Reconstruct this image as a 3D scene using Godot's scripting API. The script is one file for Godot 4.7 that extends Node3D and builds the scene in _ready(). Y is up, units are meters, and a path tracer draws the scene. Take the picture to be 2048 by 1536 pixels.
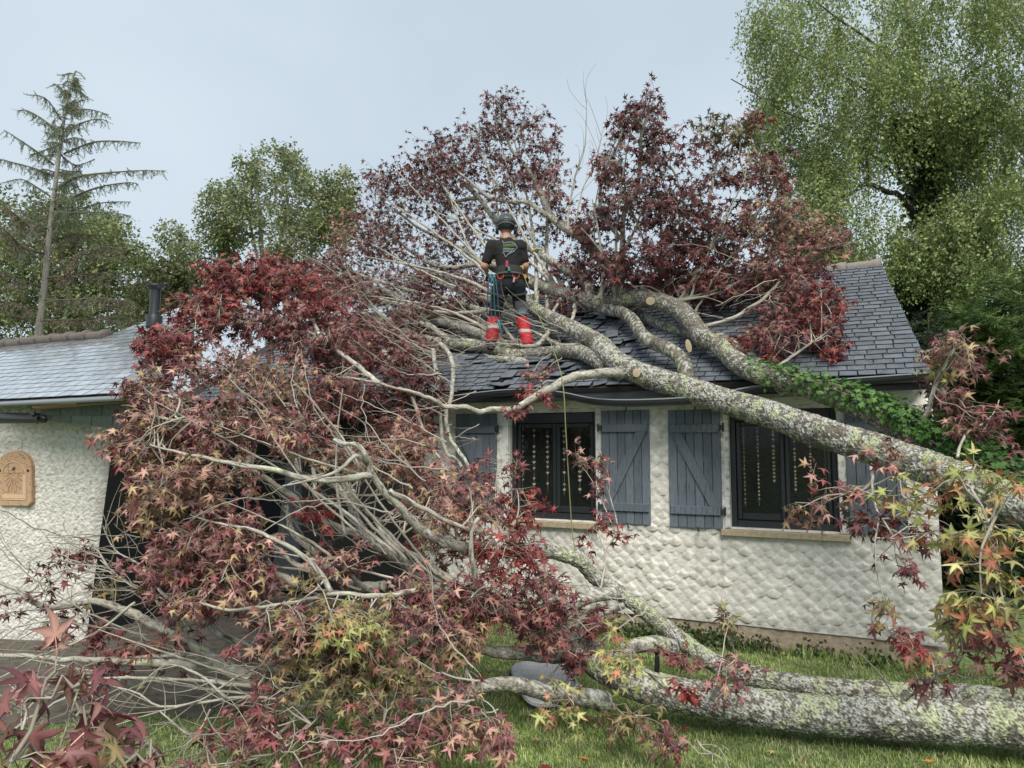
extends Node3D

const F := 1420.0
const EYE := 2.05
var rng := RandomNumberGenerator.new()
var eye_basis := Basis()
var eye_at := Vector3(0, EYE, 0)
var big_noise := FastNoiseLite.new()
var fine_noise := FastNoiseLite.new()
var spot_noise := FastNoiseLite.new()
var house_at := Vector3(3.949, 0, -6.658)
var house_turn := -deg_to_rad(25.6)
var house_frame := Transform3D()
var M := {}


class Shape:
	var v := PackedVector3Array()
	var c := PackedColorArray()
	var u := PackedVector2Array()
	var i := PackedInt32Array()

	func dot(p: Vector3, col := Color.WHITE, uv := Vector2.ZERO) -> int:
		v.push_back(p)
		c.push_back(col)
		u.push_back(uv)
		return v.size() - 1

	func face(a: int, b: int, d: int) -> void:  # counter-clockwise seen from outside
		i.push_back(a)
		i.push_back(d)
		i.push_back(b)

	func tri(a: Vector3, b: Vector3, d: Vector3, col := Color.WHITE) -> void:
		face(dot(a, col), dot(b, col), dot(d, col))

	func quad(a: Vector3, b: Vector3, d: Vector3, e: Vector3, col := Color.WHITE) -> void:
		var k := dot(a, col, Vector2(0, 1))
		dot(b, col, Vector2(1, 1))
		dot(d, col, Vector2(1, 0))
		dot(e, col, Vector2(0, 0))
		face(k, k + 1, k + 2)
		face(k, k + 2, k + 3)

	func box(t: Transform3D, s: Vector3, col := Color.WHITE, cut := 0.0) -> void:
		var h := s * 0.5
		var q := func(x, y, z): return t * Vector3(x, y, z)
		if cut <= 0.0:
			quad(q.call(-h.x, -h.y, h.z), q.call(h.x, -h.y, h.z), q.call(h.x, h.y, h.z), q.call(-h.x, h.y, h.z), col)
			quad(q.call(h.x, -h.y, -h.z), q.call(-h.x, -h.y, -h.z), q.call(-h.x, h.y, -h.z), q.call(h.x, h.y, -h.z), col)
			quad(q.call(h.x, -h.y, h.z), q.call(h.x, -h.y, -h.z), q.call(h.x, h.y, -h.z), q.call(h.x, h.y, h.z), col)
			quad(q.call(-h.x, -h.y, -h.z), q.call(-h.x, -h.y, h.z), q.call(-h.x, h.y, h.z), q.call(-h.x, h.y, -h.z), col)
			quad(q.call(-h.x, h.y, h.z), q.call(h.x, h.y, h.z), q.call(h.x, h.y, -h.z), q.call(-h.x, h.y, -h.z), col)
			quad(q.call(-h.x, -h.y, -h.z), q.call(h.x, -h.y, -h.z), q.call(h.x, -h.y, h.z), q.call(-h.x, -h.y, h.z), col)
			return
		# front face set in by the chamfer, sloping edges, then plain sides
		var a := cut
		var fz := h.z
		var bz := h.z - a
		var o := [Vector2(-h.x, -h.y), Vector2(h.x, -h.y), Vector2(h.x, h.y), Vector2(-h.x, h.y)]
		var n := [Vector2(-h.x + a, -h.y + a), Vector2(h.x - a, -h.y + a), Vector2(h.x - a, h.y - a), Vector2(-h.x + a, h.y - a)]
		quad(q.call(n[0].x, n[0].y, fz), q.call(n[1].x, n[1].y, fz), q.call(n[2].x, n[2].y, fz), q.call(n[3].x, n[3].y, fz), col)
		for k in 4:
			var m := (k + 1) % 4
			quad(q.call(o[k].x, o[k].y, bz), q.call(o[m].x, o[m].y, bz), q.call(n[m].x, n[m].y, fz), q.call(n[k].x, n[k].y, fz), col)
			quad(q.call(o[k].x, o[k].y, -h.z), q.call(o[m].x, o[m].y, -h.z), q.call(o[m].x, o[m].y, bz), q.call(o[k].x, o[k].y, bz), col)
		quad(q.call(h.x, -h.y, -h.z), q.call(-h.x, -h.y, -h.z), q.call(-h.x, h.y, -h.z), q.call(h.x, h.y, -h.z), col)

	# a round rod along points; radii and colours per point
	func rod(p: PackedVector3Array, r: PackedFloat32Array, sides: int, cols: PackedColorArray, capped := true) -> void:
		var n := p.size()
		if n < 2:
			return
		var t := (p[1] - p[0]).normalized()
		var a := t.cross(Vector3.UP if absf(t.y) < 0.9 else Vector3.RIGHT).normalized()
		var first := v.size()
		for k in n:
			if k > 0:
				t = (p[mini(k + 1, n - 1)] - p[k - 1]).normalized()
				a = (a - t * a.dot(t)).normalized()
			var b := t.cross(a)
			for s in sides:
				var w := TAU * s / sides
				dot(p[k] + (a * cos(w) + b * sin(w)) * r[k], cols[k])
		for k in n - 1:
			for s in sides:
				var s2 := (s + 1) % sides
				var q := first + k * sides
				face(q + s, q + s2, q + sides + s2)
				face(q + s, q + sides + s2, q + sides + s)
		if capped:
			for s in range(1, sides - 1):
				var q := first + (n - 1) * sides
				face(q, q + s, q + s + 1)
				face(first, first + s + 1, first + s)

	func mesh() -> ArrayMesh:
		var nn := PackedVector3Array()
		nn.resize(v.size())
		for k in range(0, i.size(), 3):
			var n := (v[i[k + 2]] - v[i[k]]).cross(v[i[k + 1]] - v[i[k]])
			nn[i[k]] += n
			nn[i[k + 1]] += n
			nn[i[k + 2]] += n
		for k in nn.size():
			nn[k] = nn[k].normalized() if nn[k].length_squared() > 0.0 else Vector3.UP
		var g := []
		g.resize(Mesh.ARRAY_MAX)
		g[Mesh.ARRAY_VERTEX] = v
		g[Mesh.ARRAY_NORMAL] = nn
		g[Mesh.ARRAY_COLOR] = c
		g[Mesh.ARRAY_TEX_UV] = u
		g[Mesh.ARRAY_INDEX] = i
		var m := ArrayMesh.new()
		m.add_surface_from_arrays(Mesh.PRIMITIVE_TRIANGLES, g)
		return m


# ---------------------------------------------------------------- helpers
func P(x: float, y: float, d: float) -> Vector3:  # a point of the photograph at a depth
	return eye_at + eye_basis * Vector3((x - 1024.0) / F * d, (768.0 - y) / F * d, -d)


func ray(x: float, y: float) -> Vector3:
	return eye_basis * Vector3((x - 1024.0) / F, (768.0 - y) / F, -1.0)


func on_plane(x: float, y: float, at: Vector3, n: Vector3) -> Vector3:
	var d := ray(x, y)
	return eye_at + d * ((at - eye_at).dot(n) / d.dot(n))


func seen_at(p: Vector3) -> Vector3:  # where a point lies in the view (pixels of the photograph) and its depth
	var q := eye_basis.inverse() * (p - eye_at)
	var d := -q.z
	return Vector3(1024.0 + q.x / maxf(d, 0.01) * F, 768.0 - q.y / maxf(d, 0.01) * F, d)


func in_view(p: Vector3, edge := 20.0) -> bool:
	var s := seen_at(p)
	return s.z > 0.3 and s.x > -edge and s.x < 2048 + edge and s.y > -edge and s.y < 1536 + edge


func thing(called: String, label: String, category: String, at := Vector3.ZERO, group := "") -> Node3D:
	var o := Node3D.new()
	o.name = numbered(called, self)
	add_child(o, true)
	o.position = at
	tag(o, label, category, group)
	return o


func tag(o: Node, label: String, category: String, group := "") -> void:
	o.set_meta("label", label)
	o.set_meta("category", category)
	if group:
		o.set_meta("group", group)


var counts := {}


func numbered(called: String, parent: Node) -> String:  # brick, brick_001, brick_002 ...
	var key := str(parent.get_instance_id()) + called
	counts[key] = counts.get(key, -1) + 1
	return called if counts[key] == 0 else "%s_%03d" % [called, counts[key]]


func put(called: String, what, mat: Material, parent: Node, stuff := false) -> MeshInstance3D:
	var o := MeshInstance3D.new()
	o.name = numbered(called, parent)
	o.mesh = what.mesh() if what is Shape else what
	o.material_override = mat
	parent.add_child(o, true)
	if stuff:
		o.set_meta("kind", "stuff")
	return o


func scatter(called: String, what: Mesh, mat: Material, parent: Node, xf: Array, cols: PackedColorArray) -> MultiMeshInstance3D:
	var mm := MultiMesh.new()
	mm.transform_format = MultiMesh.TRANSFORM_3D
	mm.use_colors = true
	mm.mesh = what
	mm.instance_count = xf.size()
	for k in xf.size():
		mm.set_instance_transform(k, xf[k])
		mm.set_instance_color(k, cols[k])
	var o := MultiMeshInstance3D.new()
	o.name = numbered(called, parent)
	o.multimesh = mm
	o.material_override = mat
	parent.add_child(o, true)
	o.set_meta("kind", "stuff")
	return o


func lin(r: float, g: float, b: float) -> Color:  # a real-world base colour for albedo_color
	return Color(r, g, b).linear_to_srgb()


func paint(r: float, g: float, b: float, rough := 0.8, vertex := false) -> StandardMaterial3D:
	var m := StandardMaterial3D.new()
	m.albedo_color = lin(r, g, b)
	m.roughness = rough
	m.vertex_color_use_as_albedo = vertex
	return m


func noise_tex(freq: float, size: int, ramp: Array, kind := FastNoiseLite.TYPE_SIMPLEX_SMOOTH, seed_ := 1, octaves := 4) -> NoiseTexture2D:
	var n := FastNoiseLite.new()
	n.noise_type = kind
	n.frequency = freq
	n.seed = seed_
	n.fractal_octaves = octaves
	var t := NoiseTexture2D.new()
	t.noise = n
	t.width = size
	t.height = size
	t.seamless = true
	if ramp.size():
		var g := Gradient.new()
		g.offsets = PackedFloat32Array(range(ramp.size()).map(func(k): return float(k) / (ramp.size() - 1)))
		g.colors = PackedColorArray(ramp)
		t.color_ramp = g
	return t


func grain(m: StandardMaterial3D, tex: Texture2D, scale: float, bump: Texture2D = null, depth := 0.3, world := true) -> StandardMaterial3D:
	m.albedo_texture = tex
	m.uv1_triplanar = true
	m.uv1_world_triplanar = world
	m.uv1_scale = Vector3(scale, scale, scale)
	if bump:
		m.heightmap_enabled = true
		m.heightmap_texture = bump
		m.heightmap_scale = depth
	return m


func grey(a: float) -> Color:
	return Color(a, a, a)


func pick(a: Array):
	return a[rng.randi() % a.size()]


func ball() -> Vector3:
	while true:
		var p := Vector3(rng.randf_range(-1, 1), rng.randf_range(-1, 1), rng.randf_range(-1, 1))
		if p.length_squared() <= 1.0:
			return p
	return Vector3.ZERO


func curve(pts: PackedVector3Array, step: float) -> PackedVector3Array:  # Catmull-Rom
	var out := PackedVector3Array()
	var n := pts.size()
	for k in n - 1:
		var a := pts[maxi(k - 1, 0)]
		var b := pts[k]
		var c := pts[k + 1]
		var d := pts[mini(k + 2, n - 1)]
		var cuts := maxi(1, int(ceil(b.distance_to(c) / step)))
		for s in cuts:
			var t := float(s) / cuts
			out.push_back(0.5 * (2.0 * b + (c - a) * t + (2.0 * a - 5.0 * b + 4.0 * c - d) * t * t + (3.0 * b - a - 3.0 * c + d) * t * t * t))
	out.push_back(pts[n - 1])
	return out


func flat_colors(n: int, col: Color) -> PackedColorArray:
	var a := PackedColorArray()
	a.resize(n)
	a.fill(col)
	return a


func simple_rod(s: Shape, pts: PackedVector3Array, r0: float, r1: float, sides: int, col := Color.WHITE) -> void:
	var r := PackedFloat32Array()
	for k in pts.size():
		r.push_back(lerpf(r0, r1, float(k) / maxf(1, pts.size() - 1)))
	s.rod(pts, r, sides, flat_colors(pts.size(), col))


func at_local(x: float, y: float, z: float) -> Transform3D:
	return Transform3D(Basis(), Vector3(x, y, z))


func block(called: String, mat: Material, parent: Node, lo: Vector3, hi: Vector3, cut := 0.0) -> MeshInstance3D:
	var s := Shape.new()
	s.box(at_local((lo.x + hi.x) / 2, (lo.y + hi.y) / 2, (lo.z + hi.z) / 2), hi - lo, Color.WHITE, cut)
	return put(called, s, mat, parent)


func _ready() -> void:
	rng.seed = 20240917
	# camera
	var cam := Camera3D.new()
	cam.name = "camera"
	eye_basis = Basis(Vector3.RIGHT, atan(122.0 / F))
	cam.transform = Transform3D(eye_basis, eye_at)
	cam.fov = rad_to_deg(2.0 * atan(768.0 / F))
	cam.near = 0.05
	cam.far = 400.0
	add_child(cam)
	cam.current = true
	# overcast sky
	var env := Environment.new()
	env.background_mode = Environment.BG_SKY
	env.sky = Sky.new()
	env.sky.sky_material = overcast()
	env.tonemap_mode = Environment.TONE_MAPPER_LINEAR
	env.tonemap_exposure = 2.6
	env.sdfgi_enabled = true
	env.ssao_enabled = true
	env.ssil_enabled = true
	var we := WorldEnvironment.new()
	we.name = "world_environment"
	we.environment = env
	add_child(we)
	# the sun behind thick cloud
	var sun := DirectionalLight3D.new()
	sun.name = "sun"
	sun.light_energy = 0.5
	sun.light_angular_distance = 35.0
	sun.light_color = Color(1.0, 0.97, 0.92)
	sun.shadow_enabled = true
	add_child(sun)
	sun.look_at_from_position(Vector3(0.4, 7.0, 6.0), Vector3.ZERO)

	big_noise.seed = 11
	big_noise.frequency = 1.2
	fine_noise.seed = 5
	fine_noise.frequency = 22.0
	fine_noise.fractal_octaves = 2
	spot_noise.seed = 8
	spot_noise.frequency = 6.0
	house_frame = Transform3D(Basis(Vector3.UP, house_turn), house_at)
	make_materials()
	build_ground()
	build_house()
	build_wing()
	build_far_trees()
	build_fallen_trees()
	build_ivy()
	build_person()
	build_small_things()


func overcast() -> PanoramaSkyMaterial:
	var n := FastNoiseLite.new()
	n.seed = 3
	n.frequency = 1.1
	n.fractal_octaves = 4
	var im := Image.create(512, 256, false, Image.FORMAT_RGB8)
	for y in 256:
		var up := PI * (0.5 - (y + 0.5) / 256.0)
		for x in 512:
			var w := TAU * x / 512.0
			var dir := Vector3(cos(up) * cos(w), sin(up) * 2.2, cos(up) * sin(w))
			var k := n.get_noise_3dv(dir) * 0.045
			var low := clampf(1.0 - sin(maxf(up, 0.0)) / 0.55, 0.0, 1.0)
			var col := Color(0.522 + k, 0.561 + k * 0.95, 0.595 + k * 0.85).lerp(Color(0.540 + k * 0.7, 0.580 + k * 0.65, 0.610 + k * 0.6), low)
			if up < 0.0:
				col = Color(0.42, 0.42, 0.38)
			im.set_pixel(x, y, col)
	var m := PanoramaSkyMaterial.new()
	m.panorama = ImageTexture.create_from_image(im)
	return m


func make_materials() -> void:
	var rough_tex := noise_tex(0.02, 512, [grey(0.72), grey(0.9), grey(1.0), grey(1.0)], FastNoiseLite.TYPE_SIMPLEX_SMOOTH, 2, 5)
	var bump := noise_tex(0.03, 512, [], FastNoiseLite.TYPE_SIMPLEX_SMOOTH, 4, 5)
	var speck := noise_tex(0.028, 512, [grey(0.40), grey(0.66), grey(0.92), grey(1.0), grey(1.0)], FastNoiseLite.TYPE_CELLULAR, 7, 3)
	M.render_white = grain(paint(0.83, 0.805, 0.74, 0.9, true), rough_tex, 0.9, bump, 0.5)
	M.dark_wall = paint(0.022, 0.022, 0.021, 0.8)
	M.rough_render = grain(paint(0.80, 0.78, 0.725, 0.95, true), rough_tex, 1.6, bump, 1.2)
	M.trim_white = grain(paint(0.78, 0.775, 0.74, 0.8), noise_tex(0.012, 256, [grey(0.55), grey(0.95), grey(1.0), grey(1.0)], FastNoiseLite.TYPE_SIMPLEX_SMOOTH, 9, 5), 2.5, bump, 0.25)
	M.plinth = grain(paint(0.44, 0.35, 0.26, 0.9), rough_tex, 1.3, bump, 0.5)
	M.sill = grain(paint(0.46, 0.38, 0.26, 0.85), rough_tex, 2.0, bump, 0.2)
	var wood := noise_tex(0.008, 512, [grey(0.62), grey(0.88), grey(1.0), grey(0.9), grey(1.0)], FastNoiseLite.TYPE_SIMPLEX_SMOOTH, 12, 5)
	M.shutter = []
	for k in 4:
		var t := 0.9 + 0.08 * k
		var m := grain(paint(0.135 * t, 0.162 * t, 0.198 * t, 0.6), wood, 1.0, wood, 0.25, false)
		m.uv1_scale = Vector3(9, 0.9, 9)
		m.uv1_offset = Vector3(0.37 * k, 0.21 * k, 0)
		M.shutter.append(m)
	M.iron = paint(0.03, 0.033, 0.038, 0.5)
	M.dark_frame = paint(0.022, 0.026, 0.031, 0.38)
	M.glass = StandardMaterial3D.new()
	M.glass.albedo_color = Color(0.5, 0.55, 0.55, 0.04)
	M.glass.transparency = BaseMaterial3D.TRANSPARENCY_ALPHA
	M.glass.roughness = 0.02
	M.glass.metallic_specular = 0.36
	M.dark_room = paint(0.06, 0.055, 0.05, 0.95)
	M.slate = []
	for k in 5:
		var t: float = [0.86, 0.94, 1.0, 1.06, 1.14][k]
		M.slate.append(grain(paint(0.150 * t, 0.170 * t, 0.198 * t, 0.40), noise_tex(0.015, 256, [grey(0.7), grey(0.95), grey(1.0)], FastNoiseLite.TYPE_SIMPLEX_SMOOTH, 20, 4) if k == 0 else M.slate[0].albedo_texture, 2.0, bump, 0.12))
	for m in M.slate:
		m.vertex_color_use_as_albedo = true
	M.slates = grain(paint(1, 1, 1, 0.5, true), M.slate[0].albedo_texture, 2.0, bump, 0.12)
	M.wing_slate = []
	for k in 4:
		var t: float = [0.85, 0.95, 1.05, 1.15][k]
		M.wing_slate.append(grain(paint(0.37 * t, 0.405 * t, 0.455 * t, 0.16), M.slate[0].albedo_texture, 2.0))
	for m in M.wing_slate:
		m.vertex_color_use_as_albedo = true
		m.clearcoat_enabled = true  # wet
		m.clearcoat = 1.0
		m.clearcoat_roughness = 0.08
	M.wing_slates = grain(paint(1, 1, 1, 0.14, true), M.slate[0].albedo_texture, 2.0)
	M.wing_slates.clearcoat_enabled = true
	M.wing_slates.clearcoat = 1.0
	M.wing_slates.clearcoat_roughness = 0.08
	M.deck = paint(0.025, 0.024, 0.022, 0.9)
	M.ridge = grain(paint(0.27, 0.24, 0.21, 0.85), rough_tex, 3.0, bump, 0.4)
	M.clay = grain(paint(0.155, 0.13, 0.115, 0.85), rough_tex, 3.0, bump, 0.4)
	M.zinc = paint(0.20, 0.22, 0.24, 0.45)
	M.gutter = paint(0.035, 0.04, 0.048, 0.42)
	M.timber = grain(paint(0.34, 0.22, 0.13, 0.8), wood, 1.5, wood, 0.2)
	M.siding = [grain(paint(0.15, 0.175, 0.178, 0.7), rough_tex, 2.0, bump, 0.2), grain(paint(0.20, 0.225, 0.226, 0.7), rough_tex, 2.0, bump, 0.2), grain(paint(0.12, 0.145, 0.15, 0.7), rough_tex, 2.0, bump, 0.2)]
	M.bark = grain(paint(1, 1, 1, 0.9, true), speck, 3.2, bump, 1.2)
	M.bark_pale = grain(paint(1, 1, 1, 0.88, true), noise_tex(0.03, 512, [grey(0.68), grey(0.92), grey(1.0), grey(1.0)], FastNoiseLite.TYPE_SIMPLEX_SMOOTH, 61, 5), 2.5, bump, 0.5)
	M.twig = paint(1, 1, 1, 0.85, true)
	M.cut = paint(0.62, 0.5, 0.33, 0.8)
	M.leaf = paint(1, 1, 1, 0.5, true)
	M.leaf.backlight_enabled = true
	M.leaf.backlight = Color(0.45, 0.45, 0.45)
	M.leaf.metallic_specular = 0.46
	M.green = paint(1, 1, 1, 0.55, true)
	M.green.backlight_enabled = true
	M.green.backlight = Color(0.85, 0.85, 0.85)
	M.grass_blade = paint(1, 1, 1, 0.6, true)
	M.grass_blade.backlight_enabled = true
	M.grass_blade.backlight = Color(0.5, 0.5, 0.5)
	M.lawn = grain(paint(1, 1, 1, 0.95), noise_tex(0.03, 512, [lin(0.065, 0.08, 0.03), lin(0.10, 0.14, 0.045), lin(0.14, 0.19, 0.065), lin(0.20, 0.22, 0.10)], FastNoiseLite.TYPE_SIMPLEX_SMOOTH, 33, 5), 0.8, bump, 2.0)
	M.path = grain(paint(1, 1, 1, 0.9), noise_tex(0.02, 512, [lin(0.05, 0.042, 0.034), lin(0.10, 0.088, 0.072), lin(0.14, 0.125, 0.105)], FastNoiseLite.TYPE_SIMPLEX_SMOOTH, 36, 5), 0.7, bump, 1.0)


func build_ground() -> void:
	var s := Shape.new()
	var n := 24
	for z in n + 1:
		for x in n + 1:
			s.dot(Vector3((x - n / 2.0) * 10.0, 0, (z - n / 2.0) * 10.0 - 20.0))
	for z in n:
		for x in n:
			var k := z * (n + 1) + x
			s.face(k, k + n + 1, k + n + 2)
			s.face(k, k + n + 2, k + 1)
	put("ground", s, M.lawn, self).set_meta("kind", "structure")
	# worn, bare path in front of the wing
	var edge := [[-160, 1400], [-160, 1490], [60, 1452], [190, 1448], [300, 1425], [420, 1440], [560, 1400], [640, 1360], [600, 1318], [480, 1282], [300, 1268], [100, 1266], [-160, 1270]]
	var flat := PackedVector2Array()
	for k in edge.size():
		var a: Array = edge[k]
		var b: Array = edge[(k + 1) % edge.size()]
		for t in 6:
			var w := on_plane(lerpf(a[0], b[0], t / 6.0), lerpf(a[1], b[1], t / 6.0), Vector3.ZERO, Vector3.UP)
			var j := big_noise.get_noise_2d(w.x * 3.0, w.z * 3.0) * 0.22
			flat.push_back(Vector2(w.x + j, w.z + j * 0.6))
	path_edge = flat
	var p := Shape.new()
	for q in flat:
		p.dot(Vector3(q.x, 0.004, q.y))
	var tris := Geometry2D.triangulate_polygon(flat)
	for k in range(0, tris.size(), 3):
		var a := flat[tris[k]]
		var b := flat[tris[k + 1]]
		var d := flat[tris[k + 2]]
		if (b - a).cross(d - a) < 0.0:
			p.face(tris[k], tris[k + 1], tris[k + 2])
		else:
			p.face(tris[k], tris[k + 2], tris[k + 1])
	put("path", p, M.path, self).set_meta("kind", "structure")
	# short mown grass
	var tufts := []
	for kind in 3:
		var t := Shape.new()
		for b in 9:
			var w := rng.randf() * TAU
			var o := Vector3(rng.randf_range(-0.035, 0.035), 0, rng.randf_range(-0.035, 0.035))
			var side := Vector3(cos(w), 0, sin(w)) * rng.randf_range(0.0016, 0.003)
			var lean := Vector3(cos(w + 1.4), 0, sin(w + 1.4)) * rng.randf_range(0.008, 0.04)
			var h := rng.randf_range(0.014, 0.040)
			var a := grey(rng.randf_range(0.7, 1.0))
			var k := t.dot(o - side, a)
			t.dot(o + side, a)
			t.dot(o + lean * 0.4 + side * 0.8 + Vector3(0, h * 0.6, 0), a)
			t.dot(o + lean * 0.4 - side * 0.8 + Vector3(0, h * 0.6, 0), a)
			t.dot(o + lean + Vector3(0, h, 0), a)
			t.face(k, k + 1, k + 2)
			t.face(k, k + 2, k + 3)
			t.face(k + 3, k + 2, k + 4)
		tufts.append(t.mesh())
	var lists := [[], [], []]
	var cols := [PackedColorArray(), PackedColorArray(), PackedColorArray()]
	var greens := [Color(0.24, 0.36, 0.09), Color(0.31, 0.42, 0.12), Color(0.39, 0.45, 0.17), Color(0.17, 0.27, 0.07), Color(0.48, 0.48, 0.26)]
	var made := 0
	while made < 52000:
		var z := -3.3 - 5.6 * pow(rng.randf(), 1.15)
		var x := rng.randf_range(-0.85, 0.85) * -z + rng.randf_range(-0.4, 0.4)
		var w := Vector3(x, 0, z)
		var h := house_frame.affine_inverse() * w
		made += 1
		if h.z < 0.0:
			continue
		if Geometry2D.is_point_in_polygon(Vector2(x, z), path_edge) and rng.randf() < 0.96:
			continue
		if h.x < -4.6 and rng.randf() < 0.75:
			continue
		var patch := big_noise.get_noise_2d(x * 1.3, z * 1.3)
		if patch < -0.25 and rng.randf() < 0.5:
			continue
		var k := rng.randi() % 3
		var sc := rng.randf_range(0.7, 1.3)
		if h.z < 0.14 and h.z > 0.02 and rng.randf() < 0.6:
			sc *= rng.randf_range(1.6, 3.6)
		lists[k].append(Transform3D(Basis(Vector3.UP, rng.randf() * TAU).scaled(Vector3(sc, sc, sc)), w))
		var g: Color = greens[rng.randi() % 5]
		cols[k].push_back(g * (1.0 + patch * 0.7 + rng.randf_range(-0.2, 0.2)))
	for k in 3:
		scatter("grass", tufts[k], M.grass_blade, self, lists[k], cols[k])


var path_edge := PackedVector2Array()


# ---------------------------------------------------------------- the house under the tree
func scallop(x: float, y: float) -> float:  # height of the fish-scale plaster at a place on the wall
	var w := 0.128
	var h := 0.066
	x += big_noise.get_noise_2d(x * 1.2, y * 1.2) * 0.03
	y += big_noise.get_noise_2d(x * 1.2 + 40.0, y * 1.2) * 0.02
	var row := int(floor(y / h))
	for k in range(2, -3, -1):
		var j := row + k
		var off := 0.0 if j % 2 == 0 else w * 0.5
		var i := roundf((x - off) / w)
		var cx := i * w + off
		var wob := fine_noise.get_noise_2d(i * 3.7 + 9.0, j * 5.3)
		var cy := j * h + wob * 0.016
		var r := 0.077 * (1.0 + 0.16 * wob)
		var dx := (x - cx) / r
		var dy := (y - cy) / r
		var q := dx * dx + dy * dy
		if q < 1.0:
			var lip := smoothstep(0.62, 0.92, q) * (1.0 if dy < 0.25 else 0.4)
			return 0.004 + 0.027 * (1.0 + 0.8 * wob) * sqrt(1.0 - q * 0.97) + 0.007 * lip * (0.5 + 1.2 * absf(wob)) - 0.010 * dy
	return 0.0


func plaster(parent: Node, x0: float, x1: float, y0: float, y1: float, holes: Array, cell: float, height: Callable, mat: Material, called := "wall") -> void:
	var s := Shape.new()
	var nx := int(round((x1 - x0) / cell))
	var ny := int(round((y1 - y0) / cell))
	var xs := []
	var ys := []
	for k in nx + 1:
		xs.append(lerpf(x0, x1, float(k) / nx))
	for k in ny + 1:
		ys.append(lerpf(y0, y1, float(k) / ny))
	for o in holes:  # bring grid lines onto the openings
		for e in [o[0], o[1]]:
			xs[clampi(int(round((e - x0) / (x1 - x0) * nx)), 0, nx)] = e
		for e in [o[2], o[3]]:
			ys[clampi(int(round((e - y0) / (y1 - y0) * ny)), 0, ny)] = e
	for b in ny + 1:
		for a in nx + 1:
			var x: float = xs[a]
			var y: float = ys[b]
			var z: Vector2 = height.call(x, y)
			for o in holes:
				var d := maxf(maxf(o[0] - x, x - o[1]), maxf(o[2] - y, y - o[3]))
				if d < 0.06:
					z.x *= smoothstep(0.0, 0.06, d)
			s.dot(Vector3(x, y, z.x), grey(z.y), Vector2(x, y))
	for b in ny:
		for a in nx:
			var mx: float = (xs[a] + xs[a + 1]) / 2
			var my: float = (ys[b] + ys[b + 1]) / 2
			var open := false
			for o in holes:
				open = open or (mx > o[0] and mx < o[1] and my > o[2] and my < o[3])
			if open:
				continue
			var k := b * (nx + 1) + a
			s.face(k, k + 1, k + nx + 2)
			s.face(k, k + nx + 2, k + nx + 1)
	put(called, s, mat, parent)


func make_shutter(house: Node, x0: float, x1: float, y0: float, y1: float, hinge_right: bool) -> void:
	var t := Node3D.new()
	t.name = numbered("shutter", house)
	house.add_child(t, true)
	t.position = Vector3((x0 + x1) / 2, y0, 0.03)
	var w := x1 - x0
	var h := y1 - y0
	var n := 6
	var bw := w / n
	for k in n:
		var s := Shape.new()
		s.box(at_local(-w / 2 + bw * (k + 0.5), h / 2 + rng.randf_range(-0.002, 0.002), 0.014), Vector3(bw - 0.004, h, 0.026 + rng.randf_range(-0.001, 0.002)), Color.WHITE, 0.005)
		put("board", s, M.shutter[rng.randi() % 4], t)
	var backing := Shape.new()
	backing.box(at_local(0, h / 2, 0.004), Vector3(w - 0.01, h - 0.01, 0.006))
	put("backing", backing, M.iron, t)
	var ly := h - 0.20
	var lo := 0.185
	var top := Shape.new()
	top.box(at_local(0, ly, 0.039), Vector3(w - 0.03, 0.09, 0.024), Color.WHITE, 0.005)
	var low := Shape.new()
	low.box(at_local(0, lo, 0.039), Vector3(w - 0.03, 0.09, 0.024), Color.WHITE, 0.005)
	for part in [top, low]:
		var o := put("ledger", part, M.shutter[rng.randi() % 4], t)
		o.rotation.z = rng.randf_range(-0.004, 0.004)
	var side := 1.0 if hinge_right else -1.0  # the brace stands on the hinge side
	var a := Vector2(side * (w / 2 - 0.065), lo + 0.045)
	var b := Vector2(-side * (w / 2 - 0.085), ly - 0.045)
	var br := Shape.new()
	var d := b - a
	var half := Vector2(0.05 * d.length() / absf(d.y), 0)
	var z0 := 0.028
	var z1 := 0.05
	var q := [a - half, a + half, b + half, b - half]
	br.quad(Vector3(q[0].x, q[0].y, z1), Vector3(q[1].x, q[1].y, z1), Vector3(q[2].x, q[2].y, z1), Vector3(q[3].x, q[3].y, z1))
	br.quad(Vector3(q[1].x, q[1].y, z0), Vector3(q[2].x, q[2].y, z0), Vector3(q[2].x, q[2].y, z1), Vector3(q[1].x, q[1].y, z1))
	br.quad(Vector3(q[3].x, q[3].y, z0), Vector3(q[0].x, q[0].y, z0), Vector3(q[0].x, q[0].y, z1), Vector3(q[3].x, q[3].y, z1))
	put("brace", br, M.shutter[1], t)
	for y in [ly + 0.01, lo]:
		var hg := Shape.new()
		hg.box(at_local(side * (w / 2 + 0.012), y, 0.045), Vector3(0.05, 0.05, 0.012), Color.WHITE, 0.004)
		simple_rod(hg, PackedVector3Array([Vector3(side * (w / 2 + 0.03), y - 0.045, 0.045), Vector3(side * (w / 2 + 0.03), y + 0.045, 0.045)]), 0.011, 0.011, 8)
		put("hinge", hg, M.iron, t)
	var stop := Shape.new()
	var pin := Shape.new()
	simple_rod(pin, PackedVector3Array([Vector3(0.02, h - 0.005, 0.035), Vector3(0.02, h + 0.035, 0.04)]), 0.009, 0.007, 6)
	put("bolt", pin, M.iron, t)
	simple_rod(stop, PackedVector3Array([Vector3(0.03, -0.03, 0.01), Vector3(0.03, -0.025, 0.06), Vector3(0.03, 0.02, 0.065)]), 0.008, 0.006, 6)
	put("catch", stop, M.iron, t)


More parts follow.
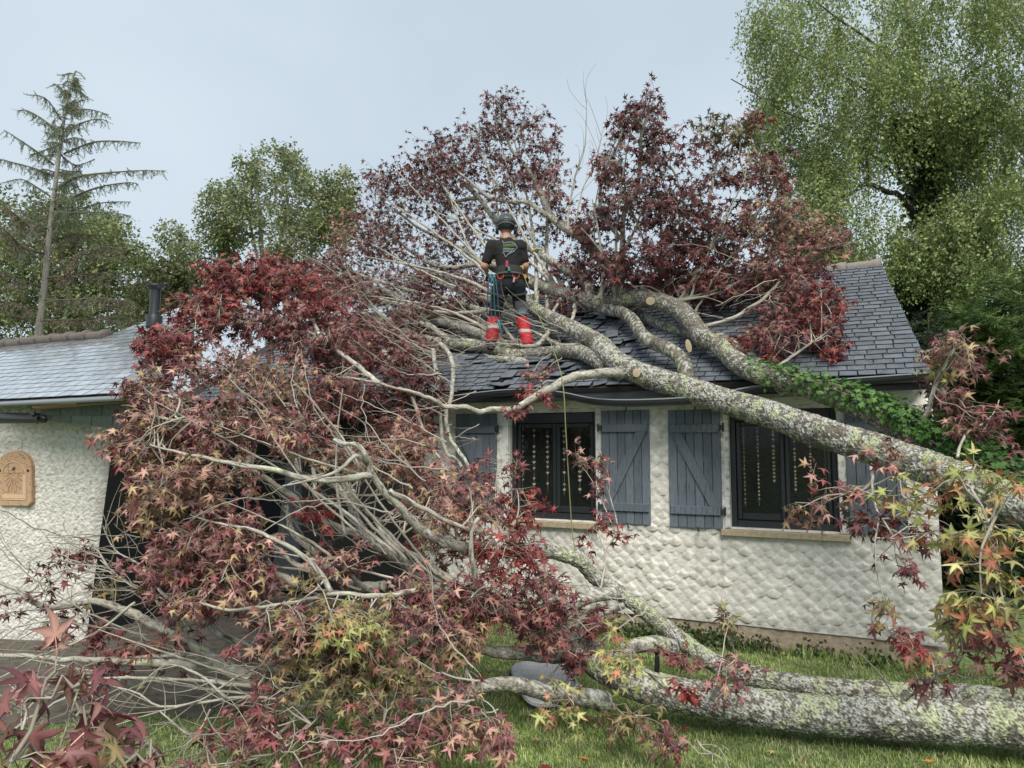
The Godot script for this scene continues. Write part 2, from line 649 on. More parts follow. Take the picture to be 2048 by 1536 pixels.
func make_window(house: Node, x0: float, x1: float, y0: float, y1: float) -> void:
	var w := x1 - x0
	var f := Shape.new()
	var z := -0.10
	var e := 0.055
	for r in [[x0, x0 + e, y0, y1], [x1 - e, x1, y0, y1], [x0 + e, x1 - e, y1 - 0.12, y1], [x0 + e, x1 - e, y0, y0 + 0.07]]:
		f.box(at_local((r[0] + r[1]) / 2, (r[2] + r[3]) / 2, z), Vector3(r[1] - r[0], r[3] - r[2], 0.07), Color.WHITE, 0.006)
	var win := put("window", f, M.dark_frame, house)
	var mid := (x0 + x1) / 2 + 0.02
	for k in 2:
		var a := x0 + e + 0.004 if k == 0 else mid + 0.002
		var b := mid - 0.002 if k == 0 else x1 - e - 0.004
		var s := Shape.new()
		var lo := y0 + 0.074
		var hi := y1 - 0.124
		for r in [[a, a + 0.045, lo, hi], [b - 0.045, b, lo, hi], [a + 0.045, b - 0.045, hi - 0.05, hi], [a + 0.045, b - 0.045, lo, lo + 0.075]]:
			s.box(at_local((r[0] + r[1]) / 2, (r[2] + r[3]) / 2, z - 0.012), Vector3(r[1] - r[0], r[3] - r[2], 0.05), Color.WHITE, 0.008)
		put("sash", s, M.dark_frame, win)
		var g := Shape.new()
		g.quad(Vector3(a + 0.04, lo + 0.07, z - 0.02), Vector3(b - 0.04, lo + 0.07, z - 0.02), Vector3(b - 0.04, hi - 0.045, z - 0.02), Vector3(a + 0.04, hi - 0.045, z - 0.02))
		put("pane", g, M.glass, win)


func slate_rows(parent: Node, deck: Transform3D, inside: Callable, x0: float, x1: float, length: float, row: float, width: float, mats: Array, joined: Material, tone: Color, broken: Callable, own: int, verge = null, proud := 3.2) -> void:
	# deck: x along the eave, y up the slope, z out of the roof
	var list := []
	var rows := int(length / row)
	for j in rows:
		var x := x0 - (0.5 if j % 2 else 0.0) * width
		while x < x1:
			var w := width * rng.randf_range(0.92, 1.08)
			if verge != null:
				var end: float = verge.call((j + 0.5) * row)
				if x + w > end - 0.05:
					w = end - x
					if w < 0.03:
						break
			var c := Vector3(x + w / 2, (j + 0.5) * row, 0)
			if inside.call(c):
				var hurt: float = broken.call(deck * c)
				if not (hurt > 0.0 and rng.randf() < hurt * 0.22):
					list.append([c, w, hurt])
			x += w
	var order := []
	for k in list.size():
		var p: Vector3 = deck * (list[k][0] as Vector3)
		order.append([(p - eye_at).length() + (0.0 if in_view(p, 0.0) else 100.0), k])
	order.sort()
	var bases := []
	for k in 4:
		var s := Shape.new()
		var h := row * 1.9
		var t := 0.007
		var y0 := -row * 0.5 - rng.randf_range(0.0, 0.006)
		var chip := rng.randf_range(0.002, 0.012)
		var x := width * 0.5 - 0.003
		# the lower edge stands proud by two thicknesses, the head dives under the next row
		var pts := [Vector3(-x, y0 + (chip if k % 2 else 0.0), t * proud), Vector3(x, y0 + (0.0 if k % 2 else chip), t * proud), Vector3(x, y0 + h, t * 0.6), Vector3(-x, y0 + h, t * 0.6)]
		var d := Vector3(0, 0, -t)
		var dark := grey(0.36)
		var in0 := Vector3(0.004, 0.006, 0)
		var in1 := Vector3(-0.004, 0.006, 0)
		s.quad(pts[0] + in0, pts[1] + in1, pts[2], pts[3])
		s.quad(pts[0], pts[1], pts[1] + in1, pts[0] + in0, dark)
		s.quad(pts[0] + d, pts[1] + d, pts[1], pts[0], dark)
		s.quad(pts[1] + d, pts[2] + d, pts[2], pts[1], dark)
		s.quad(pts[3] + d, pts[0] + d, pts[0], pts[3], dark)
		bases.append(s)
	var meshes := []
	for b in bases:
		meshes.append(b.mesh())
	var rest := Shape.new()
	var count := 0
	for o in order:
		var item: Array = list[o[1]]
		var kind := rng.randi() % 4
		var hurt: float = item[2]
		var turn := Basis.from_euler(Vector3(rng.randf_range(-0.006, 0.012), 0, rng.randf_range(-0.012, 0.012)))
		var at: Vector3 = item[0] + Vector3(0, rng.randf_range(-0.003, 0.003), 0)
		if hurt > 0.0 and rng.randf() < hurt:
			turn = Basis.from_euler(Vector3(rng.randf_range(-0.25, 0.1), rng.randf_range(-0.12, 0.12), rng.randf_range(-0.35, 0.35)))
			at += Vector3(rng.randf_range(-0.03, 0.03), rng.randf_range(-0.07, 0.02), rng.randf_range(0.0, 0.035))
		var t := Transform3D(turn.scaled_local(Vector3(item[1] / width, 1, 1)), at)
		if count < own:
			var m := put("slate", meshes[kind], mats[rng.randi() % mats.size()], parent)
			m.transform = deck * t
		else:
			var b: Shape = bases[kind]
			var first := rest.v.size()
			var col := tone * rng.randf_range(0.88, 1.12)
			for q in b.v.size():
				rest.dot(deck * (t * b.v[q]), Color(col.r, col.g, col.b) * b.c[q].r)
			for f in b.i:
				rest.i.push_back(f + first)
		count += 1
	if rest.v.size():
		put("slates", rest, joined, parent, true)


func build_house() -> void:
	var house := thing("house", "low cream house with scalloped plaster and blue-grey shutters under the fallen tree", "house", house_at)
	house.rotation.y = house_turn
	var wins := [[-4.41, -3.32, 1.19, 2.43], [-1.86, -0.83, 1.2, 2.42]]
	var flat := func(x: float, y: float) -> Vector2:
		var n := fine_noise.get_noise_2d(x * 1.5, y * 1.5) * 0.002
		var bulge := 0.03 * smoothstep(-0.25, 0.0, x) * smoothstep(1.2, 0.3, y)
		var calm := smoothstep(2.42, 2.5, y)
		var dirt := 0.94 + 0.06 * big_noise.get_noise_2d(x * 3, y * 3)
		var streak := maxf(0.0, fine_noise.get_noise_2d(x * 0.45, y * 0.025)) * smoothstep(0.35, 0.9, absf(big_noise.get_noise_2d(x * 2.2, 7.0)) + 0.35)
		dirt -= 0.28 * streak * smoothstep(1.25, 1.05, y) * smoothstep(0.35, 0.8, y)
		dirt -= 0.30 * smoothstep(0.46, 0.22, y + 0.10 * fine_noise.get_noise_2d(x * 0.3, y * 0.3)) * (0.6 + 0.6 * spot_noise.get_noise_2d(x, y))
		dirt -= 0.10 * maxf(0.0, spot_noise.get_noise_2d(x * 0.5 + 9.0, y * 0.5))
		return Vector2(scallop(x, y) * (1.0 - calm) + n + bulge, clampf(dirt, 0.4, 1.0))
	plaster(house, -5.6, 0.0, 0.225, 2.72, wins, 0.010, flat, M.render_white)
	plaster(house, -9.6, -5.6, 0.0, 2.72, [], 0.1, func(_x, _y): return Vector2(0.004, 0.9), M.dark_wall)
	block("plinth", M.plinth, house, Vector3(-5.6, -0.1, -0.2), Vector3(0.02, 0.222, 0.006), 0.004)
	block("wall", M.render_white, house, Vector3(-0.24, -0.1, -5.4), Vector3(-0.002, 2.7, -0.003))
	block("wall", M.render_white, house, Vector3(-9.6, -0.1, -5.64), Vector3(0.0, 2.7, -5.4))
	block("wall", M.render_white, house, Vector3(-9.84, -0.1, -5.64), Vector3(-9.6, 2.7, -0.003))
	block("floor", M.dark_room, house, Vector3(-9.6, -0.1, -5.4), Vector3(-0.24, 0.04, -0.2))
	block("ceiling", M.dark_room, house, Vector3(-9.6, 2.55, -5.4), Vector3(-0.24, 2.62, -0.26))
	# the thick wall around the openings, seen as reveals
	for w in wins:
		for r in [[w[0] - 0.2, w[0], w[2] - 0.2, w[3] + 0.2], [w[1], w[1] + 0.2, w[2] - 0.2, w[3] + 0.2], [w[0], w[1], w[3], w[3] + 0.2], [w[0], w[1], w[2] - 0.2, w[2]]]:
			block("reveal", M.trim_white, house, Vector3(r[0], r[2], -0.26), Vector3(r[1], r[3], -0.004))
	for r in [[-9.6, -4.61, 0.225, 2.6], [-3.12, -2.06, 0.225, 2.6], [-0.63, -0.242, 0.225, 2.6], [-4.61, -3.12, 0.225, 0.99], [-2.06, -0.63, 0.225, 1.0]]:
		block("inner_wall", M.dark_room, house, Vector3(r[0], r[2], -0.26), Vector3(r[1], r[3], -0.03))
	for p in [[-4.54, -4.412, 1.17, 2.47], [-3.318, -3.25, 1.17, 2.47], [-1.92, -1.862, 1.19, 2.46], [-0.828, -0.768, 1.19, 2.46]]:
		var o := block("window_jamb", M.trim_white, house, Vector3(p[0], p[2], -0.02), Vector3(p[1], p[3], 0.034), 0.006)
		o.rotation.z = rng.randf_range(-0.002, 0.002)
	block("lintel", M.trim_white, house, Vector3(-4.6, 2.472, -0.02), Vector3(-3.2, 2.56, 0.03), 0.006)
	block("lintel", M.trim_white, house, Vector3(-1.98, 2.462, -0.02), Vector3(-0.7, 2.54, 0.03), 0.006)
	block("window_sill", M.sill, house, Vector3(-4.48, 1.105, -0.12), Vector3(-3.29, 1.178, 0.09), 0.008)
	block("window_sill", M.sill, house, Vector3(-1.95, 1.118, -0.12), Vector3(-0.735, 1.186, 0.09), 0.008)
	for w in wins:
		make_window(house, w[0], w[1], w[2], w[3])
	make_shutter(house, -5.13, -4.56, 1.185, 2.435, true)
	make_shutter(house, -3.24, -2.69, 1.185, 2.435, false)
	make_shutter(house, -2.485, -1.935, 1.18, 2.425, true)
	make_shutter(house, -0.755, -0.25, 1.2, 2.42, false)
	# a blue-grey door in the shade of the link
	var dr := put("door", box_shape(Vector3(-8.5, 0.05, 0.01), Vector3(-7.6, 2.1, 0.06)), M.shutter[0], house)
	put("door_frame", box_shape(Vector3(-8.6, 0.05, 0.008), Vector3(-8.51, 2.2, 0.08)), M.dark_frame, dr)
	# roof
	var up := Vector3(0, 1.72, -2.98)
	var len := up.length()
	up = up / len
	var out := Vector3.RIGHT.cross(up)
	var deck := Transform3D(Basis(Vector3.RIGHT, up, out), Vector3(0, 2.68, 0.38))
	var d := Shape.new()
	var a := [Vector3(-9.9, 0, -0.012), Vector3(-0.03, 0, -0.012), Vector3(-0.28, len, -0.012), Vector3(-9.9, len, -0.012)]
	var q := []
	for p in a:
		q.append(deck * (p as Vector3))
	var th := out * -0.05
	d.quad(q[0], q[1], q[2], q[3])
	d.quad(q[1] + th, q[0] + th, q[3] + th, q[2] + th)
	d.quad(q[0] + th, q[1] + th, q[1], q[0])
	d.quad(q[1] + th, q[2] + th, q[2], q[1])
	put("roof_deck", d, M.deck, house)
	var back := Shape.new()
	back.quad(Vector3(-9.9, 2.68, -5.7), Vector3(-9.9, 4.385, -2.61), Vector3(-0.28, 4.385, -2.61), Vector3(-0.03, 2.68, -5.7))
	back.tri(Vector3(-0.12, 2.7, -0.003), Vector3(-0.12, 2.7, -5.6), Vector3(-0.26, 4.36, -2.6))
	put("roof_back", back, M.deck, house)
	var roof := Node3D.new()
	roof.name = "roof"
	house.add_child(roof)
	var broke := func(p: Vector3) -> float:
		var s := seen_at(house_frame * p)
		var k := 0.0
		for e in [[1215, 665, 75, 75], [1100, 720, 110, 50], [1250, 690, 60, 40], [1180, 755, 80, 20], [980, 740, 80, 40]]:
			k = maxf(k, 1.0 - Vector2((s.x - e[0]) / e[2], (s.y - e[1]) / e[3]).length())
		return clampf(k * 0.7, 0.0, 0.3)
	house_deck = house_frame * deck
	slate_rows(roof, deck, func(_c): return true, -9.4, 0.1, len, 0.118, 0.165, M.slate, M.slates, Color(0.150, 0.170, 0.198), broke, 300, func(y): return -0.025 - 0.25 * y / len)
	var rx := -0.28
	while rx > -7.6:
		var t := Shape.new()
		var pts := PackedVector3Array()
		var rad := PackedFloat32Array()
		for k in 8:
			var f := k / 7.0
			pts.push_back(Vector3(rx - f * 0.43, 4.385 + 0.008 * sin(f * 3), -2.6))
			rad.push_back(0.098 if f < 0.2 else (0.082 - 0.006 * f))
		t.rod(pts, rad, 12, flat_colors(8, Color.WHITE))
		put("ridge_tile", t, M.ridge, house).position.y = rng.randf_range(-0.006, 0.006)
		rx -= 0.405
	# bent gutter, fascia and soffit
	block("fascia", M.gutter, house, Vector3(-9.6, 2.55, 0.3), Vector3(-0.04, 2.665, 0.33))
	block("soffit", M.render_white, house, Vector3(-9.6, 2.585, 0.022), Vector3(-0.06, 2.605, 0.3))
	var path := curve(PackedVector3Array([Vector3(-0.02, 2.67, 0.44), Vector3(-0.9, 2.635, 0.44), Vector3(-1.55, 2.60, 0.45), Vector3(-1.9, 2.53, 0.48), Vector3(-2.5, 2.50, 0.5), Vector3(-3.1, 2.52, 0.5), Vector3(-3.6, 2.62, 0.46), Vector3(-4.2, 2.66, 0.44), Vector3(-5.0, 2.60, 0.44), Vector3(-5.6, 2.52, 0.44)]), 0.12)
	var g := Shape.new()
	var prof := []
	for k in 9:
		var w := PI + PI * k / 8.0
		prof.append(Vector2(cos(w), sin(w)) * 0.062)
	for k in range(8, -1, -1):
		var w := PI + PI * k / 8.0
		prof.append(Vector2(cos(w), sin(w)) * 0.055)
	for k in path.size():
		for p in prof:
			g.dot(path[k] + Vector3(0, p.y + 0.01, p.x))
	var m := prof.size()
	for k in path.size() - 1:
		for j in m:
			var j2 := (j + 1) % m
			g.face(k * m + j, k * m + j2, (k + 1) * m + j2)
			g.face(k * m + j, (k + 1) * m + j2, (k + 1) * m + j)
	var gt := put("gutter", g, M.gutter, house)
	var rim := Shape.new()
	var rp := PackedVector3Array()
	for p in path:
		rp.push_back(p + Vector3(0, 0.014, 0.062))
	simple_rod(rim, rp, 0.009, 0.009, 6)
	put("gutter_rim", rim, M.zinc, gt)


var house_deck := Transform3D()


func box_shape(lo: Vector3, hi: Vector3, cut := 0.0) -> Shape:
	var s := Shape.new()
	s.box(at_local((lo.x + hi.x) / 2, (lo.y + hi.y) / 2, (lo.z + hi.z) / 2), hi - lo, Color.WHITE, cut)
	return s


# ---------------------------------------------------------------- the wing at the left
func build_wing() -> void:
	var wing := thing("cottage_wing", "rough cream rendered wing with pale slate roof, brown ridge tiles and black flue", "building", house_at)
	wing.rotation.y = house_turn
	var inv := house_frame.affine_inverse()
	# battered rough wall
	var bl := inv * P(-90, 1290, 7.6)
	var br := inv * P(165, 1302, 7.4)
	var tl := inv * P(-90, 800, 7.62)
	var tr := inv * P(233, 790, 7.43)
	bl.y = -0.05
	br.y = -0.05
	var nrm := (br - bl).cross(tl - bl).normalized()
	var s := Shape.new()
	var nx := 130
	var ny := 200
	for b in ny + 1:
		for a in nx + 1:
			var u := float(a) / nx
			var v := float(b) / ny
			var p := bl.lerp(br, u).lerp(tl.lerp(tr, u), v)
			var n := absf(fine_noise.get_noise_3dv(p * 0.8)) * 0.012 + absf(spot_noise.get_noise_3dv(p * 1.6 + Vector3(5, 2, 1))) * 0.010 + fine_noise.get_noise_3dv(p * 2.0) * 0.005 + big_noise.get_noise_3dv(p * 1.5) * 0.025
			n -= 0.05 * pow(maxf(0.0, u - 0.94) / 0.06, 2.0)
			s.dot(p + nrm * n, grey(0.93 + 0.07 * big_noise.get_noise_3dv(p * 4.0)), Vector2(u, v))
	for b in ny:
		for a in nx:
			var k := b * (nx + 1) + a
			s.face(k, k + 1, k + nx + 2)
			s.face(k, k + nx + 2, k + nx + 1)
	put("wall", s, M.rough_render, wing)
	# its thickness and the dark return beside the porch
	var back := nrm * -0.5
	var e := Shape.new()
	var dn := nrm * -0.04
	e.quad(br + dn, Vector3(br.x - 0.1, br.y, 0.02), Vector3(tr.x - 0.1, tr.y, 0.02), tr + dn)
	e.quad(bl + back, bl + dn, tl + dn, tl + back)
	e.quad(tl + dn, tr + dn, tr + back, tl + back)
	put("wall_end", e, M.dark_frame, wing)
	block("porch_step", M.path, wing, Vector3(br.x - 0.05, -0.05, 0.3), Vector3(-5.9, 0.07, 2.6))
	# roof plane
	var up := Vector3(0, 0.5, -0.866).normalized()
	var out := Vector3.RIGHT.cross(up)
	var o := Vector3(0, 2.515, 3.40)
	var wn := house_frame.basis * out
	var wo := house_frame * o
	var deck := Transform3D(Basis(Vector3.RIGHT, up, out), o)
	var outline := PackedVector2Array()
	for p in [[-200, 812], [0, 801], [150, 795], [268, 787], [330, 762], [372, 690], [380, 640], [370, 618], [345, 622], [300, 642], [250, 662], [208, 677], [100, 685], [0, 693], [-200, 708]]:
		var l := deck.affine_inverse() * (inv * on_plane(p[0], p[1], wo, wn))
		outline.push_back(Vector2(l.x, l.y))
	var d := Shape.new()
	for p in outline:
		d.dot(deck * Vector3(p.x, p.y, -0.012))
	for p in outline:
		d.dot(deck * Vector3(p.x, p.y, -0.07))
	var n := outline.size()
	var tris := Geometry2D.triangulate_polygon(outline)
	for k in range(0, tris.size(), 3):
		var a := tris[k]
		var b := tris[k + 1]
		var c := tris[k + 2]
		if (outline[b] - outline[a]).cross(outline[c] - outline[a]) < 0.0:
			var t := b
			b = c
			c = t
		d.face(a, b, c)
		d.face(a + n, c + n, b + n)
	for k in n:
		var m := (k + 1) % n
		d.face(k + n, m + n, m)
		d.face(k + n, m, k)
	put("roof_deck", d, M.deck, wing)
	var lo := Vector2(1e9, 1e9)
	var hi := Vector2(-1e9, -1e9)
	for p in outline:
		lo = Vector2(minf(lo.x, p.x), minf(lo.y, p.y))
		hi = Vector2(maxf(hi.x, p.x), maxf(hi.y, p.y))
	var roof := Node3D.new()
	roof.name = "roof"
	wing.add_child(roof)
	slate_rows(roof, deck, func(c): return Geometry2D.is_point_in_polygon(Vector2(c.x, c.y), outline), lo.x, hi.x, hi.y, 0.125, 0.2, M.wing_slate, M.wing_slates, Color(0.37, 0.405, 0.455), func(_p): return 0.0, 300, null, 1.7)
	# ridge tiles along the top
	var ra := inv * on_plane(-120, 703, wo, wn)
	var rb := inv * on_plane(212, 674, wo, wn)
	var count := int(ra.distance_to(rb) / 0.36)
	for k in count:
		var t := Shape.new()
		var pts := PackedVector3Array()
		var rad := PackedFloat32Array()
		for j in 7:
			var f := j / 6.0
			pts.push_back(ra.lerp(rb, (k + f * 1.06) / count) + Vector3(0, 0.02, 0))
			rad.push_back(0.07 + 0.02 * smoothstep(0.62, 0.9, f))
		t.rod(pts, rad, 12, flat_colors(7, Color.WHITE))
		put("ridge_tile", t, M.clay, wing).position.y = rng.randf_range(-0.008, 0.008)
	# zinc edge, batten and hung slates
	var ea := inv * on_plane(-160, 812, wo, wn)
	var eb := inv * on_plane(270, 789, wo, wn)
	var edge := Shape.new()
	simple_rod(edge, PackedVector3Array([ea + Vector3(0, -0.03, 0.03), eb + Vector3(0, -0.03, 0.03)]), 0.028, 0.024, 8)
	put("gutter", edge, M.zinc, wing)
	var bat := Shape.new()
	simple_rod(bat, PackedVector3Array([inv * P(70, 814, 7.0), inv * P(272, 797, 6.6)]), 0.03, 0.03, 4)
	put("batten", bat, M.timber, wing)
	var beam := Shape.new()
	simple_rod(beam, PackedVector3Array([inv * P(-60, 836, 7.3), inv * P(92, 836, 7.15)]), 0.06, 0.05, 4)
	put("beam", beam, M.gutter, wing)
	var bracket := Shape.new()
	simple_rod(bracket, PackedVector3Array([inv * P(68, 828, 7.0), inv * P(76, 842, 7.3)]), 0.035, 0.035, 4)
	put("bracket", bracket, M.gutter, wing)
	var c := [inv * P(84, 818, 7.12), inv * P(274, 800, 6.8), inv * P(268, 860, 6.9), inv * P(84, 838, 7.2)]
	var out_n: Vector3 = ((c[1] as Vector3) - c[0]).cross((c[3] as Vector3) - c[0]).normalized() * -1.0
	for r in 2:
		for k in 5:
			var u0 := clampf((k - 0.5 * r) / 4.5, 0.0, 1.0)
			var u1 := clampf((k + 1 - 0.5 * r) / 4.5, 0.0, 1.0) - 0.006
			if u1 - u0 < 0.03:
				continue
			var v0 := r * 0.5 - (0.0 if r == 0 else 0.03)
			var v1 := r * 0.5 + 0.5
			var f := func(u: float, v: float) -> Vector3: return c[0].lerp(c[1], u).lerp(c[3].lerp(c[2], u), v)
			var lift: Vector3 = out_n * (0.02 - 0.008 * r)
			var sl := Shape.new()
			var q := [f.call(u0, v1), f.call(u1, v1), f.call(u1, v0), f.call(u0, v0)]
			sl.quad(q[0] + lift, q[1] + lift, q[2] + lift * 0.7, q[3] + lift * 0.7)
			sl.quad(q[0] - lift, q[1] - lift, q[1] + lift, q[0] + lift)
			sl.quad(q[1] - lift, q[2] - lift, q[2] + lift * 0.7, q[1] + lift)
			sl.quad(q[3] - lift, q[0] - lift, q[0] + lift, q[3] + lift * 0.7)
			put("hung_slate", sl, M.siding[rng.randi() % 3], wing)
	# black flue with a cowl
	var fb := inv * on_plane(308, 652, wo, wn)
	var px := (house_frame * fb).distance_to(eye_at) / F
	var fl := Shape.new()
	var prof := [[-0.2, 0.115], [0.0, 0.115], [0.2, 0.115], [0.24, 0.075], [0.75, 0.075], [0.75, 0.085], [0.78, 0.085], [0.80, 0.13], [0.84, 0.135], [0.85, 0.05]]
	var pts := PackedVector3Array()
	var rad := PackedFloat32Array()
	for p in prof:
		pts.push_back(fb + Vector3(0, p[0] * px * 88.0, 0))
		rad.push_back(p[1] * px * 118.0)
	fl.rod(pts, rad, 20, flat_colors(prof.size(), Color.WHITE))
	put("chimney_flue", fl, M.dark_frame, wing)
	# sundial plaque hung on the wall
	var up_axis := (tl - bl).normalized()
	var right := (br - bl).normalized()
	var su := thing("sundial_plaque", "arched terracotta sundial plaque with incised lines, hung on the rough white wall", "plaque")
	var right_w := (house_frame.basis * right).normalized()
	var n_w := (house_frame.basis * nrm).normalized()
	var up_w := n_w.cross(right_w).normalized()
	var mid := on_plane(35, 958, house_frame * ((bl + br + tl + tr) / 4.0), n_w) + n_w * 0.045
	su.transform = Transform3D(Basis(right_w * 1.1, up_w * 1.06, n_w), mid)
	plaque_parts(su)


func arch(w: float, low: float, high: float, n := 14, corner := 0.04) -> PackedVector2Array:
	var a := PackedVector2Array([Vector2(-w + corner, low), Vector2(w - corner, low), Vector2(w, low + corner)])
	for k in n + 1:
		var t := PI * k / n
		a.push_back(Vector2(w * cos(t), high - w + w * sin(t)))
	a.push_back(Vector2(-w, low + corner))
	return a


func slab(s: Shape, edge: PackedVector2Array, z0: float, z1: float, inset := 0.008) -> void:
	var n := edge.size()
	var mid := Vector2.ZERO
	for p in edge:
		mid += p / n
	var first := s.v.size()
	for p in edge:
		var q := p.lerp(mid, inset / maxf(0.01, p.distance_to(mid)))
		s.dot(Vector3(q.x, q.y, z1))
	s.dot(Vector3(mid.x, mid.y, z1))
	for k in n:
		s.face(first + k, first + (k + 1) % n, first + n)
	for k in n:
		var a := edge[k]
		var b := edge[(k + 1) % n]
		var c := a.lerp(mid, inset / maxf(0.01, a.distance_to(mid)))
		var d := b.lerp(mid, inset / maxf(0.01, b.distance_to(mid)))
		s.quad(Vector3(a.x, a.y, z0), Vector3(b.x, b.y, z0), Vector3(b.x, b.y, z1 - inset), Vector3(a.x, a.y, z1 - inset))
		s.quad(Vector3(a.x, a.y, z1 - inset), Vector3(b.x, b.y, z1 - inset), Vector3(d.x, d.y, z1), Vector3(c.x, c.y, z1))


func plaque_parts(su: Node3D) -> void:
	var clay := grain(paint(0.52, 0.34, 0.215, 0.85), noise_tex(0.02, 256, [grey(0.7), grey(1.0), grey(0.9)], FastNoiseLite.TYPE_SIMPLEX_SMOOTH, 41, 5), 4.0, null, 0.0, false)
	var pale := paint(0.60, 0.43, 0.28, 0.9)
	var dark := paint(0.30, 0.17, 0.09, 0.9)
	var s := Shape.new()
	slab(s, arch(0.185, -0.265, 0.285), -0.06, 0.0)
	put("tablet", s, clay, su)
	var rim := Shape.new()
	var edge := arch(0.125, -0.2, 0.175, 14, 0.005)
	var loop := PackedVector3Array()
	for p in edge:
		loop.push_back(Vector3(p.x, p.y, 0.002))
	loop.push_back(loop[0])
	simple_rod(rim, loop, 0.0045, 0.0045, 5)
	put("rim", rim, pale, su)
	var rays := Shape.new()
	for k in 11:
		var w := PI + PI * (k + 0.5) / 11.0
		var a := Vector3(0, 0.06, 0.001)
		var b := a + Vector3(cos(w) * 0.11, sin(w) * 0.2, 0)
		b.y = maxf(b.y, -0.13)
		simple_rod(rays, PackedVector3Array([a + (b - a) * 0.3, b]), 0.0022, 0.0022, 4)
	simple_rod(rays, PackedVector3Array([Vector3(-0.12, 0.065, 0.001), Vector3(0.12, 0.065, 0.001)]), 0.0025, 0.0025, 4)
	put("hour_line", rays, dark, su)
	var band := Shape.new()
	band.box(at_local(0.0, -0.17, 0.0), Vector3(0.25, 0.04, 0.006), Color.WHITE, 0.002)
	band.box(at_local(0.108, -0.05, 0.0), Vector3(0.03, 0.19, 0.006), Color.WHITE, 0.002)
	put("numeral_band", band, pale, su)
	var sun := Shape.new()
	for k in 5:
		var w := TAU * k / 5.0 + 0.3
		simple_rod(sun, PackedVector3Array([Vector3(0, 0.11, 0.004), Vector3(cos(w) * 0.022, 0.11 + sin(w) * 0.022, 0.004)]), 0.006, 0.001, 5)
	simple_rod(sun, PackedVector3Array([Vector3(0, 0.11, 0.0), Vector3(0.012, 0.09, 0.05)]), 0.004, 0.003, 6)
	put("gnomon", sun, M.iron, su)
	for x in [-0.15, 0.15]:
		var b := Shape.new()
		simple_rod(b, PackedVector3Array([Vector3(x, 0.09, -0.01), Vector3(x, 0.09, 0.003)]), 0.014, 0.014, 10)
		put("fixing_hole", b, M.iron, su)


# ---------------------------------------------------------------- the fallen sweetgum
class Wood:
	var root: Node3D
	var points := PackedVector3Array()
	var twigs: Shape
	var leaf_at := []
	var leaf_col := PackedColorArray()


var roof_tree := Wood.new()
var lawn_tree := Wood.new()
const LEAF := {
	"purple": [[0.075, 0.02, 0.025], [0.105, 0.027, 0.031], [0.058, 0.019, 0.023], [0.135, 0.035, 0.036], [0.12, 0.058, 0.048], [0.09, 0.03, 0.034]],
	"plum": [[0.115, 0.034, 0.042], [0.155, 0.048, 0.054], [0.085, 0.028, 0.035], [0.2, 0.085, 0.078], [0.17, 0.095, 0.075]],
	"crimson": [[0.13, 0.022, 0.028], [0.175, 0.028, 0.03], [0.095, 0.02, 0.026], [0.22, 0.045, 0.04], [0.18, 0.075, 0.06]],
	"rose": [[0.16, 0.066, 0.068], [0.25, 0.135, 0.125], [0.115, 0.043, 0.05], [0.22, 0.14, 0.095], [0.31, 0.18, 0.165], [0.14, 0.036, 0.042], [0.085, 0.03, 0.038], [0.19, 0.082, 0.09], [0.13, 0.055, 0.062], [0.34, 0.21, 0.18], [0.26, 0.20, 0.11]],
	"bronze": [[0.17, 0.1, 0.072], [0.22, 0.15, 0.098], [0.13, 0.062, 0.055], [0.25, 0.19, 0.1], [0.15, 0.048, 0.046], [0.22, 0.125, 0.11], [0.1, 0.038, 0.044], [0.26, 0.15, 0.13], [0.15, 0.07, 0.07], [0.28, 0.22, 0.12], [0.32, 0.215, 0.16]],
	"lime": [[0.236, 0.245, 0.092], [0.188, 0.214, 0.074], [0.285, 0.276, 0.123], [0.251, 0.184, 0.081], [0.158, 0.175, 0.065], [0.283, 0.115, 0.071]],
	"gold": [[0.27, 0.265, 0.105], [0.24, 0.24, 0.08], [0.3, 0.18, 0.085], [0.19, 0.21, 0.065], [0.31, 0.3, 0.14], [0.25, 0.095, 0.06]],
	"olive": [[0.127, 0.119, 0.055], [0.167, 0.163, 0.073], [0.097, 0.076, 0.042], [0.193, 0.143, 0.074], [0.123, 0.056, 0.043]],
}


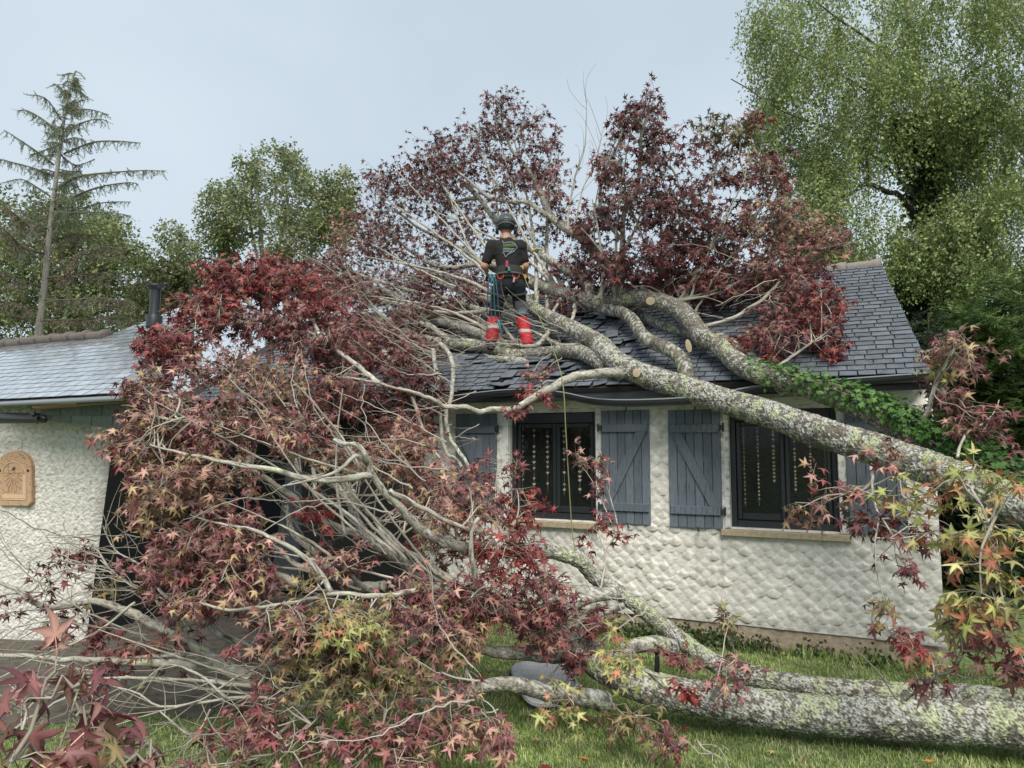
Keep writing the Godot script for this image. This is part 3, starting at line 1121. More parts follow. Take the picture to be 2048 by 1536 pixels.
func leaf_mesh(kind: int, fine: bool) -> ArrayMesh:  # a five-pointed sweetgum leaf on its stalk, limp and curled; the stalk starts at the origin
	var r := RandomNumberGenerator.new()
	r.seed = 100 + kind
	var s := Shape.new()
	var stalk := r.randf_range(0.6, 0.95)
	var droop: float = [0.35, 0.8, 1.25, 0.15, 0.6, 1.0][kind % 6]
	var fold: float = [0.15, 0.45, 0.3, 0.05, 0.7, 0.1][kind % 6]
	var vein := Color(1.0, 0.98, 0.86)
	var body := Color(0.58, 0.55, 0.53)
	var tip := Color(0.50, 0.44, 0.45)
	var lobes := [-2.12, -1.08, 0.0, 1.08, 2.12]
	var size := [0.62, 0.9, 1.0, 0.9, 0.62]
	var dirs := []
	for k in 5:
		dirs.append([lobes[k] + r.randf_range(-0.16, 0.16), size[k] * r.randf_range(0.82, 1.12), droop * r.randf_range(0.3, 1.6), r.randf_range(-0.25, 0.25)])
	var spot := func(x: float, y: float, bend: float, lift: float) -> Vector3:
		var q := x * x + y * y
		return Vector3(x * (1.0 - 0.22 * fold), stalk + y * (1.0 - 0.14 * bend * q), -bend * 0.42 * q - fold * 0.55 * absf(x) + lift)
	var c := s.dot(spot.call(0.0, 0.0, 0.0, 0.0), vein)
	for k in 5:
		var w: float = dirs[k][0]
		var l: float = dirs[k][1]
		var bend: float = dirs[k][2]
		var twist: float = dirs[k][3]
		var w0: float = (dirs[k - 1][0] + w) / 2 if k > 0 else w - 0.55
		var w1: float = (dirs[k + 1][0] + w) / 2 if k < 4 else w + 0.55
		var mid0: float = (dirs[k - 1][2] + bend) / 2 if k > 0 else bend
		var mid1: float = (dirs[k + 1][2] + bend) / 2 if k < 4 else bend
		var at := func(ang: float, rad: float, bent: float, lift: float, col: Color) -> int:
			return s.dot(spot.call(-sin(ang) * rad, cos(ang) * rad, bent, lift), col)
		var r0 := 0.29 if k > 0 else 0.14
		var r1 := 0.29 if k < 4 else 0.14
		var t: int = at.call(w + twist, l, bend, -0.03 * l, tip)
		var a: int = at.call(w0, r0, mid0, 0.02, body)
		var b: int = at.call(w1, r1, mid1, 0.02, body)
		if fine:
			var m: int = at.call(w + twist * 0.3, l * 0.58, bend, -0.045, vein.lerp(body, 0.4))
			var e: int = at.call(w + twist * 0.3 - 0.22, l * 0.56, bend, 0.03, body)
			var f: int = at.call(w + twist * 0.3 + 0.22, l * 0.56, bend, 0.03, body)
			for q in [[c, a, m], [a, e, m], [e, t, m], [m, t, f], [m, f, b], [c, m, b]]:
				s.face(q[0], q[1], q[2])
		else:
			var m: int = at.call(w + twist * 0.3, l * 0.5, bend, -0.04, body)
			s.face(c, a, m)
			s.face(a, t, m)
			s.face(m, t, b)
			s.face(c, m, b)
	var q0 := s.dot(Vector3(-0.022, 0, 0), vein)
	s.dot(Vector3(0.022, 0, 0), vein)
	s.dot(Vector3(0.016, stalk * 0.5, 0.05), vein)
	s.dot(Vector3(-0.016, stalk * 0.5, 0.05), vein)
	s.dot(Vector3(0.015, stalk, 0), vein)
	s.dot(Vector3(-0.015, stalk, 0), vein)
	s.face(q0, q0 + 1, q0 + 2)
	s.face(q0, q0 + 2, q0 + 3)
	s.face(q0 + 3, q0 + 2, q0 + 4)
	s.face(q0 + 3, q0 + 4, q0 + 5)
	return s.mesh()


func bark_color(p: Vector3, lichen: float, thick: float) -> Color:
	var a := fine_noise.get_noise_3dv(p * 1.3) * 0.5 + 0.5
	var b := spot_noise.get_noise_3dv(p * 0.9)
	var e := fine_noise.get_noise_3dv(p * 2.7 + Vector3(7, 3, 1))
	var base := Color(0.13, 0.115, 0.09).lerp(Color(0.36, 0.33, 0.275), a)
	if thick < 0.03:
		base = base.lerp(Color(0.56, 0.525, 0.45), 0.65)
	elif thick < 0.07:
		base = base.lerp(Color(0.54, 0.515, 0.44), 0.6)
	if lichen > 0.0:
		var g := big_noise.get_noise_3dv(p * 1.7)
		base = base.lerp(Color(0.10, 0.09, 0.072), 0.4 * lichen)
		var m := spot_noise.get_noise_3dv(p * 2.6 + Vector3(3, 9, 4))
		if e * 0.42 + m * 1.0 + minf(g, 0.0) * 0.9 - maxf(g - 0.22, 0.0) * 2.0 > 0.36 - 0.5 * lichen:
			base = base.lerp(Color(0.66, 0.66, 0.60), 0.85)
		if b * 0.9 - g * 0.5 + m * 0.35 + e * 0.25 > 0.56 - 0.40 * lichen:
			base = base.lerp(Color(0.56, 0.62, 0.38), 0.8)
		if e * 0.8 - m * 0.5 < -0.30:
			base = Color(0.035, 0.031, 0.025).lerp(base, 0.2)
	else:
		if e > 0.3:
			base = base.lerp(Color(0.47, 0.47, 0.42), 0.5)
		if e < -0.38:
			base = base * 0.5
	return base


# a limb traced at its real depth: widths in pixels of the photograph, then x, y, depth of each bend
func limb(t: Wood, w0: float, w1: float, lichen: float, flat: Array, called := "branch") -> PackedVector3Array:
	var pts := PackedVector3Array()
	for k in range(0, flat.size(), 3):
		pts.push_back(P(flat[k], flat[k + 1], flat[k + 2]))
	var d0: float = flat[2]
	var d1: float = flat[flat.size() - 1]
	var r0 := w0 * d0 / F / 2.0
	var r1 := w1 * d1 / F / 2.0
	var step := 0.010 if r0 > 0.09 else (0.03 if r0 > 0.03 else 0.06)
	var p := curve(pts, step)
	var n := p.size()
	var s := Shape.new()
	var sides := 100 if r0 > 0.09 else (18 if r0 > 0.035 else (10 if r0 > 0.015 else 6))
	var rad := PackedFloat32Array()
	var far := 0.0
	var whole := 0.0
	for k in n - 1:
		whole += p[k].distance_to(p[k + 1])
	for k in n:
		if k > 0:
			far += p[k].distance_to(p[k - 1])
		var f := far / whole
		var r := lerpf(r0, r1, f) * (1.0 + 0.07 * big_noise.get_noise_3dv(p[k] * 3.0) + 0.05 * spot_noise.get_noise_3dv(p[k] * 0.8))
		rad.push_back(r)
		# small kinks of a grown branch
		if k > 0 and k < n - 1 and r < 0.05:
			var j := minf(r * 0.9, 0.012)
			p[k] += Vector3(spot_noise.get_noise_3dv(p[k] * 0.9), spot_noise.get_noise_3dv(p[k] * 0.9 + Vector3(50, 0, 0)), spot_noise.get_noise_3dv(p[k] * 0.9 + Vector3(0, 50, 0))) * j * 1.3
	s.rod(p, rad, sides, flat_colors(n, Color.WHITE))
	for k in n:
		for q in sides:
			var m := k * sides + q
			var v := s.v[m]
			var away := (v - p[k]) / maxf(rad[k], 0.001)
			if r0 > 0.035:
				var rough := fine_noise.get_noise_3dv(v * 1.1) * 0.5 + fine_noise.get_noise_3dv(v * 2.6) * 0.35
				v += away * rough * minf(0.018, r0 * 0.12)
				s.v[m] = v
			s.c[m] = bark_color(v, lichen, rad[k])
	put(called, s, M.bark if r0 > 0.06 else M.bark_pale, t.root)
	for k in range(0, n, maxi(1, int(0.07 / step))):
		t.points.push_back(p[k])
	return p


func leaf_here(t: Wood, at: Vector3, dir: Vector3, palette: Array, size: float) -> void:
	var y := (dir + ball() * 0.75 + Vector3(0, -0.45, 0)).normalized()
	var z := (Vector3(0, 1, 0) * 0.8 + ball() + (eye_at - at).normalized() * 0.35)
	z = (z - y * z.dot(y)).normalized()
	if z.length_squared() < 0.5:
		z = y.cross(Vector3.RIGHT).normalized()
	var x := y.cross(z)
	var sc := size * rng.randf_range(0.72, 1.2)
	t.leaf_at.append(Transform3D(Basis(x * sc * rng.randf_range(0.75, 1.0), y * sc, z * sc), at))
	var c: Array = palette[rng.randi() % palette.size()]
	var k := rng.randf_range(0.75, 1.35) / 0.56
	t.leaf_col.push_back(Color(c[0] * k, c[1] * k, c[2] * k))


func shoot(t: Wood, a: Vector3, b: Vector3, r0: float, palette: Array, leaves: int, size: float) -> void:
	var d := b - a
	var l := d.length()
	var side := ball() * l * 0.16
	var pts := curve(PackedVector3Array([a, a.lerp(b, 0.35) + side * 0.8, a.lerp(b, 0.7) + side, b + Vector3(0, -0.02, 0)]), maxf(0.05, l / 7.0))
	var shade := rng.randf_range(0.65, 1.1)
	var s := t.twigs
	var n := pts.size()
	var r := PackedFloat32Array()
	for k in n:
		r.push_back(lerpf(r0, 0.0018, float(k) / (n - 1)))
	s.rod(pts, r, 5 if r0 > 0.006 else 3, flat_colors(n, Color(0.36, 0.32, 0.26) * shade), false)
	for k in leaves:
		var f := 1.0 - 0.75 * pow(float(k) / leaves, 1.3)
		var i := clampi(int(f * (n - 1)), 1, n - 1)
		var along := (pts[i] - pts[i - 1]).normalized()
		leaf_here(t, pts[i], along * (0.9 if k < 2 else 0.35) + ball() * 0.8, palette, size)


# foliage round a place: branchlets grow from the nearest limbs, shoots from the branchlets, leaves from the shoots
func clump(t: Wood, x: float, y: float, d: float, rx: float, ry: float, rd: float, n: int, palette: String, leaves := 6, size := 0.085) -> void:
	var mid := P(x, y, d)
	var sx := rx * d / F
	var sy := ry * d / F
	var near := []
	for p in t.points:
		var q := p - mid
		near.append([q.length() + rng.randf() * 0.25, p])
	near.sort_custom(func(a, b): return a[0] < b[0])
	near = near.slice(0, 24)
	var local := []
	var branchlets := clampi(int(n / 6.0), 1, 9)
	var inside := func() -> Vector3:
		var b := ball()
		return mid + eye_basis * Vector3(b.x * sx, b.y * sy, b.z * rd)
	for k in branchlets:
		var from: Vector3 = near[rng.randi() % mini(near.size(), 14)][1]
		var to: Vector3 = inside.call()
		to = from.lerp(to, 0.9)
		var l := from.distance_to(to)
		var side := ball() * minf(l, 1.2) * 0.13
		var pts := curve(PackedVector3Array([from, from.lerp(to, 0.33) + side, from.lerp(to, 0.7) + side * 0.6 + Vector3(0, 0.04, 0), to]), 0.09)
		var r := PackedFloat32Array()
		var r0 := clampf(0.005 + l * 0.005, 0.006, 0.016)
		for j in pts.size():
			var f := float(j) / (pts.size() - 1)
			r.push_back(lerpf(r0, 0.003, f))
			if f > 0.3:
				local.append(pts[j])
		t.twigs.rod(pts, r, 5, flat_colors(pts.size(), Color(0.44, 0.40, 0.33) * rng.randf_range(0.6, 1.1)), false)
	var pal: Array = LEAF[palette]
	for k in n:
		var to: Vector3 = inside.call()
		var best := Vector3.ZERO
		var least := 1e9
		for j in 10:
			var q: Vector3 = local[rng.randi() % local.size()]
			if q.distance_to(to) < least:
				least = q.distance_to(to)
				best = q
		if least > 0.55:
			to = best + (to - best).normalized() * rng.randf_range(0.35, 0.55)
		elif least < 0.12 and sx > 0.16:
			to = best + (to - best + ball() * 0.1).normalized() * rng.randf_range(0.12, 0.25)
		if to.y < 0.03:
			to.y = 0.03 + rng.randf() * 0.08
		shoot(t, best, to, 0.0032, pal, leaves, size)


func bare(t: Wood, w0: float, w1: float, flat: Array, forks := 4, reach := 0.4) -> void:  # a leafless pale twig with side twigs
	var p := limb(t, w0, w1, 0.0, flat, "twig")
	for k in forks:
		var i := rng.randi_range(int(p.size() * 0.2), p.size() - 2)
		var along := (p[i + 1] - p[i]).normalized()
		var to := p[i] + (along * 0.8 + ball() * 0.8).normalized() * reach * rng.randf_range(0.4, 1.1)
		to.y = maxf(to.y, 0.02)
		shoot(t, p[i], to, 0.0045, LEAF.bronze, 0, 0.08)


func cut_end(t: Wood, x: float, y: float, d: float, w: float, h: float, lean := 0.0) -> void:
	var s := Shape.new()
	var c := P(x, y, d)
	var rx := w * d / F / 2.0
	var ry := h * d / F / 2.0
	var face := (eye_at - c).normalized()
	var ax := face.cross(Vector3.UP).normalized() * -1.0
	var ay := face.cross(ax) * -1.0
	ax = ax.rotated(face, lean)
	ay = ay.rotated(face, lean)
	var n := 18
	for ring in 4:
		var f: float = [1.0, 0.97, 0.9, 0.0][ring]
		var z: float = [-0.12, -0.004, 0.0, 0.0][ring]
		var col: Color = [Color(0.30, 0.28, 0.23), Color(0.30, 0.27, 0.2), Color(0.46, 0.38, 0.26), Color(0.42, 0.33, 0.21)][ring]
		for k in n:
			var w_ := TAU * k / n
			s.dot(c + ax * cos(w_) * rx * f + ay * sin(w_) * ry * f + face * z, col)
	for ring in 3:
		for k in n:
			var k2 := (k + 1) % n
			s.face(ring * n + k, ring * n + k2, (ring + 1) * n + k2)
			s.face(ring * n + k, (ring + 1) * n + k2, (ring + 1) * n + k)
	put("cut_end", s, M.twig, t.root)


func finish(t: Wood, called_twigs := "twigs") -> void:
	put(called_twigs, t.twigs, M.twig, t.root, true)
	var order := []
	for k in t.leaf_at.size():
		var o: Vector3 = t.leaf_at[k].origin
		order.append([o.distance_to(eye_at) / t.leaf_at[k].basis.y.length() * 0.085 + (0.0 if in_view(o, 40.0) else 200.0), k])
	order.sort()
	var fine := []
	var plain := []
	for k in 6:
		fine.append(leaf_mesh(k, true))
		plain.append(leaf_mesh(k, false))
	var mats := {}
	var xf := []
	var cols := []
	for k in 12:
		xf.append([])
		cols.append(PackedColorArray())
	for k in order.size():
		var i: int = order[k][1]
		var kind := rng.randi() % 6
		var c: Color = t.leaf_col[i]
		if k < 300:
			var key := "%d %d %d" % [int(c.r * 24), int(c.g * 24), int(c.b * 16)]
			if not mats.has(key):
				var m: StandardMaterial3D = M.leaf.duplicate()
				m.albedo_color = Color(minf(c.r, 1), minf(c.g, 1), minf(c.b, 1)).linear_to_srgb()
				mats[key] = m
			put("leaf", fine[kind], mats[key], t.root).transform = t.leaf_at[i]
		else:
			var slot := kind + (0 if order[k][0] < 6.5 else 6)
			xf[slot].append(t.leaf_at[i])
			cols[slot].push_back(c)
	for k in 12:
		if xf[k].size():
			scatter("leaves", fine[k] if k < 6 else plain[k - 6], M.leaf, t.root, xf[k], cols[k])


func build_fallen_trees() -> void:
	roof_tree.root = thing("fallen_tree", "big fallen sweetgum stems with dark red leaves leaning over the gutter onto the slate roof", "tree")
	lawn_tree.root = thing("fallen_tree", "thick lichen-covered fallen sweetgum stems lying on the lawn, leafy branches heaped before the house", "tree")
	for t in [roof_tree, lawn_tree]:
		t.twigs = Shape.new()
	roof_limbs()
	lawn_limbs()
	fan(lawn_tree, [[925, 1185], [870, 1155], [800, 1115]], 5.3, [[330, 800], [450, 750], [560, 800], [660, 830]], 5.2, 8.0)
	fan(lawn_tree, [[905, 1195], [840, 1180], [720, 1180]], 5.1, [[300, 1050], [330, 1130], [420, 980], [270, 1160]], 4.75, 8.0)
	fan(lawn_tree, [[700, 1060], [740, 950]], 5.0, [[520, 820], [430, 850], [600, 760], [690, 790]], 4.9, 7.0)
	fan(lawn_tree, [[560, 1372], [640, 1400]], 4.75, [[60, 1345], [0, 1290], [200, 1240]], 4.7, 9.0)
	fan(roof_tree, [[1080, 615], [1030, 600], [1130, 590]], 10.2, [[800, 330], [870, 300], [930, 260], [990, 240], [1040, 260], [1090, 300], [760, 400], [740, 470], [1110, 350], [850, 420], [900, 350], [960, 330]], 12.0, 8.0)
	fan(roof_tree, [[1240, 590], [1300, 600], [1190, 600]], 9.3, [[1190, 400], [1230, 340], [1330, 330], [1370, 390], [1150, 470], [1300, 280], [1400, 430], [1250, 260]], 9.2, 7.0)
	fan(roof_tree, [[1380, 640], [1340, 612]], 8.5, [[1450, 400], [1530, 440], [1580, 480], [1500, 360], [1420, 460], [1620, 540]], 8.5, 6.0)
	fan(roof_tree, [[1060, 690], [1000, 680], [1020, 610]], 9.5, [[690, 560], [720, 600], [760, 640], [740, 520], [790, 560], [850, 600], [700, 660]], 11.5, 9.0)
	roof_leaves()
	tangle(roof_tree, 640, 960, 540, 700, 9.6, 11.6, 60)
	tangle(roof_tree, 1420, 1660, 520, 660, 7.8, 8.8, 22)
	tangle(roof_tree, 900, 1160, 640, 740, 8.6, 9.8, 60)
	tangle(roof_tree, 760, 960, 700, 880, 7.4, 8.2, 40)
	lawn_leaves()
	finish(roof_tree)
	finish(lawn_tree)
	print("leaves ", roof_tree.leaf_at.size(), " ", lawn_tree.leaf_at.size())


func roof_limbs() -> void:
	var t := roof_tree
	limb(t, 128, 42, 0.85, [3997, 1667, 3.2, 3000, 1345, 3.7, 2330, 1130, 4.1, 2190, 1075, 4.4, 2048, 1018, 4.8, 1920, 960, 5.2, 1780, 908, 5.7, 1650, 868, 6.1, 1550, 832, 6.5, 1450, 802, 6.95, 1350, 770, 7.3, 1280, 748, 7.55, 1230, 722, 7.75, 1198, 690, 8.2], "trunk")
	limb(t, 42, 22, 0.75, [1232, 724, 7.75, 1198, 687, 8.3, 1142, 656, 8.9, 1085, 628, 9.6, 1050, 605, 10.1, 1020, 585, 10.6])
	limb(t, 34, 12, 0.5, [1215, 735, 7.8, 1185, 716, 8.1, 1153, 704, 8.5, 1085, 707, 8.95, 1028, 710, 9.15, 991, 699, 9.35, 960, 693, 9.5, 892, 687, 9.9, 830, 673, 10.5, 782, 648, 11.2, 725, 634, 11.9])
	limb(t, 22, 8, 0.6, [1060, 728, 8.9, 1028, 722, 9.0, 991, 718, 9.2, 966, 707, 9.5])
	limb(t, 20, 4, 0.2, [1240, 752, 7.5, 1229, 745, 7.4, 1170, 750, 7.2, 1127, 761, 7.0, 1102, 778, 6.85, 1079, 789, 6.8, 1051, 806, 6.75, 1023, 820, 6.7, 988, 818, 6.65, 957, 823, 6.6, 932, 815, 6.55, 887, 812, 6.5, 870, 801, 6.45, 824, 784, 6.4, 773, 771, 6.35, 717, 758, 6.3, 685, 753, 6.3])
	limb(t, 30, 22, 0.6, [1385, 768, 7.25, 1372, 748, 7.3, 1368, 728, 7.4, 1352, 708, 7.55, 1330, 695, 7.7, 1299, 682, 7.95, 1280, 664, 8.3, 1266, 641, 8.7, 1243, 625, 9.1, 1210, 618, 9.4, 1170, 604, 9.9])
	# the ivied stem behind and its arch over the roof
	limb(t, 122, 34, 0.55, [3990, 1640, 3.3, 3000, 1310, 4.0, 2330, 1110, 4.5, 2180, 1035, 5.0, 2048, 985, 5.4, 1940, 928, 5.7, 1850, 878, 5.95, 1725, 815, 6.2, 1647, 783, 6.4, 1569, 758, 6.65, 1506, 742, 6.9, 1467, 719, 7.2, 1436, 691, 7.5, 1401, 674, 7.8], "trunk")
	limb(t, 40, 26, 0.35, [1410, 682, 7.7, 1392, 658, 7.95, 1373, 633, 8.3, 1350, 615, 8.5, 1311, 602, 8.8, 1272, 597, 9.1, 1233, 605, 9.35, 1194, 607, 9.6, 1155, 597, 9.9, 1100, 580, 10.4, 1060, 563, 10.8, 1020, 545, 11.2, 985, 530, 11.5])
	limb(t, 30, 20, 1.0, [1572, 780, 6.75, 1541, 752, 7.0, 1522, 734, 7.15, 1491, 711, 7.45, 1452, 684, 7.9, 1420, 672, 8.2, 1380, 668, 8.45, 1334, 655, 8.8, 1300, 640, 9.1, 1276, 625, 9.4, 1255, 612, 9.7])
	limb(t, 28, 5, 0.3, [1240, 604, 9.35, 1237, 590, 9.4, 1232, 562, 9.5, 1222, 540, 9.6, 1200, 515, 9.8, 1164, 475, 10.1, 1134, 458, 10.4, 1104, 435, 10.7, 1089, 405, 10.9, 1069, 360, 11.2, 1049, 330, 11.4, 1024, 300, 11.6, 1005, 255, 11.8])
	limb(t, 20, 8, 0.3, [1184, 605, 9.6, 1174, 570, 9.8, 1139, 545, 10.1, 1099, 520, 10.5, 1060, 498, 10.9, 1034, 485, 11.2, 1000, 450, 11.5, 975, 420, 11.8, 955, 392, 12.0, 918, 358, 12.2])
	limb(t, 11, 4, 0.2, [1110, 440, 10.6, 1085, 425, 10.7, 1055, 405, 11.0, 1020, 404, 11.2, 980, 395, 11.5, 950, 372, 11.7, 900, 330, 12])
	limb(t, 14, 4, 0.2, [1244, 600, 9.3, 1244, 550, 9.3, 1246, 465, 9.3, 1249, 425, 9.3, 1274, 375, 9.2, 1281, 300, 9.1, 1284, 262, 9.0, 1306, 205, 9.0])
	limb(t, 12, 3, 0.2, [1369, 625, 8.6, 1374, 585, 8.7, 1394, 540, 8.8, 1409, 500, 8.8, 1419, 470, 8.8, 1420, 400, 8.8, 1434, 325, 8.8, 1445, 300, 8.8, 1474, 278, 8.8, 1510, 245, 8.8])
	limb(t, 9, 3, 0.1, [1404, 655, 8.1, 1454, 640, 7.95, 1494, 620, 7.9, 1524, 600, 7.85, 1564, 560, 7.9, 1599, 525, 8.0, 1624, 505, 8.0, 1654, 495, 7.9, 1704, 483, 7.8])
	limb(t, 7, 2, 0.1, [1529, 748, 6.95, 1574, 720, 7.0, 1624, 685, 7.05, 1674, 650, 7.1, 1692, 625, 7.15])
	limb(t, 8, 3, 0.1, [1409, 505, 8.8, 1450, 470, 8.7, 1500, 440, 8.6, 1535, 400, 8.6, 1560, 350, 8.6])
	limb(t, 8, 3, 0.1, [1390, 560, 8.7, 1440, 535, 8.6, 1480, 500, 8.5, 1530, 465, 8.5, 1570, 440, 8.4])
	limb(t, 9, 3, 0.1, [1240, 480, 9.4, 1215, 440, 9.4, 1200, 400, 9.4, 1210, 340, 9.3, 1240, 280, 9.2, 1250, 220, 9.2])
	limb(t, 8, 3, 0.1, [1281, 330, 9.1, 1310, 320, 9.0, 1345, 340, 9.0, 1360, 380, 9])
	# fan over the left half of the roof
	limb(t, 24, 7, 0.3, [1040, 690, 9.2, 1005, 690, 9.3, 969, 673, 9.6, 938, 659, 9.9, 901, 648, 10.3, 858, 639, 10.7, 830, 628, 11.0, 816, 617, 11.2, 782, 588, 11.6, 745, 574, 11.9, 690, 545, 12.2])
	limb(t, 15, 5, 0.3, [990, 697, 9.3, 943, 685, 9.6, 898, 679, 9.9, 858, 651, 10.4, 819, 645, 10.7, 782, 639, 11.0, 753, 622, 11.3, 714, 591, 11.8, 690, 570, 12])
	limb(t, 15, 5, 0.3, [1040, 640, 9.8, 1000, 630, 10, 969, 622, 10.3, 932, 611, 10.7, 895, 597, 11, 858, 592, 11.3, 800, 575, 11.7, 745, 558, 12, 700, 542, 12.3])
	limb(t, 18, 4, 0.3, [1060, 612, 10, 1010, 608, 10.3, 969, 597, 10.6, 932, 585, 10.9, 901, 574, 11.2, 875, 563, 11.5, 820, 530, 12, 780, 508, 12.3])
	limb(t, 14, 4, 0.3, [1030, 545, 11, 990, 530, 11.3, 945, 530, 11.5, 910, 535, 11.7, 870, 530, 11.9, 825, 505, 12.2, 770, 460, 12.6])
	limb(t, 10, 4, 0.2, [1000, 535, 11.3, 950, 515, 11.6, 900, 485, 12, 845, 460, 12.3, 790, 420, 12.6])
	limb(t, 9, 3, 0.2, [960, 395, 12, 930, 400, 12.2, 900, 400, 12.3, 880, 370, 12.4, 850, 345, 12.5])
	limb(t, 10, 5, 0.3, [1100, 660, 9.3, 1075, 690, 9.0, 1040, 690, 9.2, 1015, 665, 9.6, 1000, 640, 9.9])
	limb(t, 12, 6, 0.4, [1180, 675, 8.8, 1160, 690, 8.6, 1120, 690, 8.9, 1090, 675, 9.2, 1060, 660, 9.5])
	limb(t, 9, 6, 0.2, [1140, 565, 10.2, 1150, 610, 9.8, 1140, 650, 9.3, 1125, 665, 9.2])
	limb(t, 9, 5, 0.2, [1105, 540, 10.6, 1125, 580, 10.2, 1095, 640, 9.7, 1080, 625, 9.8])
	# stems that drop from the eaves to the ground at the left window
	limb(t, 11, 5, 0.3, [760, 700, 8.4, 785, 721, 8.1, 810, 758, 7.7, 827, 801, 7.5, 838, 838, 7.4, 855, 886, 7.3, 878, 914, 7.2, 905, 960, 7.1])
	limb(t, 10, 7, 0.4, [880, 688, 9.6, 893, 700, 9.0, 904, 722, 8.5, 906, 753, 8.1, 901, 801, 7.8, 892, 826, 7.7, 898, 872, 7.6, 915, 900, 7.5, 935, 930, 7.4, 960, 985, 7.2])
	limb(t, 9, 7, 0.4, [866, 700, 9.4, 872, 740, 8.6, 878, 790, 8.0, 881, 843, 7.8, 887, 886, 7.7, 895, 908, 7.6, 915, 922, 7.5, 940, 960, 7.3])
	# carrying stems of the red mass over the link roof
	limb(t, 12, 4, 0.2, [760, 770, 6.4, 700, 720, 6.9, 640, 680, 7.3, 580, 640, 7.7, 520, 590, 8.0, 470, 545, 8.2])
	limb(t, 9, 3, 0.2, [650, 690, 7.2, 620, 630, 7.7, 600, 580, 8, 560, 540, 8.2])
	limb(t, 9, 3, 0.2, [580, 640, 7.7, 520, 640, 7.5, 450, 650, 7.2, 390, 660, 7, 330, 690, 6.8])
	# the branch that stands up at the corner of the house and the low ones on the right
	limb(t, 11, 4, 0.1, [1832, 870, 5.9, 1855, 820, 5.8, 1868, 775, 5.75, 1888, 735, 5.7, 1908, 700, 5.7, 1914, 690, 5.7, 1895, 660, 5.7])
	limb(t, 6, 2, 0.1, [1862, 800, 5.8, 1885, 780, 5.8, 1905, 745, 5.8, 1912, 720, 5.9])
	limb(t, 7, 2, 0.1, [1915, 915, 5.3, 1930, 870, 5.5, 1960, 850, 5.6, 1985, 830, 5.7, 1998, 800, 5.8])
	limb(t, 9, 4, 0.1, [1945, 975, 5.1, 1930, 985, 3.9, 1938, 974, 3.5, 1966, 1020, 3.2, 1980, 1067, 3.1, 1990, 1123, 3.0, 1999, 1165, 2.95, 2010, 1230, 2.9])
	limb(t, 5, 2, 0.1, [1938, 974, 3.5, 1900, 960, 3.4, 1860, 985, 3.5, 1800, 1000, 3.7])
	limb(t, 6, 2, 0.1, [1975, 1050, 3.1, 2000, 1020, 2.95, 2030, 970, 2.9])
	limb(t, 7, 3, 0.1, [1742, 930, 5.4, 1744, 960, 5.1, 1747, 1000, 4.8, 1760, 1030, 4.6, 1790, 1080, 4.4, 1810, 1130, 4.3])
	limb(t, 4, 2, 0.1, [1747, 990, 4.8, 1720, 980, 4.9, 1690, 988, 5.0, 1640, 1005, 5.1, 1590, 1005, 5.2])
	limb(t, 4, 2, 0.1, [1760, 1030, 4.6, 1750, 1090, 4.4, 1755, 1150, 4.3, 1772, 1210, 4.2])
	for a in [[1170, 330, 11], [1205, 260, 11]]:
		pass
	bare(t, 5, 1.5, [1134, 460, 10.3, 1140, 410, 10.4, 1150, 355, 10.4, 1170, 290, 10.4, 1173, 200, 10.4], 8, 0.7)
	bare(t, 4, 1.5, [1150, 450, 10, 1165, 380, 10.1, 1190, 330, 10.1, 1205, 262, 10.1], 7, 0.7)
	bare(t, 4, 1.5, [1190, 520, 9.7, 1190, 420, 9.7, 1205, 340, 9.7, 1225, 300, 9.6], 7, 0.6)
	cut_end(t, 1301, 602, 8.66, 19, 17)
	cut_end(t, 1377, 692, 7.6, 12, 28, 0.2)
	cut_end(t, 1273, 746, 7.3, 16, 18)
	cut_end(t, 1196, 606, 9.4, 10, 9)


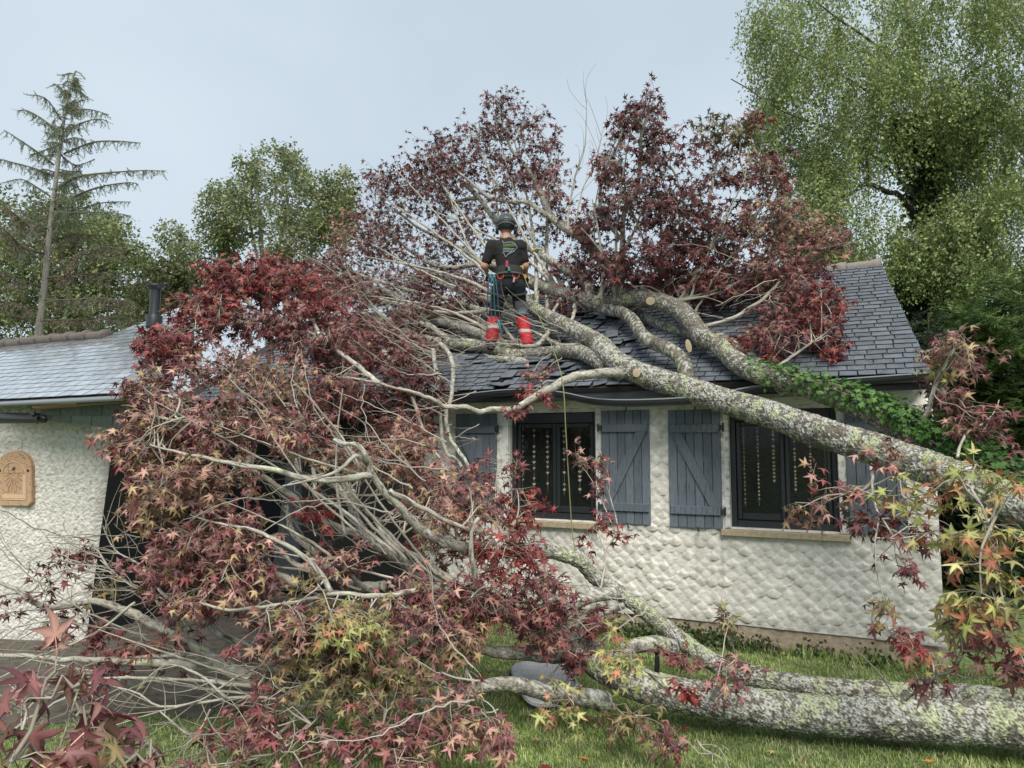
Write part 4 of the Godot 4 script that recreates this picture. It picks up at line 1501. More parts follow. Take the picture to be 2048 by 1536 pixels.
func lawn_limbs() -> void:
	var t := lawn_tree
	limb(t, 160, 56, 1.0, [4050, 1690, 3.2, 3100, 1555, 3.6, 2420, 1480, 3.9, 2250, 1468, 4.2, 2048, 1452, 4.55, 1850, 1440, 4.75, 1700, 1434, 4.85, 1550, 1420, 4.95, 1420, 1401, 5.05, 1300, 1376, 5.2, 1220, 1342, 5.35, 1170, 1305, 5.5, 1145, 1275, 5.6], "trunk")
	limb(t, 66, 26, 1.0, [2300, 1436, 4.5, 2000, 1402, 5.0, 1900, 1394, 5.25, 1750, 1386, 5.5, 1600, 1370, 5.7, 1480, 1348, 5.85, 1400, 1308, 6.0, 1340, 1262, 6.1, 1280, 1215, 6.15, 1230, 1180, 6.2, 1190, 1155, 6.2, 1160, 1124, 6.15, 1120, 1108, 6.1, 1080, 1102, 6.0, 1040, 1105, 5.95], "trunk")
	limb(t, 36, 24, 0.9, [1345, 1296, 5.95, 1310, 1288, 5.8, 1265, 1294, 5.65, 1215, 1318, 5.5])
	limb(t, 27, 22, 0.9, [1230, 1186, 6.15, 1184, 1193, 5.95, 1144, 1213, 5.8, 1115, 1240, 5.6])
	limb(t, 14, 8, 0.5, [1245, 1212, 6.0, 1189, 1233, 5.75, 1144, 1258, 5.55, 1119, 1278, 5.4, 1095, 1310, 5.2])
	limb(t, 40, 14, 0.8, [1215, 1405, 5.1, 1176, 1396, 5.05, 1112, 1390, 5.0, 1061, 1376, 4.95, 1011, 1368, 4.9, 960, 1376, 4.85, 900, 1387, 4.8, 820, 1405, 4.75, 750, 1402, 4.7, 680, 1408, 4.65])
	limb(t, 44, 8, 0.5, [1160, 1298, 5.5, 1110, 1308, 5.35, 1060, 1306, 5.25, 982, 1302, 5.15, 931, 1294, 5.1, 880, 1270, 5.1])
	limb(t, 40, 20, 0.4, [1150, 1285, 5.5, 1080, 1250, 5.45, 1000, 1220, 5.4, 934, 1194, 5.4, 897, 1179, 5.4, 863, 1155, 5.45, 816, 1128, 5.5, 779, 1104, 5.55, 738, 1077, 5.65, 718, 1057, 5.75, 708, 1030, 5.8, 708, 1003, 5.9, 691, 966, 6.0])
	limb(t, 16, 9, 0.1, [722, 1073, 5.65, 674, 1054, 5.55, 643, 1037, 5.5, 603, 1006, 5.4, 569, 983, 5.35, 538, 962, 5.3, 505, 938, 5.2, 470, 915, 5.2])
	limb(t, 24, 8, 0.1, [960, 1115, 5.5, 907, 1088, 5.35, 887, 1084, 5.3, 857, 1069, 5.2, 823, 1040, 5.1, 792, 1006, 5.0, 765, 979, 4.95, 745, 952, 4.9, 735, 928, 4.85, 728, 905, 4.8, 714, 889, 4.8, 691, 887, 4.8, 668, 880, 4.85])
	limb(t, 15, 4, 0.1, [745, 950, 4.9, 724, 953, 4.85, 684, 958, 4.8, 643, 960, 4.8, 603, 955, 4.8, 569, 945, 4.8, 528, 937, 4.8, 491, 932, 4.85, 430, 920, 4.9, 360, 905, 5.0, 300, 890, 5.1])
	limb(t, 10, 3, 0.1, [735, 928, 4.85, 715, 912, 4.8, 700, 920, 4.75, 680, 940, 4.7, 640, 955, 4.65, 600, 965, 4.6, 565, 972, 4.6])
	limb(t, 11, 6, 0.1, [779, 981, 4.95, 806, 996, 5.0, 853, 1020, 5.1, 890, 1040, 5.15, 924, 1054, 5.2, 955, 1064, 5.25, 1016, 1070, 5.4])
	limb(t, 8, 13, 0.1, [957, 1036, 4.9, 948, 1052, 4.85, 943, 1075, 4.85, 941, 1108, 4.85, 951, 1152, 4.9, 956, 1190, 5.0])
	limb(t, 30, 7, 0.3, [940, 1192, 5.35, 890, 1186, 5.2, 846, 1175, 5.15, 779, 1172, 5.2])
	limb(t, 22, 9, 0.4, [770, 1172, 5.25, 701, 1179, 5.3, 677, 1155, 5.35, 650, 1128, 5.4, 623, 1098, 5.5, 592, 1074, 5.6, 579, 1050, 5.7, 572, 1010, 5.8])
	limb(t, 24, 5, 0.3, [760, 1176, 5.2, 701, 1172, 5.15, 670, 1155, 5.1, 630, 1145, 5.1, 586, 1125, 5.1, 552, 1094, 5.1, 520, 1060, 5.1])
	limb(t, 17, 5, 0.4, [596, 1169, 5.0, 559, 1148, 5.0, 538, 1125, 5.0, 525, 1100, 5.0])
	limb(t, 13, 5, 0.1, [873, 1177, 5.0, 819, 1182, 4.85, 779, 1192, 4.75, 728, 1192, 4.65, 663, 1186, 4.6, 630, 1196, 4.55, 575, 1206, 4.5, 508, 1216, 4.4, 460, 1219, 4.4, 400, 1206, 4.4])
	limb(t, 12, 3, 0.1, [662, 1184, 4.6, 643, 1148, 4.6, 623, 1125, 4.6, 599, 1108, 4.6, 559, 1084, 4.6, 525, 1067, 4.6, 491, 1057, 4.6, 430, 1045, 4.7, 380, 1030, 4.8])
	limb(t, 22, 5, 0.4, [880, 1262, 5.3, 833, 1230, 5.4, 799, 1206, 5.5, 760, 1190, 5.5])
	limb(t, 18, 7, 0.2, [925, 1185, 5.35, 880, 1145, 5.4, 840, 1118, 5.4, 806, 1098, 5.5, 765, 1064, 5.6, 748, 1037, 5.7, 731, 1020, 5.8])
	limb(t, 8, 5, 0.1, [900, 1222, 5.0, 833, 1231, 4.9, 779, 1240, 4.8, 731, 1264, 4.7])
	limb(t, 9, 8, 0.3, [630, 990, 6.5, 627, 940, 6.6, 622, 900, 6.7, 618, 860, 6.8])
	limb(t, 10, 8, 0.3, [500, 1000, 6.5, 498, 950, 6.6, 497, 900, 6.7])
	limb(t, 12, 5, 0.2, [705, 1030, 5.8, 690, 990, 5.9, 660, 960, 6.1, 625, 980, 6.2, 600, 950, 6.3])
	limb(t, 32, 7, 0.3, [600, 1395, 4.8, 545, 1368, 4.85, 500, 1358, 4.9, 450, 1333, 5.0, 410, 1308, 5.05, 375, 1288, 5.1, 325, 1258, 5.2, 280, 1233, 5.25, 240, 1218, 5.3, 190, 1203, 5.3, 125, 1213, 5.2, 75, 1208, 5.1, 30, 1178, 5.1, -30, 1155, 5.1])
	limb(t, 18, 7, 0.2, [440, 1337, 5.0, 350, 1328, 4.95, 250, 1323, 4.9, 190, 1320, 4.9, 125, 1318, 4.85, 50, 1313, 4.8, -30, 1305, 4.8])
	limb(t, 10, 5, 0.4, [400, 1312, 5.0, 370, 1308, 5.0, 300, 1313, 5.0, 225, 1323, 5.0, 150, 1335, 4.9])
	limb(t, 16, 4, 0.4, [545, 1310, 5.1, 500, 1290, 5.1, 440, 1270, 5.15, 400, 1235, 5.2, 330, 1190, 5.3, 290, 1140, 5.4])
	limb(t, 14, 3, 0.4, [700, 1330, 5.0, 640, 1315, 5.0, 580, 1300, 5.05, 520, 1300, 5.1])
	limb(t, 14, 3, 0.4, [900, 1360, 5.0, 830, 1345, 5.0, 760, 1350, 5.0, 690, 1345, 5.0])
	# right: thin shoots off the big trunk
	bare(t, 4, 2, [1795, 1400, 4.6, 1760, 1350, 4.5, 1733, 1319, 4.45, 1687, 1281, 4.4], 2, 0.25)
	limb(t, 5, 2, 0.1, [1846, 1400, 4.6, 1826, 1333, 4.3, 1800, 1295, 4.25, 1780, 1265, 4.2])
	limb(t, 6, 2, 0.1, [1810, 1400, 4.5, 1850, 1370, 3.9, 1892, 1347, 3.4, 1938, 1356, 3.1, 2008, 1351, 2.9, 2060, 1330, 2.8])
	limb(t, 5, 2, 0.1, [1892, 1347, 3.4, 1924, 1314, 3.3, 1929, 1263, 3.2, 1935, 1230, 3.2])
	limb(t, 5, 2, 0.1, [1500, 1370, 5.4, 1480, 1330, 5.2, 1465, 1290, 5.1, 1458, 1240, 5.0])
	limb(t, 5, 2, 0.1, [1200, 1185, 6.0, 1208, 1140, 6.2, 1212, 1100, 6.3, 1235, 1060, 6.4, 1222, 1000, 6.5, 1205, 950, 6.6])
	limb(t, 5, 2, 0.1, [1330, 1375, 4.9, 1300, 1350, 4.8, 1265, 1320, 4.75, 1240, 1300, 4.7])
	limb(t, 5, 2, 0.1, [1420, 1400, 4.8, 1440, 1365, 4.7, 1480, 1345, 4.7, 1520, 1330, 4.7])
	# near stems in the lower left corner
	limb(t, 9, 3, 0.1, [150, 2450, 2.0, 60, 1700, 1.7, 106, 1535, 1.7, 131, 1460, 1.7, 150, 1397, 1.7, 169, 1344, 1.7])
	limb(t, 8, 3, 0.1, [200, 2450, 2.0, 120, 1660, 1.75, 137, 1535, 1.75, 169, 1460, 1.75, 184, 1397, 1.75])
	limb(t, 7, 3, 0.1, [260, 2450, 2.0, 200, 1640, 1.8, 215, 1545, 1.8, 225, 1500, 1.8])
	limb(t, 8, 3, 0.1, [320, 2450, 2.05, 270, 1650, 1.85, 290, 1535, 1.85, 300, 1490, 1.85])
	limb(t, 7, 3, 0.1, [80, 2450, 1.95, -20, 1640, 1.6, 10, 1560, 1.6, 30, 1500, 1.6])
	# bare pale twigs sprawled over the path and lawn
	bare(t, 8, 3, [665, 1413, 4.5, 630, 1420, 4.45, 570, 1403, 4.4, 500, 1393, 4.35, 410, 1403, 4.3, 320, 1413, 4.3, 280, 1388, 4.3, 225, 1373, 4.3], 9, 0.5)
	bare(t, 8, 3, [620, 1400, 4.4, 600, 1423, 4.3, 575, 1453, 4.2, 540, 1478, 4.1, 490, 1496, 4.0, 430, 1488, 4.0, 375, 1468, 4.0, 320, 1423, 4.0], 9, 0.5)
	bare(t, 7, 4, [545, 1323, 4.6, 535, 1340, 4.5, 525, 1358, 4.4, 510, 1380, 4.3, 495, 1395, 4.25], 4, 0.4)
	bare(t, 7, 3, [770, 1420, 4.3, 765, 1458, 4.1, 750, 1488, 3.95, 725, 1520, 3.8, 690, 1560, 3.7], 5, 0.4)
	bare(t, 6, 3, [935, 1295, 4.8, 930, 1335, 4.7, 945, 1365, 4.6, 935, 1400, 4.5], 5, 0.4)
	bare(t, 6, 2, [560, 1320, 4.7, 500, 1340, 4.5, 440, 1375, 4.4, 400, 1400, 4.3, 330, 1420, 4.2, 230, 1450, 4.1], 8, 0.5)
	bare(t, 6, 2, [450, 1395, 4.3, 420, 1365, 4.3, 380, 1340, 4.4, 330, 1330, 4.5, 280, 1370, 4.5], 8, 0.45)
	bare(t, 6, 2, [270, 1205, 5.0, 200, 1260, 4.8, 140, 1290, 4.7, 80, 1310, 4.6, 20, 1345, 4.5, -30, 1370, 4.4], 7, 0.5)
	bare(t, 5, 2, [160, 1250, 5.0, 110, 1240, 4.9, 50, 1250, 4.9, -20, 1270, 4.8], 8, 0.5)
	bare(t, 6, 2, [40, 1480, 3.6, 52, 1420, 3.7, 35, 1385, 3.7, 10, 1360, 3.8], 5, 0.4)
	bare(t, 5, 2, [52, 1420, 3.7, 90, 1390, 3.9, 160, 1380, 4.1, 240, 1360, 4.3], 6, 0.45)
	bare(t, 6, 2, [330, 1230, 5.2, 300, 1180, 5.3, 280, 1130, 5.4, 230, 1100, 5.5, 205, 1050, 5.5], 12, 0.6)
	bare(t, 5, 2, [380, 1260, 5.1, 330, 1200, 5.2, 260, 1170, 5.3, 200, 1120, 5.4], 12, 0.6)
	bare(t, 5, 2, [640, 1430, 4.2, 600, 1470, 4.0, 560, 1500, 3.9, 500, 1520, 3.8, 420, 1530, 3.7], 7, 0.5)
	bare(t, 5, 2, [420, 1420, 4.2, 400, 1460, 4.0, 370, 1490, 3.9, 340, 1500, 3.8], 6, 0.4)
	bare(t, 5, 2, [860, 1400, 4.4, 900, 1430, 4.2, 960, 1450, 4.1, 1000, 1480, 4.0], 5, 0.3)
	bare(t, 4, 2, [1220, 1400, 4.9, 1250, 1430, 4.7, 1300, 1430, 4.6], 3, 0.25)
	bare(t, 4, 1.5, [1395, 1480, 4.3, 1410, 1500, 4.2, 1440, 1515, 4.1, 1465, 1545, 4.0], 3, 0.25)
	bare(t, 6, 2, [690, 1290, 4.8, 640, 1330, 4.6, 590, 1350, 4.5, 550, 1345, 4.5], 6, 0.4)
	bare(t, 6, 2, [880, 1330, 4.8, 850, 1310, 4.7, 800, 1320, 4.7, 730, 1330, 4.7], 6, 0.4)


func fan(t: Wood, from: Array, d0: float, targets: Array, d1: float, w: float) -> void:  # slender limbs spreading from a fork
	for g in targets:
		var a: Array = from[rng.randi() % from.size()]
		var bow := rng.randf_range(-26, 30)
		var x0: float = a[0] + rng.randf_range(-14, 14)
		var y0: float = a[1] + rng.randf_range(-10, 10)
		var x1: float = g[0] + rng.randf_range(-20, 20)
		var y1: float = g[1] + rng.randf_range(-20, 20)
		var n := Vector2(y1 - y0, x0 - x1).normalized() * bow
		var e := d1 + rng.randf_range(-0.25, 0.25)
		limb(t, w * rng.randf_range(0.7, 1.2), 2.0, 0.15, [x0, y0, d0, lerpf(x0, x1, 0.35) + n.x, lerpf(y0, y1, 0.35) + n.y, lerpf(d0, e, 0.35), lerpf(x0, x1, 0.7) + n.x * 0.7, lerpf(y0, y1, 0.7) + n.y * 0.7, lerpf(d0, e, 0.7), x1, y1, e])


func tangle(t: Wood, x0: float, x1: float, y0: float, y1: float, d0: float, d1: float, n: int) -> void:  # bare twigs sprawled over the ground
	for k in n:
		var x := rng.randf_range(x0, x1)
		var y := rng.randf_range(y0, y1)
		var d := rng.randf_range(d0, d1)
		var a := P(x, y, d)
		a.y = maxf(a.y, 0.02)
		var w := rng.randf_range(2.3, 4.2)
		var l := rng.randf_range(0.4, 1.5)
		var dir := Vector3(cos(w), rng.randf_range(-0.15, 0.45), sin(w) * 0.7).normalized()
		var pts := PackedVector3Array([a])
		for j in 3:
			dir = (dir + ball() * 0.6).normalized()
			var q := pts[j] + dir * l / 3.0
			q.y = maxf(q.y, 0.015)
			pts.push_back(q)
		pts = curve(pts, 0.06)
		for j in range(1, pts.size()):
			pts[j] += ball() * 0.012
		var shade := rng.randf_range(0.4, 1.2)
		simple_rod(t.twigs, pts, rng.randf_range(0.003, 0.008), 0.002, 5, Color(0.40, 0.38, 0.335) * shade)
		for j in rng.randi_range(1, 4):
			var i := rng.randi_range(1, pts.size() - 2)
			var to := pts[i] + ((pts[i + 1] - pts[i]).normalized() + ball() * 0.9).normalized() * rng.randf_range(0.12, 0.4)
			to.y = maxf(to.y, 0.012)
			shoot(t, pts[i], to, 0.0035, LEAF.bronze, 0, 0.08)


func roof_leaves() -> void:
	var t := roof_tree
	for c in [
		[1010, 230, 11.8, 60, 55, 0.8, 26, "purple"], [950, 290, 12, 90, 65, 1.0, 44, "purple"], [1075, 285, 11.4, 65, 80, 0.8, 30, "purple"], [870, 315, 12.3, 80, 65, 1.0, 42, "purple"],
		[795, 372, 12.5, 80, 65, 1.0, 46, "purple"], [755, 440, 12.5, 80, 60, 1.0, 44, "plum"], [900, 400, 12.2, 110, 80, 1.0, 60, "purple"], [1040, 370, 11.5, 80, 70, 1.0, 36, "purple"], [1110, 360, 10.8, 45, 60, 0.6, 18, "plum"],
		[1010, 470, 11.8, 120, 70, 0.8, 34, "purple"], [880, 500, 12.2, 110, 60, 1.0, 40, "purple"], [735, 510, 12.5, 90, 60, 1.0, 46, "plum"], [690, 450, 12.6, 35, 40, 0.6, 14, "bronze"], [650, 560, 12.4, 90, 50, 1.0, 70, "purple"], [720, 580, 11.6, 90, 45, 0.8, 44, "plum"], [850, 555, 11.8, 90, 40, 0.8, 40, "purple"], [940, 590, 10.9, 60, 40, 0.5, 22, "purple"], [700, 650, 9.6, 70, 45, 0.7, 34, "plum"], [860, 620, 10.8, 90, 40, 0.6, 34, "purple"], [940, 570, 11.6, 60, 40, 0.6, 20, "purple"], [820, 700, 9.6, 80, 40, 0.4, 26, "plum"], [1130, 610, 9.9, 60, 40, 0.5, 12, "purple"],
		[800, 590, 12.2, 130, 40, 0.7, 44, "purple"], [880, 650, 10.9, 110, 40, 0.4, 28, "purple"], [760, 680, 10, 90, 50, 0.7, 34, "purple"], [980, 645, 10.4, 60, 40, 0.3, 10, "purple"],
		[1295, 225, 9.0, 42, 48, 0.5, 17, "purple"], [1248, 235, 9.2, 34, 36, 0.5, 12, "purple"], [1312, 300, 9.0, 55, 60, 0.7, 26, "purple"], [1225, 320, 9.3, 45, 45, 0.6, 18, "plum"], [1270, 395, 9.2, 85, 70, 0.9, 42, "purple"],
		[1190, 440, 9.6, 60, 55, 0.7, 24, "purple"], [1355, 420, 9.0, 70, 80, 0.9, 46, "purple"], [1300, 515, 9.0, 130, 60, 0.9, 84, "purple"], [1440, 470, 8.8, 75, 80, 0.8, 44, "purple"], [1180, 520, 10.1, 80, 50, 0.7, 24, "purple"], [1120, 440, 10.8, 60, 50, 0.6, 10, "purple"], [1150, 540, 10.2, 60, 40, 0.5, 14, "plum"],
		[1425, 262, 8.8, 38, 30, 0.4, 9, "olive"], [1478, 268, 8.8, 48, 36, 0.5, 12, "olive"], [1512, 240, 8.8, 22, 26, 0.3, 6, "crimson"], [1455, 335, 8.8, 38, 50, 0.5, 14, "plum"], [1535, 355, 8.6, 50, 60, 0.6, 22, "plum"], [1395, 310, 8.9, 30, 40, 0.4, 5, "plum"],
		[1535, 440, 8.6, 65, 55, 0.7, 30, "bronze"], [1595, 465, 8.4, 70, 45, 0.6, 28, "bronze"], [1655, 480, 8.0, 50, 32, 0.4, 13, "rose"], [1560, 535, 8.2, 105, 55, 0.7, 62, "plum"], [1450, 565, 8.7, 105, 50, 0.6, 70, "plum"], [1345, 560, 9.1, 75, 36, 0.5, 24, "plum"],
		[1595, 605, 7.7, 75, 50, 0.5, 34, "plum"], [1650, 620, 7.3, 50, 60, 0.35, 22, "crimson"], [1560, 670, 7.3, 85, 38, 0.35, 26, "plum"], [1655, 690, 7.05, 40, 24, 0.2, 8, "crimson"], [1480, 690, 7.4, 50, 20, 0.25, 8, "crimson"], [1537, 716, 7.0, 22, 14, 0.1, 3, "crimson"],
		[1200, 560, 9.9, 70, 35, 0.5, 16, "purple"], [1075, 785, 6.9, 40, 16, 0.2, 5, "crimson"], [1035, 815, 6.7, 20, 12, 0.2, 3, "plum"], [1080, 745, 8.3, 50, 18, 0.2, 6, "rose"],
		[480, 560, 8.1, 85, 52, 0.7, 62, "crimson"], [570, 560, 8.1, 80, 58, 0.7, 52, "crimson"], [635, 600, 7.9, 62, 60, 0.6, 38, "crimson"], [420, 620, 7.4, 70, 50, 0.6, 48, "crimson"], [540, 645, 7.5, 100, 50, 0.5, 44, "plum"], [335, 690, 6.8, 62, 50, 0.5, 42, "crimson"],
		[600, 690, 7.0, 70, 40, 0.4, 22, "purple"], [690, 700, 7.4, 70, 60, 0.5, 36, "plum"], [665, 790, 6.7, 80, 55, 0.5, 40, "plum"], [780, 750, 7.6, 80, 70, 0.5, 32, "purple"], [845, 800, 7.9, 60, 80, 0.4, 28, "purple"], [800, 860, 7.2, 70, 60, 0.5, 26, "plum"],
		[1900, 690, 5.7, 45, 42, 0.35, 20, "bronze"], [1878, 765, 5.8, 38, 45, 0.3, 15, "rose"], [1935, 725, 5.8, 35, 40, 0.3, 10, "rose"], [1862, 745, 5.8, 25, 22, 0.2, 5, "gold"], [1935, 825, 5.6, 55, 40, 0.4, 15, "plum"], [1965, 875, 5.6, 45, 40, 0.4, 13, "plum"], [1890, 850, 5.7, 30, 40, 0.3, 7, "bronze"],
		[1790, 902, 4.9, 55, 28, 0.25, 6, "rose"], [1880, 925, 3.8, 75, 34, 0.22, 6, "gold"], [1800, 985, 3.75, 55, 32, 0.2, 6, "gold"], [1920, 990, 3.4, 65, 45, 0.25, 6, "gold"], [2005, 955, 3.0, 50, 45, 0.2, 6, "lime"], [1905, 1075, 3.2, 60, 50, 0.25, 7, "lime"],
		[1995, 1080, 3.0, 55, 55, 0.2, 7, "gold"], [1965, 1160, 2.95, 70, 45, 0.2, 8, "gold"], [2030, 1170, 2.9, 35, 50, 0.2, 5, "lime"], [1960, 1215, 3.0, 60, 40, 0.2, 6, "gold"],
		[1790, 1060, 4.5, 65, 40, 0.3, 9, "purple"], [1735, 1040, 4.7, 36, 36, 0.3, 6, "purple"], [1850, 1055, 4.4, 45, 30, 0.3, 6, "purple"], [1800, 1130, 4.35, 42, 34, 0.3, 5, "purple"], [1765, 1200, 4.2, 30, 40, 0.2, 5, "olive"], [1880, 1080, 4.3, 30, 20, 0.2, 3, "purple"],
		[1655, 985, 5.05, 45, 22, 0.25, 4, "bronze"], [1590, 1008, 5.2, 55, 28, 0.25, 7, "bronze"], [1700, 975, 5.0, 35, 18, 0.2, 3, "plum"],
	]:
		clump(t, c[0], c[1], c[2], c[3], c[4], c[5], c[6] if c[2] < 6.5 else int(c[6] * 2.35), c[7], 6 if c[2] > 4.6 else 5, 0.079 if c[2] > 8.4 else (0.074 if c[2] > 4.6 else 0.063))


func lawn_leaves() -> void:
	var t := lawn_tree
	tangle(t, 20, 640, 1340, 1500, 4.0, 5.0, 15)
	tangle(t, 60, 480, 1200, 1340, 4.9, 5.4, 11)
	tangle(t, 640, 1000, 1320, 1460, 4.2, 4.9, 16)
	tangle(t, 190, 330, 1050, 1220, 5.2, 5.7, 16)
	tangle(t, 600, 900, 880, 1250, 5.0, 6.0, 50)
	tangle(t, 1080, 1300, 1180, 1290, 5.5, 6.2, 24)
	for c in [
		[440, 720, 6.5, 95, 55, 0.5, 52, "rose"], [560, 755, 6.3, 110, 55, 0.5, 54, "bronze"], [300, 765, 6.1, 58, 38, 0.4, 30, "rose"], [350, 825, 5.6, 100, 55, 0.5, 52, "rose"], [480, 845, 5.4, 105, 55, 0.5, 56, "rose"], [600, 850, 5.3, 85, 42, 0.4, 38, "rose"],
		[295, 895, 5.3, 75, 55, 0.45, 32, "rose"], [400, 950, 5.0, 115, 60, 0.5, 56, "bronze"], [245, 870, 5.3, 45, 28, 0.3, 12, "bronze"], [330, 1010, 5.0, 75, 55, 0.4, 38, "bronze"], [440, 1060, 4.8, 105, 55, 0.4, 50, "rose"], [350, 1120, 4.85, 75, 60, 0.4, 40, "rose"], [480, 1145, 4.7, 90, 45, 0.35, 38, "rose"],
		[400, 1200, 4.7, 80, 40, 0.35, 24, "rose"], [700, 905, 5.3, 80, 35, 0.3, 16, "bronze"], [800, 905, 6.0, 75, 60, 0.4, 34, "bronze"], [880, 960, 6.0, 70, 45, 0.4, 30, "rose"], [990, 930, 6.2, 55, 38, 0.3, 14, "plum"], [950, 1010, 5.6, 80, 50, 0.4, 32, "rose"], [1045, 1000, 5.8, 50, 40, 0.3, 13, "crimson"],
		[885, 1030, 5.5, 70, 50, 0.4, 22, "bronze"], [862, 990, 6.2, 60, 55, 0.3, 16, "rose"], [890, 1090, 5.8, 70, 40, 0.3, 16, "plum"], [1010, 1100, 5.3, 80, 50, 0.35, 32, "crimson"], [1080, 1180, 5.2, 70, 50, 0.35, 32, "plum"], [960, 1195, 5.0, 95, 50, 0.35, 36, "plum"], [850, 1170, 5.0, 80, 40, 0.3, 18, "rose"], [680, 1110, 5.0, 70, 40, 0.3, 12, "rose"], [620, 1010, 5.3, 60, 35, 0.3, 8, "crimson"],
		[560, 1245, 4.4, 90, 45, 0.3, 26, "rose"], [660, 1235, 4.45, 90, 50, 0.3, 34, "olive"], [730, 1285, 4.4, 95, 50, 0.3, 34, "olive"], [820, 1245, 4.7, 90, 45, 0.35, 32, "rose"], [640, 1330, 4.3, 90, 45, 0.3, 26, "olive"], [900, 1280, 4.8, 80, 50, 0.3, 26, "bronze"], [760, 1360, 4.3, 110, 40, 0.3, 22, "olive"],
		[700, 1250, 4.2, 70, 40, 0.2, 12, "lime"], [540, 1435, 4.1, 70, 32, 0.25, 18, "plum"], [640, 1490, 3.85, 85, 32, 0.25, 15, "rose"], [790, 1462, 4.0, 95, 25, 0.25, 17, "plum"], [900, 1435, 4.2, 95, 28, 0.25, 17, "rose"], [1000, 1475, 4.0, 55, 32, 0.15, 10, "rose"], [850, 1505, 3.8, 70, 20, 0.2, 8, "bronze"],
		[1090, 1250, 5.1, 55, 35, 0.3, 16, "plum"], [1150, 1310, 5.2, 35, 25, 0.2, 7, "purple"], [1240, 1298, 4.75, 50, 26, 0.2, 9, "lime"], [1120, 1415, 4.7, 55, 18, 0.2, 6, "lime"], [1250, 1440, 4.6, 65, 22, 0.25, 8, "olive"], [1370, 1385, 4.7, 35, 14, 0.15, 4, "crimson"], [1450, 1338, 4.7, 60, 16, 0.2, 6, "rose"], [1460, 1232, 5.0, 22, 28, 0.1, 4, "olive"], [1330, 1470, 4.4, 40, 15, 0.2, 5, "plum"], [1350, 1300, 5.3, 40, 20, 0.2, 6, "plum"],
		[1180, 1230, 5.5, 50, 35, 0.3, 12, "purple"], [1212, 1055, 6.4, 38, 30, 0.15, 9, "crimson"], [1205, 940, 6.6, 30, 60, 0.12, 9, "rose"], [1160, 905, 6.7, 18, 18, 0.1, 3, "rose"],
		[150, 1108, 6.2, 48, 20, 0.2, 9, "purple"], [215, 1180, 5.6, 35, 20, 0.2, 5, "olive"], [130, 1225, 5.2, 35, 14, 0.2, 4, "purple"], [50, 1185, 5.1, 45, 20, 0.2, 6, "purple"], [120, 1262, 5.0, 30, 12, 0.2, 4, "purple"], [195, 1262, 5.2, 35, 22, 0.2, 7, "purple"], [240, 1290, 5.1, 60, 18, 0.2, 8, "plum"],
		[1905, 1240, 3.2, 50, 35, 0.2, 5, "lime"], [1995, 1250, 2.95, 55, 38, 0.2, 6, "plum"], [1965, 1300, 3.0, 55, 28, 0.2, 4, "plum"], [1870, 1360, 3.5, 45, 16, 0.2, 3, "plum"], [2036, 1352, 2.8, 22, 30, 0.12, 3, "purple"], [1850, 1320, 4.0, 40, 18, 0.2, 3, "lime"], [1790, 1262, 4.2, 28, 26, 0.2, 5, "crimson"],
		[420, 1470, 3.9, 60, 20, 0.25, 6, "plum"], [200, 1330, 4.8, 60, 20, 0.2, 6, "purple"], [330, 1290, 5.0, 60, 25, 0.25, 8, "plum"], [560, 1330, 4.7, 60, 30, 0.25, 8, "bronze"], [470, 1500, 3.6, 60, 20, 0.2, 5, "rose"], [130, 1325, 1.7, 45, 30, 0.05, 2, "rose"], [85, 1390, 1.68, 40, 35, 0.05, 2, "rose"], [170, 1410, 1.75, 40, 35, 0.05, 2, "rose"], [190, 1460, 1.75, 40, 25, 0.05, 2, "rose"], [40, 1510, 1.6, 45, 30, 0.05, 3, "rose"], [120, 1545, 1.68, 50, 20, 0.05, 2, "bronze"], [275, 1505, 1.85, 40, 20, 0.05, 2, "rose"], [310, 1540, 1.85, 40, 15, 0.05, 2, "rose"], [215, 1520, 1.8, 40, 20, 0.05, 2, "rose"], [265, 1545, 1.8, 50, 15, 0.05, 2, "bronze"], [335, 1530, 1.9, 30, 15, 0.05, 1, "rose"],
	]:
		clump(t, c[0], c[1], c[2], c[3], c[4], c[5], c[6] if c[2] < 4.0 else int(c[6] * 1.4), c[7], 4 if c[2] < 2.0 else 6, (0.080 if c[2] < 2.0 else 0.064) if c[2] < 4.0 else 0.069)


